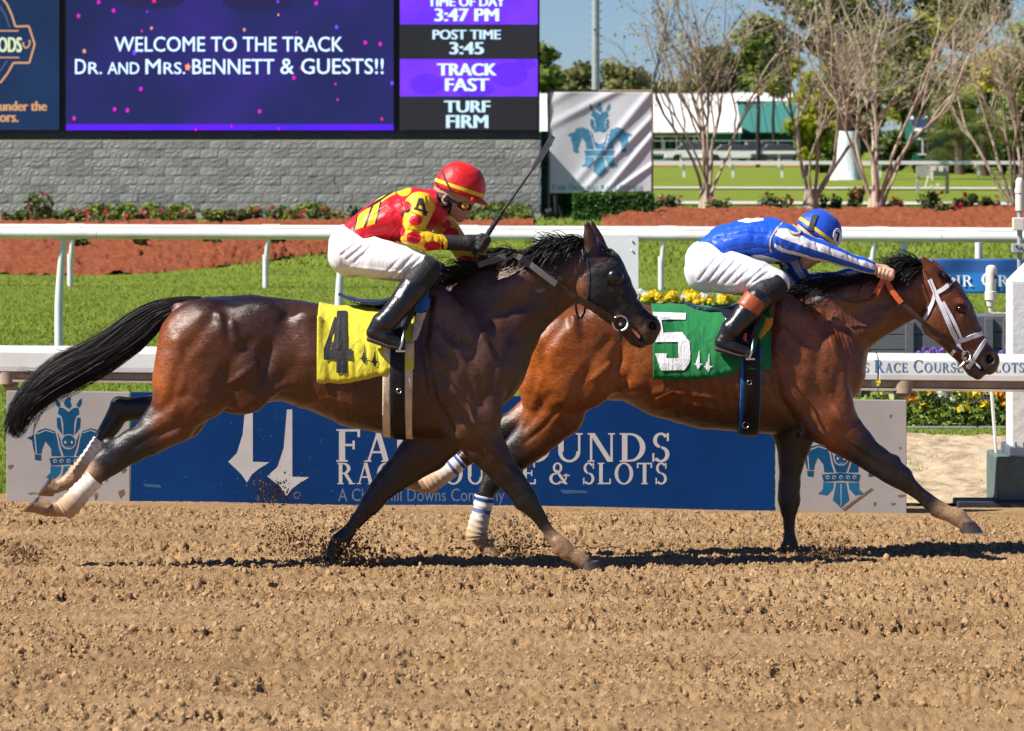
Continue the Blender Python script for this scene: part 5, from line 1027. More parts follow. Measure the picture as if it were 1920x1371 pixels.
def hoof(parent, heel, toe, cor, y, d, wide=.062, m=None):
    """heel and toe (pixels) on the sole, cor = middle of the coronet"""
    h = np.array(W(*heel, d+y)); t = np.array(W(*toe, d+y)); c = np.array(W(*cor, d+y))
    ax = t-h; L = np.linalg.norm(ax); ax /= L; up = c-(h+t)/2; up -= ax*(up@ax)*0; Hh = np.linalg.norm(up); lat = np.array((0, 1., 0))
    V = []; n = 20; rings = 5
    for r in range(rings):
        f = r/(rings-1); cen = (h+t)/2+up*f; a = L/2*(1-.28*f); w = wide*(1-.2*f)
        for j in range(n):
            an = 2*math.pi*j/n; x = math.cos(an); yy = math.sin(an)
            x = x if x > 0 else x*.86
            V.append(cen+ax*a*x+lat*w*yy*(1 if x > -.5 else .9))
    Fc = [(r*n+j, r*n+(j+1) % n, (r+1)*n+(j+1) % n, (r+1)*n+j) for r in range(rings-1) for j in range(n)]
    Fc += [tuple(reversed(range(n))), tuple((rings-1)*n+j for j in range(n))]
    o = MB().add(V, Fc).obj('hoof', m or M_HOOF, parent, smooth=True)
    # shoe: a flat rim under the wall
    V = []; Fc = []
    nup = -up/Hh
    for lay in (0, 1):
        for s_ in (1.03, .72):
            for j in range(n):
                an = 2*math.pi*j/n; x = math.cos(an); x = x if x > 0 else x*.86
                V.append((h+t)/2+(ax*L/2*x+lat*wide*math.sin(an))*s_+nup*(.002+.009*lay))
    for j in range(n):
        k = (j+1) % n
        Fc += [(j, k, n+k, n+j), (2*n+j, 3*n+j, 3*n+k, 2*n+k), (j, 2*n+j, 2*n+k, k), (n+j, n+k, 3*n+k, 3*n+j)]
    MB().add(V, Fc).obj('horseshoe', M_SHOE, o); o.children[0].matrix_parent_inverse = o.matrix_parent_inverse.inverted() @ Matrix.Identity(4) if False else Matrix.Identity(4)
    return o
def bandage(parent, line, d, y, m=None, stripes=None, seed=1):
    """line: (px,py,r_px) along the cannon; a wound tube with ridges"""
    P = np.array([W(q[0], q[1], d+y) for q in line]); R = np.array([q[2]*(d+y)/F for q in line]); K = 46; n = 22
    tt = np.linspace(0, 1, K); C = bez(P, tt); r = np.interp(tt, np.linspace(0, 1, len(R)), R)
    T = np.gradient(C, axis=0); T /= np.linalg.norm(T, axis=1)[:, None]; lat = np.array((0, 1., 0)); N = np.cross(lat, T); N /= np.linalg.norm(N, axis=1)[:, None]
    an = np.linspace(0, 2*np.pi, n, endpoint=False)
    rid = (.5+.5*np.sin(tt[:, None]*50+an[None]*1.0))**2*.0042+noise2(tt[:, None]*14+0*an, an[None]*1.5+seed*7+0*tt[:, None], seed)*.0018
    rr = r[:, None]+rid
    V = C[:, None]+(N[:, None]*np.cos(an)[None, :, None]+lat*np.sin(an)[None, :, None]*.92)*rr[..., None]
    V = V.reshape(-1, 3); i = np.arange(K-1)[:, None]*n; j = np.arange(n)[None]; j2 = (j+1) % n
    Q = np.stack([i+j, i+j2, i+n+j2, i+n+j], -1).reshape(-1, 4)
    me = np_mesh('bandage', V, Q, True); attr(me, 'along', np.repeat(tt, n))
    return link('bandage', me, m or M_BAND, parent)

def build_horse(spec, root):
    s = SDF(spec['d'], .008)
    for a in spec['chains']: s.chain(a[1], k=a[0])
    for e in spec['ells']: s.ell(*e[:5], ang=e[5], y=e[6], k=e[7], op=e[8] if len(e) > 8 else 1)
    s.field(); s.skin(1)
    N = s.normals(); px = s.px()
    # ribs, veins and folds as relief
    rel = np.zeros(len(px))
    for x0, y0, x1, y1, n, amp in spec['ribs']:
        w = np.exp(-(((px[:, 0]-(x0+x1)/2)/((x1-x0)/2))**4+((px[:, 1]-(y0+y1)/2)/((y1-y0)/2))**4))
        ph = (px[:, 0]-x0-(px[:, 1]-y0)*.25)/(x1-x0)*n*2*np.pi
        rel += w*amp*np.sin(ph)
    for line, r, amp in spec['relief']:
        rel += .95*amp*np.exp(-(line_d(px, line)/(r*1.5))**2)
    rel += .0035*noise(s.V*9, 3)+.0018*noise(s.V*24, 4)
    s.V = s.V+N*rel[:, None]
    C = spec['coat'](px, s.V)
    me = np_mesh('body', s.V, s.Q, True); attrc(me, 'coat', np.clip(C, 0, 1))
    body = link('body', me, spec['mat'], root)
    return body, s

# ---- horse 4: dark bay, hooded, nearest the camera
D4 = 19.35
B4 = (.030, .013, .008)
def coat4(px, V):
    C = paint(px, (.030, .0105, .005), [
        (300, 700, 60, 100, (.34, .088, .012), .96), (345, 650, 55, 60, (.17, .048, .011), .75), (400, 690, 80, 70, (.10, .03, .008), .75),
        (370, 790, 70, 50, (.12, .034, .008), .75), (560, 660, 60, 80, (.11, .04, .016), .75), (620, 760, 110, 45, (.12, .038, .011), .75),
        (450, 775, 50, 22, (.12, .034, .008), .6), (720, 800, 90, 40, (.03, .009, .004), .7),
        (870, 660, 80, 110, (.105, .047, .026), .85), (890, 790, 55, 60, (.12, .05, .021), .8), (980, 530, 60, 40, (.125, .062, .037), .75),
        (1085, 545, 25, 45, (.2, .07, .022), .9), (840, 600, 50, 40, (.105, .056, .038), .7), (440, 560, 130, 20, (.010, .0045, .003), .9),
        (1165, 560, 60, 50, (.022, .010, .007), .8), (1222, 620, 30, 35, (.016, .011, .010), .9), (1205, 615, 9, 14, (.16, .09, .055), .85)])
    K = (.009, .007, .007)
    for ln, r in (([(235, 845), (175, 900), (110, 955)], 34), ([(240, 765), (200, 800), (120, 905)], 30), ([(705, 928), (640, 1010), (622, 1045)], 34), ([(975, 925), (1040, 1000)], 32)):
        C = paint_line(C, px, ln, r, 45, K, .95)
    for ln in ([(1050, 1022), (1085, 1046), (1115, 1068)], [(128, 958), (85, 955)], [(150, 890), (105, 912)]):
        C = paint_line(C, px, ln, 14, 38, (.36, .22, .12), .8)
    return C
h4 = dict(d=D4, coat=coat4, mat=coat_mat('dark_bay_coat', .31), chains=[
    # trunk
    (.05, [(372, 640, 72, .20), (420, 655, 100, .245), (470, 656, 103, .25), (540, 655, 95, .235), (600, 671, 99, .25), (680, 690, 114, .285), (750, 696, 121, .29), (815, 690, 132, .27), (868, 665, 122, .225)]),
    # near hind leg, far hind leg
    (.06, [(385, 650, 88, .13, -.13), (362, 720, 77, .115, -.14), (325, 782, 50, .085, -.13), (272, 822, 35, .065, -.13), (228, 849, 29, .05, -.13), (200, 868, 27, .042, -.13), (176, 893, 19, .034, -.13), (148, 926, 16, .03, -.13), (127, 951, 19, .034, -.13), (103, 955, 15, .03, -.13), (80, 952, 15, .034, -.13)]),
    (.05, [(380, 690, 85, .13, .12), (345, 775, 48, .09, .13), (275, 768, 26, .06, .13), (226, 768, 22, .045, .13), (207, 800, 19, .038, .13), (186, 832, 14, .03, .13), (160, 868, 13, .028, .13), (142, 890, 16, .032, .13), (122, 906, 13, .03, .13), (104, 912, 13, .032, .13)]),
    # near fore, far fore
    (.045, [(868, 700, 78, .085, -.15), (880, 780, 58, .085, -.15), (905, 832, 40, .065, -.14), (944, 881, 27, .05, -.13), (975, 921, 24.5, .045, -.13), (991, 943, 22, .04, -.13), (1004, 961, 15.5, .032, -.13), (1027, 994, 11.5, .023, -.13), (1043, 1013, 14.5, .028, -.13), (1052, 1024, 17.5, .032, -.13), (1071, 1039, 12, .026, -.13), (1094, 1053, 14, .032, -.13)]),
    (.045, [(850, 760, 75, .09, .12), (800, 842, 46, .07, .13), (750, 886, 32, .05, .13), (714, 920, 24, .043, .13), (696, 945, 20.5, .038, .13), (682, 962, 15.5, .03, .13), (660, 988, 12.5, .024, .13), (644, 1007, 16, .029, .13), (636, 1016, 18, .032, .13), (627, 1032, 14, .028, .13), (622, 1044, 12, .03, .13)]),
    # neck and head
    (.06, [(868, 640, 118, .17), (925, 592, 98, .125), (985, 550, 76, .1), (1035, 524, 64, .085), (1080, 508, 56, .075), (1100, 500, 48, .07)]),
    (.03, [(1108, 492, 38, .085), (1124, 510, 46, .095), (1142, 540, 42, .085), (1166, 572, 33, .066), (1190, 597, 28, .056), (1212, 614, 27, .056)]),
    (.02, [(1102, 530, 40, .082), (1114, 542, 40, .083), (1140, 575, 26, .07), (1170, 606, 18, .052), (1192, 634, 16, .045), (1200, 640, 13, .04)]),
    # ears
    (.012, [(1110, 470, 14, .03, -.05), (1105, 440, 12, .02, -.055), (1100, 420, 5, .008, -.06)]),
    (.012, [(1128, 470, 14, .03, .05), (1116, 440, 12, .02, .055), (1109, 418, 5, .008, .06)]),
    # dock of the tail, sheath
    (.03, [(385, 585, 26, .06), (352, 574, 13, .035), (320, 575, 10, .028), (290, 585, 8, .02)]),
    (.03, [(420, 750, 24, .05), (455, 762, 17, .04)]),
], ells=[
    # px py rx rz ry ang y k [op]
    (370, 640, 62, 40, .06, 60, -.2, .05), (470, 610, 70, 42, .06, 20, -.18, .06), (395, 720, 62, 42, .05, 55, -.2, .04),
    (330, 690, 30, 80, .07, -8, -.16, .05), (470, 720, 45, 60, .06, -25, -.17, .05),
    (496, 682, 15, 50, .06, -14, -.275, .035, -1), (566, 655, 50, 72, .05, -10, -.195, .03), (528, 724, 9, 32, .02, -62, -.19, .04), (452, 690, 30, 34, .04, 40, -.215, .03), (415, 615, 10, 30, .03, 12, -.235, .02), (440, 628, 9, 26, .03, 12, -.235, .02), (455, 700, 7, 34, .02, -52, -.24, .015), (990, 926, 12, 17, .03, 56, -.13, .015), (974, 946, 9, 9, .02, 0, -.13, .015), (1046, 1031, 8, 7, .018, 0, -.13, .012), (722, 908, 11, 12, .028, 0, .13, .015), (640, 1024, 8, 8, .02, 0, .13, .012),
    (838, 610, 42, 88, .06, 28, -.17, .05), (895, 690, 45, 70, .05, 20, -.17, .04), (850, 725, 42, 52, .06, -30, -.2, .04), (905, 755, 36, 50, .05, 15, -.17, .035),
    (940, 700, 30, 45, .09, -10, -.05, .05), (875, 800, 24, 28, .04, 0, -.19, .03),
    (950, 545, 80, 26, .05, 32, -.075, .04), (960, 610, 85, 22, .04, 44, -.08, .04),
    (203, 832, 13, 12, .03, 0, -.13, .025), (222, 757, 13, 12, .03, 0, .13, .025), (1062, 1040, 12, 9, .02, 0, -.13, .02),
    (1112, 545, 30, 33, .03, 30, -.07, .03), (1152, 535, 26, 8, .02, -55, -.065, .02), (1140, 508, 16, 13, .03, -40, -.065, .02),
    (1224, 611, 9, 12, .03, 25, -.060, .010, -1), (1224, 611, 9, 12, .03, 25, .060, .010, -1),
    (1195, 628, 26, 3, .09, -48, 0, .008, -1), (1216, 634, 14, 12, .04, 0, 0, .02),
], ribs=[(590, 640, 740, 800, 8, .0014)], relief=[
    ([(395, 600), (345, 660), (330, 740)], 9, -.012), ([(440, 700), (420, 760), (380, 800)], 9, -.011), ([(470, 640), (425, 690), (400, 745)], 8, -.008),
    ([(585, 700), (640, 720), (720, 745)], 16, -.008), ([(806, 560), (795, 640), (812, 745), (846, 806)], 6, -.024), ([(818, 620), (850, 655), (892, 702)], 4.5, .009), ([(805, 652), (838, 690), (874, 728)], 4.5, .009), ([(880, 576), (905, 630), (928, 676)], 4.5, .008), ([(830, 700), (850, 740), (868, 790)], 5, -.007), ([(880, 740), (890, 790), (915, 840)], 4, .006), ([(905, 800), (938, 850), (965, 900)], 2, .005), ([(1012, 976), (1036, 1008)], 2.5, -.006), ([(300, 815), (345, 800), (385, 770)], 4, -.008), ([(255, 835), (310, 800)], 3, -.006), ([(330, 640), (345, 700), (325, 770)], 6, .007), ([(905, 560), (885, 640), (880, 720)], 9, -.011),
    ([(925, 600), (930, 680), (905, 760)], 8, -.009), ([(860, 690), (880, 740), (930, 760)], 12, -.006), ([(915, 600), (1000, 570), (1060, 545)], 9, -.010),
    ([(250, 800), (300, 770), (350, 740)], 7, -.008), ([(240, 850), (300, 815), (340, 790)], 6, -.007), ([(900, 850), (940, 895), (970, 930)], 6, -.007),
    ([(290, 850), (330, 815), (370, 760)], 5, .005), ([(1010, 965), (1040, 1005)], 4, -.006), ([(840, 650), (870, 690), (900, 700)], 12, .005),
    ([(560, 760), (620, 745), (690, 770)], 4, .005), ([(540, 600), (560, 660), (540, 720)], 12, -.01),
    ([(850, 610), (885, 640), (905, 690)], 12, -.005), ([(830, 690), (870, 725), (900, 745)], 11, -.005)])

# ---- horse 5: bay, behind
D5 = 20.25
def coat5(px, V):
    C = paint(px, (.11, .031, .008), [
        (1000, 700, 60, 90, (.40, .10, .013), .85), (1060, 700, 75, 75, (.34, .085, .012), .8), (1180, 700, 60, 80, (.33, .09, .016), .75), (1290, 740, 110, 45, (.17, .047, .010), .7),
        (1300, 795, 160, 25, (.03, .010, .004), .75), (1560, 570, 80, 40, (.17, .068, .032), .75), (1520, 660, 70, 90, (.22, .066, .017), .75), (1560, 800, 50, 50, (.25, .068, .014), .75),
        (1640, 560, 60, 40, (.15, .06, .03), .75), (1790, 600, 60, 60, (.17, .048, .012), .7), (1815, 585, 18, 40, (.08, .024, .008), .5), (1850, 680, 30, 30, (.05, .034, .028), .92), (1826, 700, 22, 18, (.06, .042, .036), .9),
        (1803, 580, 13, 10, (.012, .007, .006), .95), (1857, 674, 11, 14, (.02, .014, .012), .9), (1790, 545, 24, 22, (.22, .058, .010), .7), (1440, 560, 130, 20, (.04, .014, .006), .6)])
    K = (.012, .0095, .009)
    for ln, r, st in (([(945, 870), (915, 925), (895, 1000)], 28, .95), ([(930, 815), (880, 850), (800, 910)], 26, .95), ([(1485, 830), (1478, 940), (1482, 1045)], 24, .97), ([(1640, 850), (1700, 900), (1770, 960)], 26, .95)):
        C = paint_line(C, px, ln, r, 48, K, st)
    for ln in ([(1782, 962), (1805, 980)], [(900, 1018), (918, 1034)], [(800, 912), (760, 905)]):
        C = paint_line(C, px, ln, 13, 34, (.36, .23, .13), .85)
    return C
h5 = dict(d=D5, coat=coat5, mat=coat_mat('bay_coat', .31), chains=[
    (.05, [(1035, 650, 62, .19), (1075, 652, 90, .24), (1120, 655, 96, .25), (1185, 661, 91, .235), (1260, 680, 107, .265), (1330, 691, 114, .285), (1400, 692, 119, .285), (1460, 688, 126, .265), (1512, 668, 112, .22)]),
    (.06, [(1062, 665, 80, .13, -.13), (1044, 712, 72, .115, -.14), (1040, 768, 58, .09, -.13), (1000, 822, 40, .065, -.13), (955, 864, 30, .05, -.13), (930, 890, 25, .042, -.13), (914, 922, 16, .034, -.13), (902, 965, 14, .028, -.13), (894, 1000, 17, .033, -.13), (904, 1018, 14, .03, -.13), (914, 1028, 14, .033, -.13)]),
    (.05, [(1060, 690, 80, .13, .12), (1030, 765, 48, .09, .13), (965, 800, 30, .06, .13), (908, 826, 24, .045, .13), (880, 852, 17, .036, .13), (850, 876, 13, .028, .13), (818, 900, 14, .03, .13), (800, 910, 16, .032, .13), (780, 908, 13, .03, .13), (768, 904, 12, .03, .13)]),
    (.045, [(1505, 700, 78, .085, -.15), (1540, 770, 62, .09, -.15), (1580, 812, 42, .068, -.14), (1625, 850, 30, .052, -.13), (1664, 879, 25, .045, -.13), (1688, 895, 23, .04, -.13), (1704, 910, 16.5, .032, -.13), (1726, 928, 12.5, .024, -.13), (1748, 946, 15, .028, -.13), (1760, 955, 17, .032, -.13), (1779, 964, 14, .029, -.13), (1798, 972, 17, .034, -.13), (1812, 984, 14, .034, -.13)]),
    (.045, [(1490, 770, 66, .09, .12), (1488, 836, 32, .06, .13), (1481, 890, 21, .046, .13), (1478, 936, 20.5, .044, .13), (1479, 956, 16.5, .037, .13), (1480, 972, 12, .028, .13), (1480, 996, 10, .023, .13), (1481, 1012, 13, .028, .13), (1482, 1022, 15, .032, .13), (1483, 1035, 12, .028, .13), (1484, 1044, 12, .03, .13)]),
    (.06, [(1500, 640, 112, .17), (1550, 606, 88, .125), (1604, 584, 70, .1), (1652, 563, 62, .085), (1696, 549, 54, .075), (1725, 540, 46, .07)]),
    (.03, [(1745, 532, 36, .085), (1765, 556, 42, .095), (1788, 592, 40, .086), (1812, 630, 33, .066), (1832, 660, 28, .056), (1848, 676, 26, .056)]),
    (.02, [(1756, 585, 38, .082), (1764, 602, 38, .083), (1788, 640, 24, .068), (1812, 672, 17, .05), (1826, 694, 15, .043), (1833, 702, 11, .038)]),
    (.012, [(1764, 530, 13, .03, -.055), (1746, 506, 13, .02, -.07), (1729, 484, 5, .008, -.075)]),
    (.012, [(1772, 528, 12, .028, .05), (1760, 508, 11, .02, .055), (1748, 490, 5, .008, .06)]),
    (.03, [(1050, 590, 26, .06), (1020, 582, 13, .035), (990, 590, 10, .028)]),
], ells=[
    (1045, 650, 55, 38, .06, 60, -.2, .05), (1130, 610, 66, 40, .06, 20, -.18, .06), (1070, 720, 60, 40, .05, 55, -.2, .04), (1005, 690, 26, 72, .07, -8, -.16, .05), (1110, 715, 42, 55, .06, -25, -.17, .05),
    (1158, 682, 14, 48, .06, -14, -.275, .035, -1), (1222, 660, 46, 68, .05, -10, -.19, .03), (1190, 722, 9, 30, .02, -62, -.185, .04), (1110, 690, 28, 32, .04, 40, -.215, .03), (1078, 618, 10, 28, .03, 12, -.235, .02), (1122, 700, 7, 32, .02, -52, -.24, .015), (1686, 884, 17, 11, .028, -38, -.13, .015), (1672, 896, 9, 8, .02, 0, -.13, .015), (1752, 962, 8, 7, .018, 0, -.13, .012), (1492, 938, 7, 14, .03, 0, .13, .015), (1470, 1024, 7, 8, .02, 0, .13, .012),
    (1490, 620, 40, 84, .06, 26, -.17, .05), (1545, 690, 42, 64, .05, 20, -.17, .04), (1500, 725, 42, 52, .06, -30, -.2, .04), (1560, 755, 36, 46, .05, 15, -.17, .035), (1592, 705, 26, 45, .09, -10, -.04, .05), (1545, 808, 24, 26, .04, 0, -.19, .03),
    (1590, 555, 78, 24, .05, 18, -.075, .04), (1610, 615, 80, 20, .04, 28, -.08, .04),
    (918, 872, 11, 11, .03, 0, -.13, .025), (905, 808, 12, 12, .03, 0, .13, .025), (1768, 964, 12, 9, .02, 0, -.13, .02), (1676, 862, 12, 9, .025, 0, -.13, .02),
    (1764, 605, 28, 32, .03, 30, -.07, .03), (1800, 612, 26, 7, .02, -58, -.066, .02), (1803, 570, 15, 7, .022, -40, -.07, .022), (1805, 592, 12, 5, .018, -60, -.073, .018),
    (1803, 580, 9, 8, .022, -20, -.092, .01, -1), (1857, 674, 9, 12, .03, 15, -.060, .01, -1), (1857, 674, 9, 12, .03, 15, .060, .01, -1),
    (1838, 690, 24, 3, .09, -45, 0, .008, -1), (1853, 690, 13, 11, .04, 0, 0, .02),
], ribs=[(1225, 640, 1400, 800, 8, .0014), (1535, 585, 1640, 660, 13, .0016)], relief=[
    ([(1060, 600), (1015, 660), (1005, 740)], 9, -.011), ([(1110, 700), (1090, 755), (1050, 800)], 9, -.011), ([(1140, 640), (1100, 690), (1075, 745)], 8, -.009),
    ([(1230, 715), (1290, 725), (1370, 750)], 14, -.007), ([(1452, 570), (1443, 650), (1460, 745), (1498, 806)], 6, -.024), ([(1470, 620), (1500, 650), (1545, 690)], 4.5, .009), ([(1456, 655), (1490, 690), (1528, 722)], 4.5, .009), ([(1540, 590), (1560, 635), (1575, 680)], 4.5, .007), ([(1490, 720), (1510, 760), (1530, 800)], 5, -.007), ([(1560, 745), (1580, 790), (1620, 830)], 4, .006), ([(1600, 830), (1640, 855), (1680, 880)], 2, .005), ([(1706, 916), (1740, 944)], 2.5, -.006), ([(1005, 640), (1015, 700), (1000, 760)], 6, .007), ([(985, 830), (1020, 800), (1050, 765)], 3.5, -.008), ([(1225, 752), (1262, 735), (1340, 748)], 2, .005), ([(1240, 768), (1290, 756), (1350, 770)], 2, .004), ([(1790, 600), (1800, 625), (1815, 645)], 2, .003), ([(1775, 625), (1790, 645), (1806, 655)], 2, .003), ([(1555, 580), (1535, 650), (1530, 720)], 9, -.011),
    ([(1580, 610), (1580, 680), (1560, 760)], 8, -.010), ([(1510, 690), (1530, 740), (1580, 760)], 12, -.006), ([(1560, 620), (1630, 600), (1690, 585)], 9, -.010),
    ([(1590, 830), (1630, 860), (1660, 885)], 6, -.007), ([(1470, 655), (1510, 672), (1545, 700)], 11, .005), ([(1480, 700), (1520, 725), (1550, 745)], 11, -.005), ([(1490, 620), (1530, 650), (1550, 690)], 12, -.005),
    ([(1215, 740), (1270, 725), (1330, 745)], 4, .005), ([(985, 800), (1010, 770), (1030, 740)], 6, -.006), ([(1770, 590), (1785, 625), (1800, 645)], 5, -.004)])
root4 = empty('race_horse', G(620, D4), label='dark bay racehorse with black hood and yellow number 4 saddle cloth, galloping in front', cat='horse')
root5 = empty('race_horse', G(1330, D5), label='bright bay racehorse with white bridle and green number 5 saddle cloth, galloping ahead', cat='horse')
body4, S4 = build_horse(h4, root4); body5, S5 = build_horse(h5, root5)
bv4, bv5 = S4.bvh(), S5.bvh()
# hooves
hoof(root4, (78, 930), (44, 960), (90, 952), -.13, D4, m=M_HOOFD); hoof(root4, (100, 893), (74, 930), (108, 918), .13, D4, m=M_HOOFD)
hoof(root4, (1088, 1077), (1138, 1073), (1105, 1053), -.13, D4); hoof(root4, (636, 1054), (618, 1066), (623, 1040), .13, D4)
hoof(root5, (1798, 996), (1843, 996), (1812, 978), -.13, D5); hoof(root5, (1474, 1056), (1500, 1056), (1485, 1040), .13, D5)
hoof(root5, (906, 1040), (940, 1040), (916, 1026), -.13, D5, m=M_HOOFD); hoof(root5, (772, 888), (752, 918), (776, 905), .13, D5, m=M_HOOFD)
# bandages
def band_mat(name, stripes):
    m, t, b = NT(name); a = nd(t, 'Attribute', attribute_name='along'); v = coords(t)
    n = tex(t, v, 16, 4); c = ramp(t, n, [(.3, (.62, .54, .44)), (.6, (.78, .74, .68))])
    st = [(0, (0, 0, 0))]
    for p0, p1 in stripes: st += [(p0, (1, 1, 1)), (p1, (0, 0, 0))]
    if stripes: c = mix(t, ramp(t, a.outputs['Fac'], st, True), c, (.02, .08, .3))
    mixf = nd(t, 'Math', operation='MULTIPLY_ADD'); t.links.new(tex(t, v, 40, 6, .7), mixf.inputs[0]); mixf.inputs[1].default_value = .55; t.links.new(a.outputs['Fac'], mixf.inputs[2])
    dirt = mix(t, ramp(t, mixf.outputs[0], [(.45, (0, 0, 0)), (1.0, (.92, .92, .92))]), c, (.42, .27, .14))
    t.links.new(dirt, b.inputs['Base Color']); b.inputs['Roughness'].default_value = .8; bump(t, b, tex(t, v, 90, 5), .3, .004); return m
MBD = band_mat('bandage_white', []); MBS = band_mat('bandage_blue_striped', [(.03, .1), (.24, .31)])
bandage(root4, [(178, 896, 19), (165, 910, 18.5), (148, 928, 19), (130, 948, 21), (118, 957, 20)], D4, -.13, MBD, seed=2)
bandage(root4, [(190, 826, 16), (175, 848, 15.5), (158, 872, 15.5), (143, 890, 17)], D4, .13, MBD, seed=3)
bandage(root5, [(909, 930, 18), (904, 955, 17), (898, 980, 18), (894, 1000, 20), (896, 1010, 18)], D5, -.13, MBS, seed=4)
bandage(root5, [(866, 862, 16), (845, 880, 16), (820, 898, 17), (800, 911, 18)], D5, .13, MBS, seed=5)
# eyes, nostrils
o = MB().ell(W(1803, 580, D5-.078), (.027, .016, .021), 14, 10).obj('eye', M_EYE, root5, smooth=True)
o = MB().ell(W(1803, 580, D5+.078), (.027, .016, .021), 14, 10).obj('eye', M_EYE, root5, smooth=True)

for rt, dd, x, y in ((root4, D4, 1224, 611), (root5, D5, 1857, 674)):
    for sg in (-1, 1): MB().ell(W(x, y, dd+sg*.034), (.018, .012, .025), 12, 8, Matrix.Rotation(math.radians(-20), 3, 'Y')).obj('nostril', M_NOSTRIL, rt, smooth=True)
# ---- tails and manes
def tail(root, guide, radii, d, S, K=14, seed=0, w=.0042):
    P = np.array([W(x, y, d+yy) for x, y, yy in guide]); t = np.linspace(0, 1, K); rr = np.interp(t, np.linspace(0, 1, len(radii)), radii)*d/F
    paths = []
    a = RS.uniform(0, 2*np.pi, S); q = np.sqrt(RS.uniform(0, 1, S)); L = .38+.62*RS.uniform(0, 1, S)
    for i in range(S):
        tt = t*L[i]; C = bez(P, tt); T = np.gradient(C, axis=0); T /= np.linalg.norm(T, axis=1)[:, None]+1e-9
        N = np.cross((0, 1, 0), T); r = np.interp(tt, np.linspace(0, 1, len(radii)), radii)*d/F
        wob = noise2(np.full(K, i*.31), tt*3.2, seed)*(.3+.5*tt); clump = noise2(np.full(K, round(a[i]*3)*5.7), tt*3, seed+9)*.4*tt
        off = N*(np.cos(a[i])*q[i]+wob+clump)[:, None]*r[:, None]+np.array((0, 1, 0))*(np.sin(a[i])*q[i]*.7)*r[:, None]
        paths.append(C+off)
    V, Q = strands(paths, w, .0008); me = np_mesh('tail', V, Q, True); return link('tail', me, M_BLACKHAIR, root)
tail(root4, [(378, 566, 0), (335, 572, 0), (292, 590, 0), (245, 628, -.01), (185, 668, -.03), (120, 700, -.04), (70, 735, -.05), (38, 775, -.05), (20, 820, -.05)], [9, 13, 19, 27, 29, 28, 24, 19, 13], D4, 4200, seed=3, w=.0017)
for gd in ([(240, 640, 0), (180, 650, -.02), (130, 660, -.03), (95, 655, -.03)], [(180, 670, 0), (120, 680, .02), (70, 700, .03), (32, 690, .03)], [(150, 700, 0), (90, 700, .02), (45, 735, .03), (18, 760, .02)], [(120, 690, -.03), (70, 720, -.03), (30, 760, -.03), (8, 830, -.03)], [(160, 680, -.03), (110, 730, -.02), (70, 770, -.02), (60, 830, -.02)]):
    tail(root4, gd, [10, 9, 8, 4], D4, 34, K=10, seed=21, w=.0022).name = 'tail_wisp'
tail(root5, [(1030, 586, 0), (975, 600, .02), (920, 640, .03), (860, 690, .03), (820, 740, .03)], [12, 20, 26, 22, 8], D5+.1, 500, seed=5)
def mane(root, name, crest, d, S, flow, L, K=8, seed=0, w=.0035, side=-1, spread=.35, lift=.02):
    """crest: pixels along the neck top; flow: pixel direction of hair tips; hangs to one side"""
    P = np.array([W(x, y, d) for x, y in crest]); paths = []
    for i in range(S):
        u = RS.uniform(); r0 = bez(P, np.array([u]))[0]+np.array((0, RS.normal()*.012, -.012))
        fl = np.array((flow[0], 0, -flow[1]), float); fl /= np.linalg.norm(fl); l = L*RS.uniform(.45, 1.15)*(1+.35*noise2(np.array([u*9.]), np.array([seed+.5]), seed)[0])
        g = noise2(np.array([u*14.]), np.array([seed*3.]), seed)[0]
        dirv = fl+np.array((0, side*(.25+.2*g), 0))+RS.normal(size=3)*spread*.4; dirv /= np.linalg.norm(dirv)
        t = np.linspace(0, 1, K)[:, None]; curl = RS.normal(size=3)*.22*l
        paths.append(r0+dirv*l*t+np.array((0, 0, lift))*np.sin(t*np.pi*.6)-np.array((0, 0, 1))*l*.45*t**2.2*(1+.5*g)+curl*t*t*(1-t)*1.5+np.array((0, side*.03, 0))*np.sin(t*3))
    V, Q = strands(paths, w, .0006); me = np_mesh(name, V, Q, True); return link(name, me, M_BLACKHAIR, root)
mane(root4, 'mane', [(835, 528), (890, 507), (950, 486), (1005, 470), (1060, 455), (1098, 447)], D4, 620, (-1, -.12), .15, seed=2, spread=.5)
mane(root4, 'mane', [(1010, 468), (1050, 457), (1095, 447)], D4-.02, 300, (-.7, .45), .16, seed=4, spread=.5)
mane(root4, 'mane_tuft', [(850, 525), (880, 512), (905, 502)], D4-.02, 90, (-1, -.45), .2, seed=6, spread=.35)
mane(root4, 'mane_tuft', [(1040, 462), (1070, 455)], D4, 70, (-.9, -.45), .15, seed=7, spread=.6)
mane(root4, 'forelock', [(1122, 458), (1135, 462)], D4, 60, (.6, .8), .08, seed=8, spread=.3)
mane(root5, 'mane', [(1462, 548), (1520, 536), (1580, 524), (1640, 513), (1690, 503), (1735, 500)], D5-.02, 1500, (-.75, .35), .15, seed=12, spread=.45)
mane(root5, 'mane', [(1500, 540), (1580, 524), (1640, 513), (1700, 503)], D5-.05, 700, (-.95, .02), .15, seed=14, spread=.5, w=.003)
mane(root5, 'mane_tuft', [(1690, 502), (1715, 496), (1735, 494)], D5, 160, (-.85, -.5), .19, seed=15, spread=.4, w=.0028)
mane(root5, 'mane_tuft', [(1520, 532), (1560, 526), (1620, 516)], D5-.02, 90, (-1, -.35), .16, seed=16, spread=.5, w=.0022)
mane(root5, 'forelock', [(1745, 498), (1765, 508)], D5-.03, 120, (.75, .7), .1, seed=17, spread=.3)
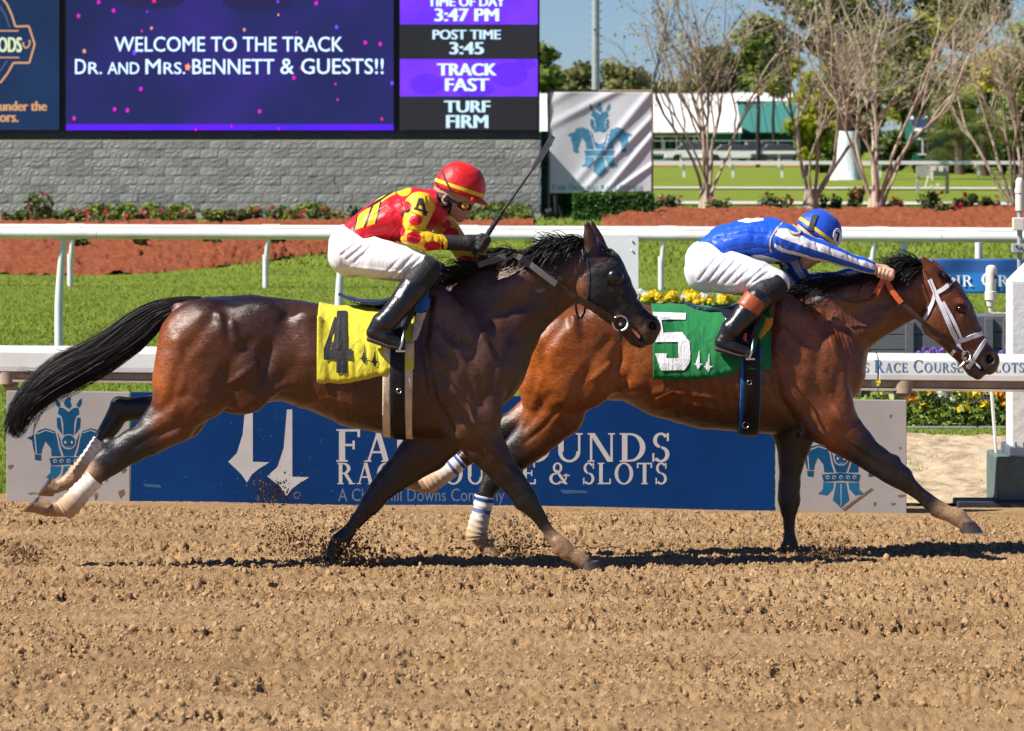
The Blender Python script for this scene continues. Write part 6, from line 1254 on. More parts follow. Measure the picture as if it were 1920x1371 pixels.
# ================================================================ tack and riders
CAMP = Vector((0, 0, CH))
def hit(bv, px, py, d=20.0, back=False):
    tgt = W(px, py, d); dr = (tgt-CAMP).normalized(); o = CAMP+dr*(d-3)
    h = bv.ray_cast(o, dr, 6)
    return (h[0], h[1]) if h[0] is not None else (None, None)
def resample(pts, step):
    P = np.array(pts, float); out = bez(P, np.linspace(0, 1, max(4, int(sum(np.linalg.norm(P[i+1]-P[i]) for i in range(len(P)-1))/step)))); return out
def ribbon(name, C, N, width, thick, mt, parent, off=0.0, closed=False):
    """box-section strap through points C with face normals N"""
    C = [Vector(c) for c in C]; N = [Vector(n).normalized() for n in N]; m = len(C); V = []; Fc = []
    for i in range(m):
        t = (C[(i+1) % m if closed else min(i+1, m-1)]-C[(i-1) % m if closed else max(i-1, 0)]).normalized(); s = t.cross(N[i]).normalized(); w = width[i] if isinstance(width, (list, tuple, np.ndarray)) else width
        b = C[i]+N[i]*off
        V += [b-s*w/2, b+s*w/2, b+s*w/2*.92+N[i]*thick, b-s*w/2*.92+N[i]*thick]
    for i in range(m if closed else m-1):
        a = i*4; c = ((i+1) % m)*4
        for j in range(4): Fc.append((a+j, a+(j+1) % 4, c+(j+1) % 4, c+j))
    if not closed: Fc += [(3, 2, 1, 0), tuple((m-1)*4+j for j in range(4))]
    o = MB().add(V, Fc).obj(name, mt, parent); me = o.data; me.polygons.foreach_set('use_smooth', np.ones(len(me.polygons), bool))
    try: me.set_sharp_from_angle(angle=.7)
    except Exception: pass
    return o
def strap(name, pts, bv, width, mt, parent, off=.003, thick=.004, d=20.0, step=4):
    P = resample(pts, step); C = []; N = []
    for x, y in P:
        h, n = hit(bv, x, y, d)
        if h is None: continue
        C.append(h); N.append(n if n.dot(CAMP-h) > 0 else -n)
    for _ in range(2): N = [(N[max(i-1, 0)]+N[i]*2+N[min(i+1, len(N)-1)]).normalized() for i in range(len(N))]; C = [C[i] if i in (0, len(C)-1) else (C[i-1]+C[i]*2+C[i+1])/4 for i in range(len(C))]
    return ribbon(name, C, N, width, thick, mt, parent, off)
def drape(name, poly, bv, mt, parent, off=.004, step=2.0, d=20.0, thick=.003):
    """patch with a pixel outline laid over a body"""
    P = np.array(poly, float); lo, hi = P.min(0), P.max(0); n = max(3, int((hi[0]-lo[0])/step)+1); m = max(3, int((hi[1]-lo[1])/step)+1)
    xs = np.linspace(lo[0], hi[0], n); ys = np.linspace(lo[1], hi[1], m); sdv = poly_sd(xs[:, None]+0*ys[None], ys[None]+0*xs[:, None], poly); ix = -np.ones((n, m), int); V = []
    for i in range(n):
        for j in range(m):
            if sdv[i, j] > step*.75: continue
            x, y = xs[i], ys[j]
            if sdv[i, j] > 0:                                     # pull the rim onto the outline
                best = None
                for a in range(len(poly)):
                    p, q = np.array(poly[a], float), np.array(poly[(a+1) % len(poly)], float); e = q-p; t = np.clip(((x-p[0])*e[0]+(y-p[1])*e[1])/max(e@e, 1e-9), 0, 1); c = p+t*e; dd = (c[0]-x)**2+(c[1]-y)**2
                    if best is None or dd < best[0]: best = (dd, c)
                x, y = best[1]
            h, nr = hit(bv, x, y, d)
            if h is None: continue
            nr = nr if nr.dot(CAMP-h) > 0 else -nr
            ix[i, j] = len(V); V.append(h+nr*off)
    Q = [(ix[i, j], ix[i, j+1], ix[i+1, j+1], ix[i+1, j]) for i in range(n-1) for j in range(m-1) if min(ix[i, j], ix[i, j+1], ix[i+1, j+1], ix[i+1, j]) >= 0]
    Q += [t for i in range(n-1) for j in range(m-1) for c4 in [[ix[i, j], ix[i, j+1], ix[i+1, j+1], ix[i+1, j]]] if sum(k < 0 for k in c4) == 1 for t in [tuple(k for k in c4 if k >= 0)]]
    o = link(name, bpy.data.meshes.new(name), None, parent); o.data.from_pydata([tuple(v) for v in V], [], Q); o.data.validate(); o.data.polygons.foreach_set('use_smooth', np.ones(len(o.data.polygons), bool)); o.data.materials.append(mt); o.data.update()
    s_ = o.modifiers.new('thick', 'SOLIDIFY'); s_.thickness = thick; s_.offset = 1; return o
def drape_text(name, polys, bv, mt, parent, off=.006, d=20.0):
    mb = MB(); n = 0
    for p in polys:
        V = []
        for x, y in p:
            h, nr = hit(bv, x, y, d)
            if h is None: V = None; break
            nr = nr if nr.dot(CAMP-h) > 0 else -nr; V.append(h+nr*(off+(n % 5)*.0002))
        n += 1
        if V: mb.add(V, [tuple(range(len(V)))])
    return mb.obj(name, mt, parent)
def free_strap(name, pts, d, width, thick, mt, parent, nrm=(0, -1, 0)):
    P = resample([tuple(W(x, y, d+yy)) for x, y, yy in pts], .03); return ribbon(name, P, [nrm]*len(P), width, thick, mt, parent)
def ring(name, px, py, d, r, rt, mt, parent, squash=1.0):
    c = W(px, py, d); n = 26; P = [c+Vector((math.cos(a)*r*squash, .008*math.sin(2*a), math.sin(a)*r)) for a in [2*math.pi*i/n for i in range(n+1)]]
    return MB().tube(P, rt, 8, cap=False).obj(name, mt, parent, smooth=True)
def fabric(name, col, rough=.55, wr=.5, scale=26, stretch=(1, 1, 1), rot=(0, 0, 0), sheen=.1, var=.06, layers=()):
    """layers: (attribute, colour) painted where attribute > 0"""
    m, t, b = NT(name); v = coords(t, stretch, rot); n = tex(t, v, scale, 3, .55, 1.2); n2 = tex(t, coords(t), 420, 2); n3 = tex(t, coords(t), 7, 4)
    c = mix(t, 1.0, (1, 1, 1), ramp(t, n3, [(.3, (1-var,)*3), (.7, (1+var,)*3)]), 'MULTIPLY'); base = None
    for at, cl in layers:
        a = nd(t, 'Attribute', attribute_name=at); g_ = nd(t, 'Math', operation='GREATER_THAN'); g_.inputs[1].default_value = 0; t.links.new(a.outputs['Fac'], g_.inputs[0]); base = mix(t, g_.outputs[0], base if base is not None else col, cl)
    c = mix(t, 1.0, base if base is not None else col, c, 'MULTIPLY'); t.links.new(c, b.inputs['Base Color']); b.inputs['Roughness'].default_value = rough; b.inputs['Specular IOR Level'].default_value = .35; b.inputs['Sheen Weight'].default_value = sheen
    p = bump(t, b, n, wr, .016); bump(t, b, n2, .12, .003, p); return m
M_BLEATH = mat('black_boot_leather', (.008, .008, .010), .3, .5, var=.4, vscale=18, bmp=.5, bscale=22, coat=.15); M_DKLEATH = mat('dark_brown_leather', (.045, .025, .018), .45, .4, var=.4, vscale=20, bmp=.3, bscale=60); M_GREYL = mat('worn_grey_rubber', (.11, .105, .10), .6, .3, var=.2, vscale=30, bmp=.4, bscale=120)
M_BLKFAB = fabric('black_fabric', (.012, .012, .014), .6, .4); M_STEEL = mat('bright_steel', (.7, .69, .66), .22, .5, metal=1, var=.1); M_SKIN = mat('skin', (.50, .27, .18), .5, .4, var=.12, vscale=20, bmp=.15, bscale=120); M_SKIN2 = mat('skin_fair', (.56, .33, .23), .5, .4, var=.1, vscale=20, bmp=.15, bscale=120)
M_WNYL = mat('white_nylon', (.74, .72, .76), .5, .4, var=.06, vscale=40, bmp=.2, bscale=200); M_ORANGE = mat('orange_rubber_grip', (.62, .12, .03), .55, .35, var=.15, vscale=30, bmp=.3, bscale=160); M_BLUEF = mat('blue_pad', (.01, .12, .45), .6, .3, var=.1); M_FELT = mat('cream_felt', (.62, .50, .36), .9, .1, var=.25, vscale=12, bmp=.4, bscale=60); M_MARIG = mat('golden_pad', (.62, .3, .02), .7, .2, var=.1)

def saddle_cloth(root, d, bv, x0, x1, zc_px, bottom, mt, name='cloth', seed=0, off=.012, rows=44, fold=.006):
    """lies over the back: columns between pixels x0..x1, hanging to bottom(px) on both sides"""
    nx = int((x1-x0)/3)+1; xs = np.linspace(x0, x1, nx); V = []
    for x in xs:
        c = W(x, zc_px, d); zb = W(x, bottom(x), d-.28).z; th = []
        for side in (-1, 1):
            lo_, hi_ = .2, 2.5
            for _ in range(22):
                q = (lo_+hi_)/2; h = bv.ray_cast(c, Vector((0, side*math.sin(q), math.cos(q))), 2)
                if h[0] is not None and h[0].z <= zb: hi_ = q
                else: lo_ = q
            th.append(hi_)
        for k in range(rows+1):
            f = k/rows; a = -th[0]+(th[0]+th[1])*f; dr = Vector((0, math.sin(a), math.cos(a))); h = bv.ray_cast(c, dr, 2); r = (h[0]-c).length if h[0] is not None else .3
            e = abs(f-.5)*2; w = fold*e*(noise2(np.array([x*.09]), np.array([f*2.5+seed*9.]), seed)[0]+.6*noise2(np.array([x*.2+3]), np.array([f*4+seed*5.]), seed+1)[0])
            V.append(c+dr*(r+off+max(w, -off*.7)+.006*e**6))
    m = rows+1; i = np.arange(nx-1)[:, None]*m; j = np.arange(rows)[None]; Q = np.stack([i+j, i+m+j, i+m+j+1, i+j+1], -1).reshape(-1, 4)
    me = np_mesh(name, V, Q[:, ::-1], True); o = link(name, me, mt, root); s_ = o.modifiers.new('thick', 'SOLIDIFY'); s_.thickness = .003; s_.offset = 0
    return o, BVHTree.FromPolygons([tuple(v) for v in V], Q.tolist())
def girth(name, root, d, bv, x0, x1, zc_px, mt, off=.012, a0=.75, thick=.006, slant=0):
    K = 70; nx = 5; V = []; h0 = bv.ray_cast(W((x0+x1)/2-6, zc_px, d), Vector((0, 0, -1)), 2); gm = (h0[0]-W((x0+x1)/2, zc_px, d)).length*1.01 if h0[0] is not None else .36; gm = min(gm, .385)
    for i in range(nx):
        for k in range(K):
            a = -a0-(2*math.pi-2*a0)*k/(K-1); x = x0+(x1-x0)*i/(nx-1)+slant*math.cos(a); c = W(x, zc_px, d); dr = Vector((0, math.sin(a), math.cos(a))); h = bv.ray_cast(c, dr, 2); r = (h[0]-c).length if h[0] is not None else .3; r = min(r, gm); V.append(c+dr*(r+off))
    i = np.arange(nx-1)[:, None]*K; j = np.arange(K-1)[None]; Q = np.stack([i+j, i+j+1, i+K+j+1, i+K+j], -1).reshape(-1, 4); o = link(name, np_mesh(name, V, Q, True), mt, root); s_ = o.modifiers.new('thick', 'SOLIDIFY'); s_.thickness = thick; s_.offset = 0; return o

# ---- saddle cloth and saddle of horse 4
M_YCL = fabric('yellow_cotton', (.60, .53, .03), .75, .55, 16, (1, 1, .5), var=.08); M_BLKP = fabric('black_appliqué'.replace('é', 'e'), (.014, .014, .016), .7, .3); M_MUDY = mat('muddy_yellow', (.38, .30, .05), .9, .1, var=.3)
c4 = empty('saddle_cloth', W(690, 570, D4), label='yellow saddle cloth with black number 4 on the dark horse', cat='saddle cloth')
clo4, bc4 = saddle_cloth(c4, D4, bv4, 599, 779, 655, lambda x: np.interp(x, [599, 655, 719, 735, 779], [716, 716, 703, 694, 690]), M_YCL, seed=2, fold=.006, off=.009)
def quad_dice(P, n):
    """subdivide each quad polygon n x n"""
    out = []
    for a, b, c, e in P:
        a, b, c, e = map(np.array, (a, b, c, e))
        for i in range(n):
            for j in range(n):
                f = lambda u, v: tuple((a*(1-u)+b*u)*(1-v)+(e*(1-u)+c*u)*v); out.append([f(i/n, j/n), f((i+1)/n, j/n), f((i+1)/n, (j+1)/n), f(i/n, (j+1)/n)])
    return out
drape_text('number_4', quad_dice([[(632, 585), (650, 585), (650, 612), (626, 640)], [(626, 640), (650, 612), (650, 650), (616, 655)], [(607, 655), (660, 655), (660, 675), (607, 675)], [(607, 655), (616, 655), (632, 600), (628, 595)], [(632, 608), (650, 608), (652, 656), (630, 656)], [(632, 674), (652, 674), (652, 699), (632, 699)]], 5), bc4, M_BLKP, c4, .008, D4)
def spires(cx, cy, s):
    q = []
    for ox, oy in ((-13, 0), (10, 6)):
        x, y = cx+ox*s, cy+oy*s; q += [[(x+1*s, y-30*s), (x+2*s, y-30*s), (x+2.6*s, y-12*s), (x-2.4*s, y-12*s)], [(x-2.4*s, y-12*s), (x+2.6*s, y-12*s), (x+3*s, y), (x-6*s, y)], [(x-11*s, y), (x+11*s, y), (x+5*s, y+4*s), (x-5*s, y+4*s)], [(x-5*s, y+4*s), (x+5*s, y+4*s), (x+.5*s, y+13*s), (x-.5*s, y+13*s)]]
    return q
drape_text('spire_mark', quad_dice(spires(694, 672, .85), 3), bc4, M_BLKP, c4, .008, D4)
M_SEAT = mat('saddle_leather', (.012, .016, .03), .2, .5, var=.3, coat=.3)
def saddle(root, d, seat, col=M_SEAT):
    s = SDF(d, .006); s.chain(seat, k=.02); s.field().skin(1); link('seat', np_mesh('seat', s.V, s.Q, True), col, root)
s4 = empty('racing_saddle', W(720, 570, D4), label='small dark racing saddle with cream edged girth on the dark horse', cat='saddle')
saddle(s4, D4, [(637, 552, 3.5, .05), (650, 559, 4, .10), (675, 566, 5, .13), (715, 569, 7, .14), (760, 560, 9, .13), (795, 546, 9, .09)])
drape('flap', [(700, 575), (768, 565), (795, 560), (770, 600), (752, 640), (736, 628), (715, 598)], bc4, M_SEAT, s4, .012, 3, D4, .005)
drape('pad', [(782, 545), (806, 540), (803, 575), (792, 588), (778, 580)], bv4, M_BLUEF, s4, .02, 3, D4, .012)
drape('pad_edge', [(790, 580), (800, 574), (797, 592), (779, 640), (772, 640), (776, 612)], bv4, M_FELT, s4, .016, 3, D4, .008)
girth('girth', s4, D4, bv4, 735, 762, 680, mat('black_elastic', (.007, .007, .008), .5, .3, var=.3, vscale=50), .016, .7)
girth('girth_felt', s4, D4, bv4, 722, 737, 680, M_FELT, .012, 1.15, slant=3); girth('girth_felt', s4, D4, bv4, 760, 777, 680, M_FELT, .012, 1.15, slant=3)
ring('girth_buckle', 748, 733, D4-.315, .012, .003, M_STEEL, s4)
# ---- cloth and saddle of horse 5
M_GCL = fabric('green_cotton', (.003, .16, .04), .7, .45, 14, (1, 1, .5), var=.1); M_WAPP = fabric('white_applique', (.74, .74, .76), .6, .5, 40, (2, 2, .3), var=.12)
c5 = empty('saddle_cloth', W(1320, 575, D5), label='green saddle cloth with white number 5 on the bay horse', cat='saddle cloth')
clo5, bc5 = saddle_cloth(c5, D5, bv5, 1221, 1440, 655, lambda x: np.interp(x, [1221, 1290, 1351, 1386, 1440], [710, 710, 704, 690, 692]), M_GCL, seed=5, fold=.004, off=.009)
drape_text('number_5', quad_dice([[(1224, 587), (1286, 589), (1286, 601), (1240, 601)], [(1224, 587), (1240, 601), (1246, 640), (1228, 640)], [(1228, 624), (1279, 624), (1293, 642), (1228, 642)], [(1272, 630), (1293, 642), (1295, 676), (1272, 672)], [(1295, 676), (1284, 694), (1252, 694), (1272, 672)], [(1228, 663), (1250, 663), (1250, 694), (1240, 694)], [(1250, 672), (1272, 672), (1272, 694), (1250, 694)]], 5), bc5, M_WAPP, c5, .007, D5)
drape_text('spire_mark', quad_dice(spires(1320, 682, .8), 3), bc5, M_WAPP, c5, .007, D5)
s5 = empty('racing_saddle', W(1370, 580, D5), label='small dark racing saddle with blue edged girth on the bay horse', cat='saddle')
saddle(s5, D5, [(1287, 569, 3.5, .05), (1300, 575, 4, .10), (1325, 580, 5, .13), (1365, 580, 7, .14), (1410, 570, 9, .13), (1440, 558, 9, .09)])
drape('flap', [(1348, 583), (1420, 575), (1445, 570), (1422, 610), (1404, 648), (1388, 640), (1362, 606)], bc5, M_SEAT, s5, .012, 3, D5, .005)
drape('pad', [(1435, 600), (1448, 595), (1447, 606), (1425, 640), (1420, 636)], bv5, M_MARIG, s5, .02, 3, D5, .012)
drape('cloth_fold', [(1432, 592), (1440, 594), (1420, 640), (1412, 668), (1404, 660), (1412, 630)], bv5, M_GCL, s5, .024, 3, D5, .01)
girth('girth', s5, D5, bv5, 1388, 1418, 680, mat('black_elastic_2', (.007, .007, .008), .5, .3, var=.3, vscale=50), .016, .7); girth('girth_edge', s5, D5, bv5, 1383, 1390, 680, M_BLUEF, .012, 1.2, slant=2); girth('girth_edge', s5, D5, bv5, 1417, 1421, 680, M_BLUEF, .012, 1.2, slant=2)
ring('girth_buckle', 1405, 717, D5-.31, .012, .003, M_STEEL, s5); ring('girth_ring', 1398, 797, D5-.2, .016, .003, M_STEEL, s5)

# ---- hood and bridle of horse 4
hd = SDF(D4, .006)
for kk, pts in [(c[0], c[1]) for c in h4['chains'][5:8]]: hd.chain(pts, k=kk, grow=.006)
for e in h4['ells'][20:25]: pass
hd.ell(1140, 508, 18, 15, .034, ang=-40, y=-.066, k=.02); hd.ell(1112, 545, 30, 33, .034, ang=30, y=-.07, k=.03); hd.field()
cut_poly(hd, [(1090, 455), (1099, 470), (1106, 482), (1118, 493), (1137, 490), (1148, 480), (1140, 452), (1160, 470), (1185, 510), (1206, 548), (1184, 568), (1164, 597), (1152, 583), (1129, 575), (1108, 571), (1097, 562), (1101, 525), (1099, 500), (1088, 470)]).skin(1)
N_ = hd.normals(); hd.V = hd.V+N_*(.002*noise(hd.V*np.array((16, 16, 30)), 5))[:, None]
hood = empty('blinker_hood', W(1140, 520, D4), label='black fabric blinker hood with domed eye cup on the dark horse', cat='hood'); M_HOOD = fabric('black_hood_fabric', (.011, .0105, .012), .5, .4, 22, sheen=.12)
link('hood_cloth', np_mesh('hood_cloth', hd.V, hd.Q, True), M_HOOD, hood); bh = hd.bvh(); M_CUP = mat('black_cup_plastic', (.006, .006, .007), .28, .4, coat=.15)
for sy in (-1, 1):
    c = W(1153, 521, D4+sy*.10); mb = MB(); Mx = Matrix.Rotation(math.radians(-20), 3, 'Y'); mb.ell(c, (.043, .026, .043), 18, 12, Mx); o = mb.obj('eye_cup', M_CUP, hood, smooth=True)
strap('seam', [(1095, 462), (1103, 495), (1105, 530), (1101, 562)], bh, .008, M_BLKFAB, hood, .001, .003, D4); strap('ear_binding', [(1104, 478), (1118, 491), (1137, 488), (1148, 480)], bh, .012, M_BLKFAB, hood, .001, .004, D4)
b4 = empty('bridle', W(1165, 600, D4), label='dark leather bridle with ring bit and reins on the dark horse', cat='bridle')
ring('bit_ring', 1163, 606, D4-.075, .038, .006, M_STEEL, b4); MB().tube([W(1163, 608, D4-.08), W(1163, 608, D4+.08)], .008, 8).obj('bit_mouthpiece', M_STEEL, b4); ring('bit_ring', 1163, 606, D4+.075, .038, .006, M_STEEL, b4)
strap('noseband', [(1218, 571), (1208, 590), (1195, 606)], bv4, .013, M_DKLEATH, b4, .003, .004, D4); strap('cheekpiece', [(1152, 578), (1160, 592)], bv4, .016, M_DKLEATH, b4, .004, .005, D4); MB().tube([W(1163, 618, D4-.075), W(1163, 640, D4-.07)], [.010, .008], 8).obj('bit_drop', M_BLEATH, b4)
free_strap('rein', [(1155, 602, -.085), (1110, 574, -.12), (1060, 545, -.145), (1015, 512, -.145), (985, 489, -.13), (962, 478, -.12)], D4, .027, .005, M_DKLEATH, b4); free_strap('rein_grip', [(1043, 533, -.155), (1015, 512, -.153), (985, 489, -.14), (970, 480, -.13)], D4, .032, .009, M_GREYL, b4)
free_strap('rein_bight', [(896, 497, -.15), (925, 488, -.14), (948, 481, -.13)], D4, .03, .008, M_GREYL, b4); free_strap('rein', [(1155, 602, .085), (1060, 545, .15), (985, 489, .13), (945, 480, .10)], D4, .027, .005, M_DKLEATH, b4)
MB().tube([tuple(W(x, y, D4+yy)) for x, y, yy in ((1079, 568, -.075), (1081, 584, -.06), (1085, 597, -.03), (1090, 597, 0), (1096, 586, .04), (1098, 568, .07))], .006, 8).obj('throat_strap', M_BLKFAB, b4, smooth=True)
# ---- bridle of horse 5
b5 = empty('bridle', W(1800, 640, D5), label='white nylon bridle with orange rein grips on the bay horse', cat='bridle')
for nm, pts, w_ in (('cheekpiece', [(1743, 524), (1752, 545), (1763, 570), (1776, 600), (1790, 632), (1798, 650)], .024), ('browband', [(1757, 549), (1772, 540), (1788, 524)], .022), ('throatlatch', [(1754, 548), (1748, 570), (1738, 592), (1726, 610), (1716, 622)], .02), ('noseband', [(1797, 640), (1820, 632), (1846, 624)], .026), ('noseband', [(1849, 634), (1838, 652), (1826, 672), (1815, 690)], .022), ('cheekpiece', [(1768, 566), (1782, 592), (1796, 618), (1805, 640)], .018)):
    strap(nm, pts, bv5, w_, M_WNYL, b5, .004, .005, D5)
strap('cheek_strap', [(1797, 648), (1803, 660), (1808, 664)], bv5, .018, M_WNYL, b5, .005, .005, D5); strap('chin_strap', [(1782, 668), (1790, 656)], bv5, .018, M_WNYL, b5, .005, .006, D5)
ring('bit_ring', 1812, 668, D5-.07, .028, .005, M_STEEL, b5, .7); MB().tube([W(1808, 680, D5-.07), W(1795, 692, D5-.07), W(1788, 690, D5-.065)], .006, 6).obj('bit_shank', M_STEEL, b5, smooth=True); MB().tube([W(1810, 672, D5-.07), W(1810, 672, D5+.07)], .007, 8).obj('bit_mouthpiece', M_STEEL, b5)
free_strap('rein', [(1804, 662, -.08), (1775, 640, -.10), (1735, 608, -.13), (1705, 580, -.135), (1687, 565, -.13)], D5, .024, .005, M_DKLEATH, b5); free_strap('rein_grip', [(1690, 568, -.135), (1672, 545, -.13), (1660, 522, -.12)], D5, .03, .006, M_ORANGE, b5); free_strap('rein_grip', [(1659, 520, -.13), (1652, 532, -.14), (1641, 552, -.14)], D5, .03, .006, M_ORANGE, b5)
free_strap('rein', [(1804, 662, .08), (1735, 608, .13), (1690, 568, .13), (1662, 520, .1)], D5, .024, .005, M_DKLEATH, b5)
MB().tube([tuple(W(x, y, D5+yy)) for x, y, yy in ((1642, 550, -.14), (1630, 562, -.15), (1605, 567, -.165), (1580, 560, -.17), (1558, 553, -.175), (1545, 556, -.18))], [.008, .008, .006, .006, .006, .007], 8).obj('rein_end', M_BLEATH, b5, smooth=True)
MB().ell(W(1535, 562, D5-.185), (.026, .022, .018), 12, 8).obj('rein_knot', M_GREYL, b5, smooth=True); MB().tube([tuple(W(x, y, D5+yy)) for x, y, yy in ((1528, 568, -.185), (1505, 580, -.195), (1474, 591, -.20))], [.011, .009, .008], 8).obj('rein_end', M_BLEATH, b5, smooth=True)

# ---- riders
def surf_d(V, pts, d):
    """distance of points V to a chain's surface (m)"""
    out = np.full(len(V), 9.0); P = []; R = []; Wd = []
    for q in pts:
        y = q[4] if len(q) > 4 else 0; k = (d+y)/F; P.append(np.array(((q[0]-960)*k, d+y, CH-(q[1]-HZ)*k))); R.append(q[2]*k); Wd.append(q[3] if len(q) > 3 and q[3] else q[2]*k)
    for i in range(len(P)-1):
        e = P[i+1]-P[i]; w = V-P[i]; t = np.clip(w@e/(e@e), 0, 1); r = R[i]+t*(R[i+1]-R[i]); wd = Wd[i]+t*(Wd[i+1]-Wd[i]); q = w-t[:, None]*e; out = np.minimum(out, np.sqrt(q[:, 0]**2+q[:, 2]**2+(q[:, 1]*r/wd)**2)-r)
    return out
def garment(name, parent, d, chains, mt, grow=.006, cut=None, res=.006, k=.02, wr=(), attrs=None, ells=(), fl=None):
    s = SDF(d, res)
    for c in chains: s.chain(c[1] if isinstance(c[0], float) else c, k=c[0] if isinstance(c[0], float) else k, grow=grow)
    for e in ells: s.ell(*e[:5], ang=e[5], y=e[6], k=e[7], op=e[8] if len(e) > 8 else 1)
    s.field()
    if cut: cut_poly(s, cut)
    s.skin(1); N = s.normals(); dv = np.zeros(len(s.V))
    for sc3, amp, sd_ in wr: dv += amp*noise(s.V*np.array(sc3), sd_)
    px = s.px()
    if fl: dv += folds(fl)(px, s.V)
    s.V = s.V+N*dv[:, None]; me = np_mesh(name, s.V, s.Q, True)
    if attrs:
        for nm, fn in attrs.items(): attr(me, nm, fn(px, s.V))
    return link(name, me, mt, parent), s
def folds(lines):
    """soft fold relief along pixel lines: (line, width, height)"""
    def fn(px, V):
        o = np.zeros(len(px))
        for l, w, h in lines: o += h*np.exp(-(line_d(px, l)/w)**2)
        return o
    return fn
def helmet(parent, d, cx, cy, tilt, col, band, rx=.128, ry=.106, rz=.142, seams=6, cap_name='helmet'):
    c = W(cx, cy, d); a = math.radians(tilt); ex = Vector((math.cos(a), 0, -math.sin(a))); ez = Vector((math.sin(a), 0, math.cos(a))); ey = Vector((0, 1, 0)); n = 40; m = 18; V = []; Fc = []
    for i in range(m+1):
        t = (math.pi/2)*(1-i/m) if i < m-3 else -(i-(m-4))*.06
        t = math.pi/2-(math.pi/2+.22)*i/m
        for j in range(n):
            p = 2*math.pi*j/n; se = 1-.03*max(0, math.cos((p+.35)*seams/2))**30*math.cos(t)**.5+.006*math.sin(p*9+t*5)*math.cos(t); q = max(math.cos(t), .001)**.82*se
            V.append(c+ex*rx*q*math.cos(p)*(1.04 if math.cos(p) > 0 else 1)+ey*ry*q*math.sin(p)+ez*rz*math.sin(t)*(1 if t > 0 else .6))
    for i in range(m):
        for j in range(n): Fc.append((i*n+j, (i+1)*n+j, (i+1)*n+(j+1) % n, i*n+(j+1) % n))
    o = MB().add(V, Fc).obj(cap_name, col, parent, smooth=True); s_ = o.modifiers.new('t', 'SOLIDIFY'); s_.thickness = .006; bvx = BVHTree.FromPolygons([tuple(v) for v in V], Fc)
    V = []; Fc = []                                               # coloured band
    for i, (zz, g_) in enumerate(((.002, 1.012), (.011, 1.02), (.02, 1.012))):
        for j in range(n): p = 2*math.pi*j/n; V.append(c+ex*rx*g_*math.cos(p)*(1.04 if math.cos(p) > 0 else 1)+ey*ry*g_*math.sin(p)+ez*zz)
    for i in range(2):
        for j in range(n): Fc.append((i*n+j, i*n+(j+1) % n, (i+1)*n+(j+1) % n, (i+1)*n+j))
    MB().add(V, Fc).obj('helmet_band', band, o, smooth=True)
    V = []; Fc = []; K = 17                                       # peak
    for i, (g_, zz) in enumerate(((.98, -.012), (1.12, -.02), (1.25, -.032))):
        for j in range(K): p = (j/(K-1)-.5)*2.0; q = 1 if i == 0 else (1+(g_-1)*max(0, math.cos(p*1.5))); V.append(c+ex*rx*1.04*q*math.cos(p)+ey*ry*q*math.sin(p)+ez*zz)
    for i in range(2):
        for j in range(K-1): Fc.append((i*K+j, i*K+j+1, (i+1)*K+j+1, (i+1)*K+j))
    pk = MB().add(V, Fc).obj('peak', col, o, smooth=True); s_ = pk.modifiers.new('t', 'SOLIDIFY'); s_.thickness = .006
    return o, bvx
def fist(axis_px, c_px, y, r=4.4):
    """four fingers closed round a rod whose pixel direction is axis_px, plus thumb"""
    ax = np.array(axis_px, float); ax /= np.linalg.norm(ax); pr = np.array((-ax[1], ax[0])); out = []
    for i, s_ in enumerate((-11, -3.8, 3.4, 10.4)):
        l = (.86, 1, .97, .88)[i]; b = np.array(c_px)+ax*s_
        out.append([(*(b-pr*8*l), r, None, y+.006), (*(b+pr*9*l), r*1.02, None, y-.004), (*(b+pr*10*l), r*.98, None, y-.022), (*(b+pr*2*l), r*.92, None, y-.034), (*(b-pr*5*l), r*.8, None, y-.028)])
    b = np.array(c_px)+ax*10
    out.append([(*(b-pr*8-ax*14), r*1.25, None, y-.012), (*(b-pr*7+ax*2), r*1.15, None, y-.026), (*(b+pr*3+ax*5), r*.98, None, y-.032), (*(b+pr*8+ax*4), r*.8, None, y-.026)]); return out

# rider 4 (red and yellow)
r4 = empty('person', W(720, 470, D4), label='rider in red and yellow silks and red helmet raising a whip on the dark horse', cat='person')
TOR4 = [(668, 447, 30, .13), (700, 424, 37, .15), (740, 408, 43, .165), (778, 398, 45, .17), (806, 392, 36, .15)]
ARM4 = [(788, 386, 25, .068, -.17), (779, 412, 22, .06, -.205), (771, 440, 19, .052, -.22), (798, 450, 18, .048, -.215), (833, 455, 13, .037, -.205)]
ARMF4 = [(806, 396, 24, .065, .15), (838, 428, 19, .05, .17), (868, 470, 18, .045, .15), (878, 484, 17, .043, .13), (905, 484, 14, .036, .10), (925, 478, 12, .032, .08)]
HIPL = [(660, 462, 44, .15), (656, 478, 40, .13)]
TH4 = [(660, 472, 41, .12, -.09), (705, 484, 36, .10, -.15), (755, 492, 30, .085, -.2), (796, 503, 23, .065, -.225)]
THF4 = [(665, 474, 40, .12, .09), (715, 490, 34, .095, .15), (770, 502, 28, .08, .2), (815, 512, 21, .062, .225)]
SH4 = [(797, 508, 23, .058, -.235), (775, 540, 24, .06, -.27), (748, 575, 21, .055, -.305), (722, 606, 18, .05, -.325)]; FT4 = [(716, 606, 18, .042, -.325), (702, 624, 13, .036, -.325), (725, 634, 12, .042, -.33), (750, 645, 7.5, .038, -.33)]
SHF4 = [(817, 514, 22, .058, .235), (790, 560, 22, .058, .29), (745, 606, 18, .05, .325)]; FTF4 = [(738, 608, 17, .042, .325), (724, 624, 13, .036, .325), (770, 642, 8, .038, .33)]
HN = [(812, 388, 24, .062), (832, 380, 22, .06), (848, 372, 24, .06)]
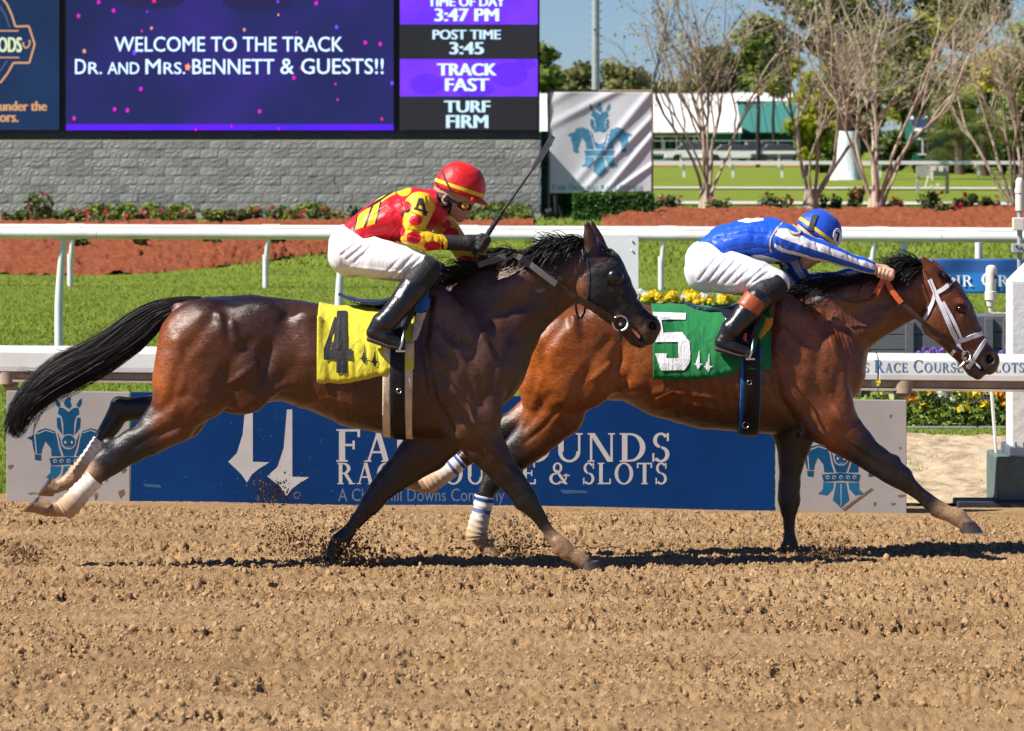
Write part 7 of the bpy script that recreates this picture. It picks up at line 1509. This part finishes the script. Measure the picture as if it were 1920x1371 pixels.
body_ch = [(.04, TOR4), (.03, ARM4), (.03, ARMF4), (.03, TH4), (.03, THF4), (.02, SH4), (.02, SHF4), (.02, HN)]
sb = SDF(D4, .005)
for kk, c in body_ch: sb.chain([(q[0], q[1], q[2]*.8, (q[3]*.8 if len(q) > 3 and q[3] else None), q[4] if len(q) > 4 else 0) for q in c], k=kk)
sb.ell(855, 358, 42, 44, .078, k=.02); sb.ell(858, 386, 24, 22, .056, k=.025); sb.ell(864, 402, 14, 11, .036, k=.02); sb.ell(868, 376, 14, 8, .05, k=.012)
sb.chain([(873, 381, 4, .009), (879, 393, 5.2, .012), (880, 397, 4.8, .016)], k=.008); sb.chain([(870, 404, 4.5, .022), (874, 404, 3, .018)], k=.006); sb.ell(862, 410, 8, 7, .022, k=.012)
sb.ell(876, 401, 5, 1.2, .024, k=.004, op=-1); sb.ell(868, 386, 8, 6, .014, y=-.04, k=.008, op=-1); sb.ell(868, 386, 8, 6, .014, y=.04, k=.008, op=-1); sb.ell(834, 376, 7, 11, .012, y=-.07, k=.006); sb.ell(834, 376, 3, 6, .008, y=-.083, k=.004, op=-1); sb.ell(834, 376, 7, 11, .012, y=.07, k=.006)
sb.field().skin(1); link('body', np_mesh('body', sb.V, sb.Q, True), M_SKIN, r4); bb4 = sb.bvh()
DOTS = [(760, 388, 12, 11), (779, 413, 13, 10), (776, 446, 14, 12), (811, 461, 16, 9), (752, 432, 7, 12), (836, 420, 10, 9), (846, 438, 14, 11), (872, 488, 14, 9), (905, 486, 9, 7)]
def a_slv(px, V): return np.minimum(surf_d(V, TOR4, D4)-np.minimum(surf_d(V, ARM4, D4), surf_d(V, ARMF4, D4))-.002, np.where(px[:, 0] > 752, 1, -1))
def a_dot(px, V):
    m = np.full(len(px), -1.0)
    for x, y, a, b_ in DOTS: m = np.maximum(m, 1-np.sqrt(((px[:, 0]-x)/a)**2+((px[:, 1]-y)/b_)**2))
    return np.where(a_slv(px, V) > 0, m, -1)
def a_yel(px, V):
    m = -np.minimum.reduce([poly_sd(px[:, 0], px[:, 1], p) for p in ([(664, 431), (671, 404), (698, 386), (682, 427)], [(688, 425), (700, 388), (714, 380), (704, 419)], [(690, 392), (715, 370), (740, 357), (742, 364), (712, 382)])]); m = np.maximum(m, 11-np.hypot((px[:, 0]-757)/1.3, px[:, 1]-357)); return np.where(a_slv(px, V) > 0, -1, m)
def a_blk(px, V):
    m = 1.7-np.minimum.reduce([line_d(px, l) for l in ([(664, 431), (671, 404)], [(683, 427), (699, 387)], [(705, 419), (714, 380)], [(690, 391), (735, 362)])]); return np.where(a_slv(px, V) > 0, -1, m)
YEL = (.78, .47, .015); RED = (.62, .008, .022)
M_J4 = fabric('red_yellow_silk', RED, .42, .5, 15, (1, 1, 1), sheen=.05, layers=(('slv', YEL), ('yel', YEL), ('blk', (.012, .012, .014)), ('dot', RED)))
cutJ4 = [(640, 419), (650, 405), (700, 350), (770, 330), (812, 345), (822, 365), (826, 392), (850, 400), (940, 455), (918, 500), (860, 510), (832, 472), (832, 440), (834, 480), (760, 480), (752, 462), (700, 458), (684, 454)]
jer4, SJ4 = garment('jersey', r4, D4, [(.035, TOR4), (.02, ARM4), (.02, ARMF4)], M_J4, .005, [(636, 424), (650, 400), (700, 350), (770, 330), (810, 345), (822, 365), (826, 385), (860, 410), (945, 455), (925, 505), (860, 515), (836, 500), (832.5, 480), (833, 442), (828, 475), (755, 490), (740, 482), (700, 476), (684, 457)], .0055, wr=[((16, 16, 9), .006, 1), ((34, 34, 20), .003, 2)], attrs=dict(slv=a_slv, dot=a_dot, yel=a_yel, blk=a_blk), fl=[([(705, 462), (742, 418)], 2.2, -.007), ([(722, 462), (752, 424)], 2.2, -.007), ([(738, 460), (758, 432)], 2, -.006), ([(690, 440), (745, 440)], 2.5, .005), ([(700, 404), (748, 376)], 2.5, -.005), ([(770, 424), (792, 430)], 1.8, -.005), ([(766, 431), (790, 438)], 1.8, -.006), ([(766, 439), (786, 445)], 1.8, -.005), ([(796, 446), (804, 462)], 1.8, -.004), ([(812, 446), (818, 464)], 1.8, -.005), ([(824, 446), (828, 462)], 1.6, -.004), ([(752, 372), (768, 410)], 2, -.006), ([(800, 372), (812, 400)], 2, -.006)])
bj4 = SJ4.bvh(); drape('arm_number_patch', [(779, 366), (797, 371), (804, 402), (797, 410), (770, 397)], bj4, fabric('gold_patch', YEL, .5, .3), r4, .004, 2, D4); drape_text('number_4', quad_dice([[(786, 372), (793, 374), (795, 386), (788, 386)], [(779, 393), (786, 372), (790, 374), (783, 393)], [(778, 390), (800, 397), (799, 401), (777, 394)], [(790, 380), (795, 381), (798, 406), (792, 404)]], 3), bj4, M_BLKP, r4, .009, D4); strap('arm_strap', [(752, 403), (762, 397), (771, 393)], bj4, .014, M_BLKFAB, r4, .003, .003, D4)
M_WBR = fabric('white_breeches', (.74, .72, .72), .6, .4, 13, (1.6, 1, .5), (0, .75, 0), var=.04)
br4, SB4 = garment('breeches', r4, D4, [(.04, HIPL), (.03, TH4), (.03, THF4)], M_WBR, .004, [(628, 410), (684, 446), (720, 438), (790, 455), (836, 478), (842, 540), (812, 520), (788, 492), (770, 520), (820, 545), (600, 545), (600, 440)], .006, wr=[((18, 18, 10), .004, 3)])
def line_fold(o, s, lines):
    me = o.data; N = s.normals(); px = s.px(); dv = folds(lines)(px, s.V); V = s.V+N*dv[:, None]; me.vertices.foreach_set('co', V.astype(np.float32).ravel()); me.update()
line_fold(br4, SB4, [([(640, 478), (668, 455)], 2.2, -.006), ([(650, 486), (684, 458)], 2.2, -.007), ([(664, 492), (694, 462)], 2.2, -.006), ([(678, 480), (702, 462)], 2, -.005), ([(735, 520), (775, 478)], 2.4, -.007), ([(750, 520), (790, 482)], 2.4, -.006), ([(720, 515), (752, 482)], 2, -.004), ([(660, 500), (760, 512)], 3, .004), ([(765, 512), (800, 488)], 2, -.006)])
for nm, S_, F_ in (('boot', SH4, FT4), ('boot', SHF4, FTF4)):
    bo, SBO = garment(nm, r4, D4, [(.02, S_), (.018, F_)], M_BLEATH, .006, None, .0055, wr=[((30, 30, 14), .0022, 5)]); 
    sgn = -1 if S_ is SH4 else 1
    V, Q = None, None
    sole = [(F_[1][0]-10, F_[1][1]+12, 5, .036, sgn*.327), (F_[-1][0]-20, F_[-1][1]+4, 5, .042, sgn*.33), (F_[-1][0]+2, F_[-1][1]+6, 4.5, .036, sgn*.33)]; garment('sole', bo, D4, [sole], mat('boot_sole', (.05, .04, .035), .8), 0, None, .005)
garment('knee_patch', r4, D4, [[(800, 505, 24, .06, -.235), (780, 530, 25, .062, -.26)]], M_BLKFAB, .007, None, .006)
# hands and whip
GLV = [(.015, [(830, 454, 14, .038, -.205), (858, 456, 14, .034, -.205), (880, 456, 14, .034, -.205)]), (.012, [(880, 456, 15, .03, -.205), (896, 455, 15, .026, -.2)])]
wax = (.55, -.83)
gl4, SG4 = garment('glove', r4, D4, [(.004, c) for c in fist(wax, (903, 456), -.2)]+GLV, M_BLKFAB, .001, None, .004)
garment('glove', r4, D4, [(.015, [(920, 479, 13, .034, .08), (936, 477, 12, .03, .07)]), (.012, [(936, 477, 12, .03, .07), (946, 476, 11, .026, .06)])]+[(.004, c) for c in fist((.9, .3), (950, 478), .05, 4)], M_BLKFAB, .001, None, .0045)
wh = empty('whip', W(905, 456, D4-.2), label='black riding whip with a silver padded tip held up by the red rider', cat='whip'); dw = D4-.212
MB().tube([W(887, 480, dw), W(903, 456, dw), W(918, 434, dw), W(945, 393, dw)], [.012, .012, .013, .009], 10).obj('handle', mat('whip_grip', (.012, .012, .013), .6, .3, bmp=.6, bscale=80), wh, smooth=True)
MB().tube([W(945, 393, dw), W(980, 343, dw), W(1000, 315, dw)], [.0075, .0075, .007], 8).obj('shaft', mat('whip_shaft', (.03, .03, .032), .3, .5, var=.3), wh, smooth=True); P_ = [W(999, 317, dw), W(1012, 298, dw), W(1037, 255, dw)]; ribbon('popper', P_, [(0, -1, 0)]*3, [.018, .03, .03], .01, mat('silver_popper', (.10, .10, .11), .25, .5, metal=.4, var=.6, vscale=30), wh)
# head gear
M_HELR = fabric('red_satin_cap', (.60, .010, .012), .45, .35, 14, sheen=.1, var=.08); M_HBY = fabric('yellow_cap_band', (.8, .55, .02), .5, .1)
he4, bhe4 = helmet(r4, D4, 860, 356, 18.8, M_HELR, M_HBY, .128, .108, .142)
for pts in ([(828, 316), (834, 334), (842, 350), (852, 368)], [(815, 338), (824, 352), (834, 364)]): strap('goggle_strap', pts, bhe4, .009, M_BLKFAB, r4, .002, .003, D4)
hr = SDF(D4, .005); hr.ell(838, 374, 26, 20, .081, ang=-18, k=.02); hr.chain([(818, 372, 14, .06), (824, 392, 16, .062), (834, 404, 10, .05)], k=.02); hr.field(); cut_poly(hr, [(805, 350), (845, 360), (846, 380), (840, 398), (838, 412), (810, 400)]).skin(1); link('hair', np_mesh('hair', hr.V, hr.Q, True), M_BLKFAB, r4)
strap('chin_strap', [(846, 372), (846, 386), (842, 400)], bb4, .012, M_BLKFAB, r4, .006, .004, D4)
gg = empty('goggles', W(873, 386, D4-.05), label='black racing goggles with amber lens on the red helmeted rider', cat='goggles')
garment('frame', gg, D4, [(.008, [(862, 382, 8, .012, -.058), (870, 386, 9, .014, -.05), (878, 388, 7, .02, -.03), (880, 388, 6, .02, 0), (878, 388, 7, .02, .03), (868, 386, 9, .014, .05)])], mat('goggle_frame', (.012, .012, .013), .4, .4), .0, None, .004)
MB().ell(W(872, 385.5, D4-.066), (.020, .012, .020), 16, 10).obj('lens', mat('amber_lens', (.62, .36, .03), .12, .6, coat=.5), gg, smooth=True); MB().ell(W(872, 385.5, D4-.0745), (.008, .005, .008), 12, 8).obj('lens_reflection', mat('painted_lens_reflection', (.35, .2, .02), .2), gg, smooth=True)  # the reflection on the lens is modelled as a small darker amber bead
strap('strap', [(838, 368), (850, 376), (860, 381)], bb4, .013, M_BLKFAB, gg, .006, .003, D4)
def stirrup(parent, d, y, top, foot, mt=M_STEEL):
    x, yy = foot; c = W(x, yy, d+y); MB().tube([c+Vector((-.012, -.055, .0)), c+Vector((0, -.06, .03)), c+Vector((.01, -.035, .085)), c+Vector((.012, 0, .105)), c+Vector((.01, .035, .085)), c+Vector((0, .06, .03)), c+Vector((-.012, .055, 0))], .006, 8).obj('stirrup_iron', mt, parent, smooth=True); MB().box(tuple(c+Vector((-.03, -.055, -.012))), tuple(c+Vector((.018, .055, .0)))).obj('stirrup_tread', mt, parent, bevel=.003)
    free_strap('stirrup_leather', [(top[0], top[1], y+.07), ((top[0]+x)/2+3, (top[1]+yy-38)/2, y+.03), (x+4, yy-36, y)], d, .022, .004, M_DKLEATH, parent)
stirrup(s4, D4, -.33, (775, 575), (754, 655)); stirrup(s4, D4, .33, (785, 575), (772, 652))

# rider 5 (blue and white)
r5 = empty('person', W(1380, 500, D5), label='rider in blue and white silks and blue helmet crouched low on the bay horse', cat='person')
TOR5 = [(1328, 480, 32, .13), (1364, 458, 36, .15), (1405, 450, 39, .165), (1445, 452, 41, .17), (1474, 456, 34, .15)]
ARM5 = [(1473, 446, 25, .066, -.17), (1510, 460, 20, .055, -.2), (1545, 472, 17, .046, -.19), (1590, 488, 14, .038, -.165), (1632, 502, 11, .031, -.14)]
ARMF5 = [(1472, 470, 24, .062, .15), (1490, 505, 17, .045, .17), (1508, 532, 15, .04, .15), (1560, 525, 13, .035, .14), (1620, 512, 11, .03, .12)]
HIP5 = [(1328, 492, 43, .15), (1324, 508, 40, .13)]
TH5 = [(1330, 502, 42, .12, -.09), (1375, 512, 37, .10, -.15), (1420, 520, 31, .085, -.2), (1456, 532, 24, .065, -.225)]
THF5 = [(1332, 506, 40, .12, .09), (1380, 518, 34, .095, .15), (1430, 528, 28, .08, .2), (1468, 540, 21, .062, .225)]
SH5 = [(1448, 536, 24, .058, -.235), (1421, 562, 24, .06, -.27), (1394, 592, 20, .054, -.305), (1374, 616, 17, .05, -.32)]; FT5 = [(1370, 620, 17, .042, -.32), (1354, 642, 13, .036, -.322), (1378, 652, 12, .042, -.328), (1404, 662, 7.5, .038, -.33)]
SHF5 = [(1465, 540, 22, .058, .235), (1440, 580, 21, .058, .29), (1400, 620, 17, .05, .32)]; FTF5 = [(1392, 622, 16, .042, .32), (1378, 640, 13, .036, .322), (1424, 660, 8, .038, .33)]
HN5 = [(1478, 452, 24, .062), (1498, 456, 22, .06), (1515, 458, 24, .06)]
sb = SDF(D5, .005)
for kk, c in [(.04, TOR5), (.03, ARM5), (.03, ARMF5), (.03, TH5), (.03, THF5), (.02, SH5), (.02, SHF5), (.02, HN5)]: sb.chain([(q[0], q[1], q[2]*.8, (q[3]*.8 if len(q) > 3 and q[3] else None), q[4] if len(q) > 4 else 0) for q in c], k=kk)
sb.ell(1528, 448, 42, 40, .078, ang=-40, k=.02); sb.ell(1516, 474, 25, 21, .056, ang=-30, k=.025); sb.ell(1514, 492, 13, 11, .036, k=.02); sb.ell(1533, 472, 9, 12, .05, ang=-40, k=.012)
sb.chain([(1534, 476, 4, .009), (1536, 486, 5, .012), (1535, 489, 4.6, .016)], k=.008); sb.chain([(1524, 492, 4.5, .022), (1527, 494, 3, .018)], k=.006); sb.ell(1511, 499, 8, 7, .022, k=.012); sb.ell(1527, 490, 5, 1.2, .024, ang=30, k=.004, op=-1); sb.ell(1527, 478, 6, 7, .013, y=-.042, k=.008, op=-1); sb.ell(1527, 478, 6, 7, .013, y=.042, k=.008, op=-1); sb.ell(1497, 466, 8, 10, .012, y=-.07, k=.006)
hnd5 = [(.012, [(1632, 502, 10, .03, -.14), (1646, 506, 11.5, .02, -.135), (1658, 508, 12, .018, -.13)])]
for c in fist((.95, .3), (1660, 512), -.125, 4.2): hnd5.append((.004, c))
for kk, c in hnd5: sb.chain(c, k=kk)
for kk, c in [(.012, [(1620, 512, 10, .03, .12), (1640, 510, 11.5, .02, .11)])]+[(.004, c) for c in fist((.95, .3), (1648, 512), .1, 4.2)]: sb.chain(c, k=kk)
sb.field().skin(1); link('body', np_mesh('body', sb.V, sb.Q, True), M_SKIN2, r5); bb5 = sb.bvh()
def a_slv5(px, V): return np.minimum(surf_d(V, TOR5, D5)-np.minimum(surf_d(V, ARM5, D5), surf_d(V, ARMF5, D5))-.004, px[:, 0]-1452)
def a_str5(px, V):
    m = np.full(len(px), -1.0)
    for A in (ARM5, ARMF5):
        P = [np.array(W(q[0], q[1], D5+q[4])) for q in A]; best = np.full(len(V), 9.0); ph = np.zeros(len(V))
        for i in range(len(P)-1):
            e = P[i+1]-P[i]; w = V-P[i]; t = np.clip(w@e/(e@e), 0, 1); q = w-t[:, None]*e; n = np.cross(e/np.linalg.norm(e), (0, 1, 0)); dd = np.linalg.norm(q, axis=1); a = np.arctan2(q@n, -q[:, 1]); u = dd < best; best = np.where(u, dd, best); ph = np.where(u, a, ph)
        m = np.where(best < .09, np.sin(ph*4+.5), m)
    return np.where(a_slv5(px, V) > 0, m, -1)
BLU = (.012, .085, .56)
def a_wht5(px, V): return np.where(a_slv5(px, V) > 0, -1, 6-np.hypot((px[:, 0]-1405)/4.5, px[:, 1]-411))
M_J5 = fabric('blue_white_silk', BLU, .42, .45, 13, sheen=.05, layers=(('wh', (.74, .73, .75)), ('st', (.74, .73, .75))))
jer5, SJ5 = garment('jersey', r5, D5, [(.035, TOR5), (.02, ARM5), (.02, ARMF5)], M_J5, .005, [(1290, 458), (1330, 400), (1440, 390), (1490, 405), (1500, 435), (1560, 450), (1640, 485), (1634, 520), (1560, 545), (1500, 560), (1470, 532), (1410, 512), (1366, 502), (1354, 480), (1325, 452)], .0055, wr=[((14, 14, 9), .006, 6), ((34, 34, 20), .003, 7)], attrs=dict(st=a_str5, wh=a_wht5), fl=[([(1340, 448), (1400, 436), (1450, 440)], 2.4, -.006), ([(1350, 432), (1420, 420)], 2.2, -.005), ([(1370, 470), (1420, 462), (1455, 468)], 2.4, -.007), ([(1390, 484), (1440, 474)], 2.2, -.006), ([(1330, 455), (1352, 474)], 2, -.006), ([(1345, 446), (1366, 476)], 2, -.005), ([(1452, 425), (1462, 470)], 2.2, -.007), ([(1500, 446), (1510, 474)], 1.8, -.005), ([(1530, 456), (1538, 482)], 1.8, -.005), ([(1556, 466), (1562, 488)], 1.6, -.005), ([(1590, 476), (1594, 498)], 1.5, -.004), ([(1610, 484), (1614, 504)], 1.5, -.004)]); bj5 = SJ5.bvh()
drape('number_oval', [(1443+36*math.cos(a), 491+11*math.sin(a)+10*math.cos(a)) for a in [i*.35 for i in range(18)]], bj5, fabric('white_oval', (.66, .65, .66), .5, .3), r5, .004, 2.5, D5); drape_text('number_1', quad_dice([[(1461, 488), (1469, 489), (1469, 503), (1460, 503)], [(1452, 500), (1472, 503), (1471, 507), (1452, 505)], [(1453, 489), (1462, 487), (1463, 491), (1454, 493)]], 3), bj5, M_BLKP, r5, .010, D5)
M_WBR2 = fabric('pale_breeches', (.70, .71, .77), .55, .4, 14, (1.6, 1, .5), (0, .75, 0), var=.04)
br5, SB5 = garment('breeches', r5, D5, [(.04, HIP5), (.03, TH5), (.03, THF5)], M_WBR2, .004, [(1290, 452), (1325, 452), (1354, 474), (1380, 465), (1430, 480), (1476, 505), (1494, 540), (1490, 575), (1470, 548), (1445, 520), (1428, 545), (1440, 575), (1260, 575), (1265, 480)], .006, wr=[((18, 18, 10), .004, 8)])
line_fold(br5, SB5, [([(1310, 525), (1345, 480)], 2.2, -.006), ([(1325, 530), (1362, 484)], 2.2, -.007), ([(1342, 530), (1378, 490)], 2.2, -.007), ([(1360, 530), (1394, 494)], 2.2, -.006), ([(1378, 530), (1410, 500)], 2.2, -.006), ([(1395, 535), (1428, 505)], 2.2, -.006), ([(1412, 530), (1440, 510)], 2, -.006), ([(1300, 495), (1330, 470)], 2, -.005), ([(1340, 545), (1420, 545)], 3, .004)])
for nm, S_, F_ in (('boot', SH5, FT5), ('boot', SHF5, FTF5)):
    bo, SBO = garment(nm, r5, D5, [(.02, S_), (.018, F_)], M_BLEATH, .006, None, .0055, wr=[((30, 30, 14), .002, 5)]); sgn = -1 if S_ is SH5 else 1
    garment('sole', bo, D5, [[(F_[1][0]-10, F_[1][1]+12, 5, .036, sgn*.325), (F_[-1][0]-20, F_[-1][1]+4, 5, .042, sgn*.33), (F_[-1][0]+2, F_[-1][1]+6, 4.5, .036, sgn*.33)]], bpy.data.materials['boot_sole'], 0, None, .005)
    if sgn < 0: garment('boot_cuff', bo, D5, [[(1428, 550, 25, .062, -.262), (1404, 578, 23, .06, -.29)]], mat('tan_boot_cuff', (.34, .075, .02), .4, .4, var=.25, vscale=20, bmp=.2, coat=.2), .007, [(1394, 540), (1442, 574), (1421, 598), (1376, 564)], .0055)
garment('knee_patch', r5, D5, [[(1453, 535, 24, .06, -.235), (1434, 548, 25, .062, -.255)]], M_BLKFAB, .007, None, .006)
M_HELB = fabric('blue_satin_cap', (.012, .07, .50), .48, .35, 14, sheen=.1, var=.08); he5, bhe5 = helmet(r5, D5, 1532, 438, 36.5, M_HELB, M_HBY, .122, .106, .128)
strap('goggle_strap', [(1530, 404), (1524, 418), (1519, 435), (1520, 450), (1524, 460)], bhe5, .03, M_BLKFAB, r5, .002, .004, D5)
drape('helmet_disc', circ(1569, 443, 8, 15, 14), bhe5, M_WAPP, r5, .003, 2, D5); drape_text('helmet_number', quad_dice([[(1565, 434), (1571, 436), (1571, 440), (1565, 437)], [(1569, 437), (1572, 439), (1569, 453), (1566, 451)]], 2), bhe5, M_BLKP, r5, .009, D5)
hr = SDF(D5, .005); hr.ell(1506, 462, 22, 18, .08, ang=-36, k=.02); hr.chain([(1490, 452, 14, .06), (1496, 472, 14, .06)], k=.02); hr.field(); cut_poly(hr, [(1478, 440), (1500, 430), (1530, 462), (1508, 478), (1500, 492), (1480, 476)]).skin(1); link('hair', np_mesh('hair', hr.V, hr.Q, True), mat('brown_hair', (.06, .03, .015), .6, .3, bmp=.5), r5)
strap('neck_strap', [(1470, 416), (1458, 430), (1447, 448), (1444, 464), (1446, 472)], bj5, .010, mat('tan_cord', (.45, .36, .22), .7), r5, .004, .004, D5); strap('neck_strap', [(1468, 414), (1482, 420), (1496, 432), (1500, 438), (1486, 440), (1478, 432)], bj5, .012, bpy.data.materials['tan_cord'], r5, .006, .004, D5)
stirrup(s5, D5, -.33, (1424, 590), (1408, 670)); stirrup(s5, D5, .33, (1440, 590), (1426, 668))
MB().tube([W(1398, 625, D5-.345), W(1396, 635, D5-.345), W(1399, 640, D5-.345)], [.008, .010, .006], 8).obj('stirrup_tie', mat('red_tie', (.55, .02, .04), .6), s5, smooth=True)
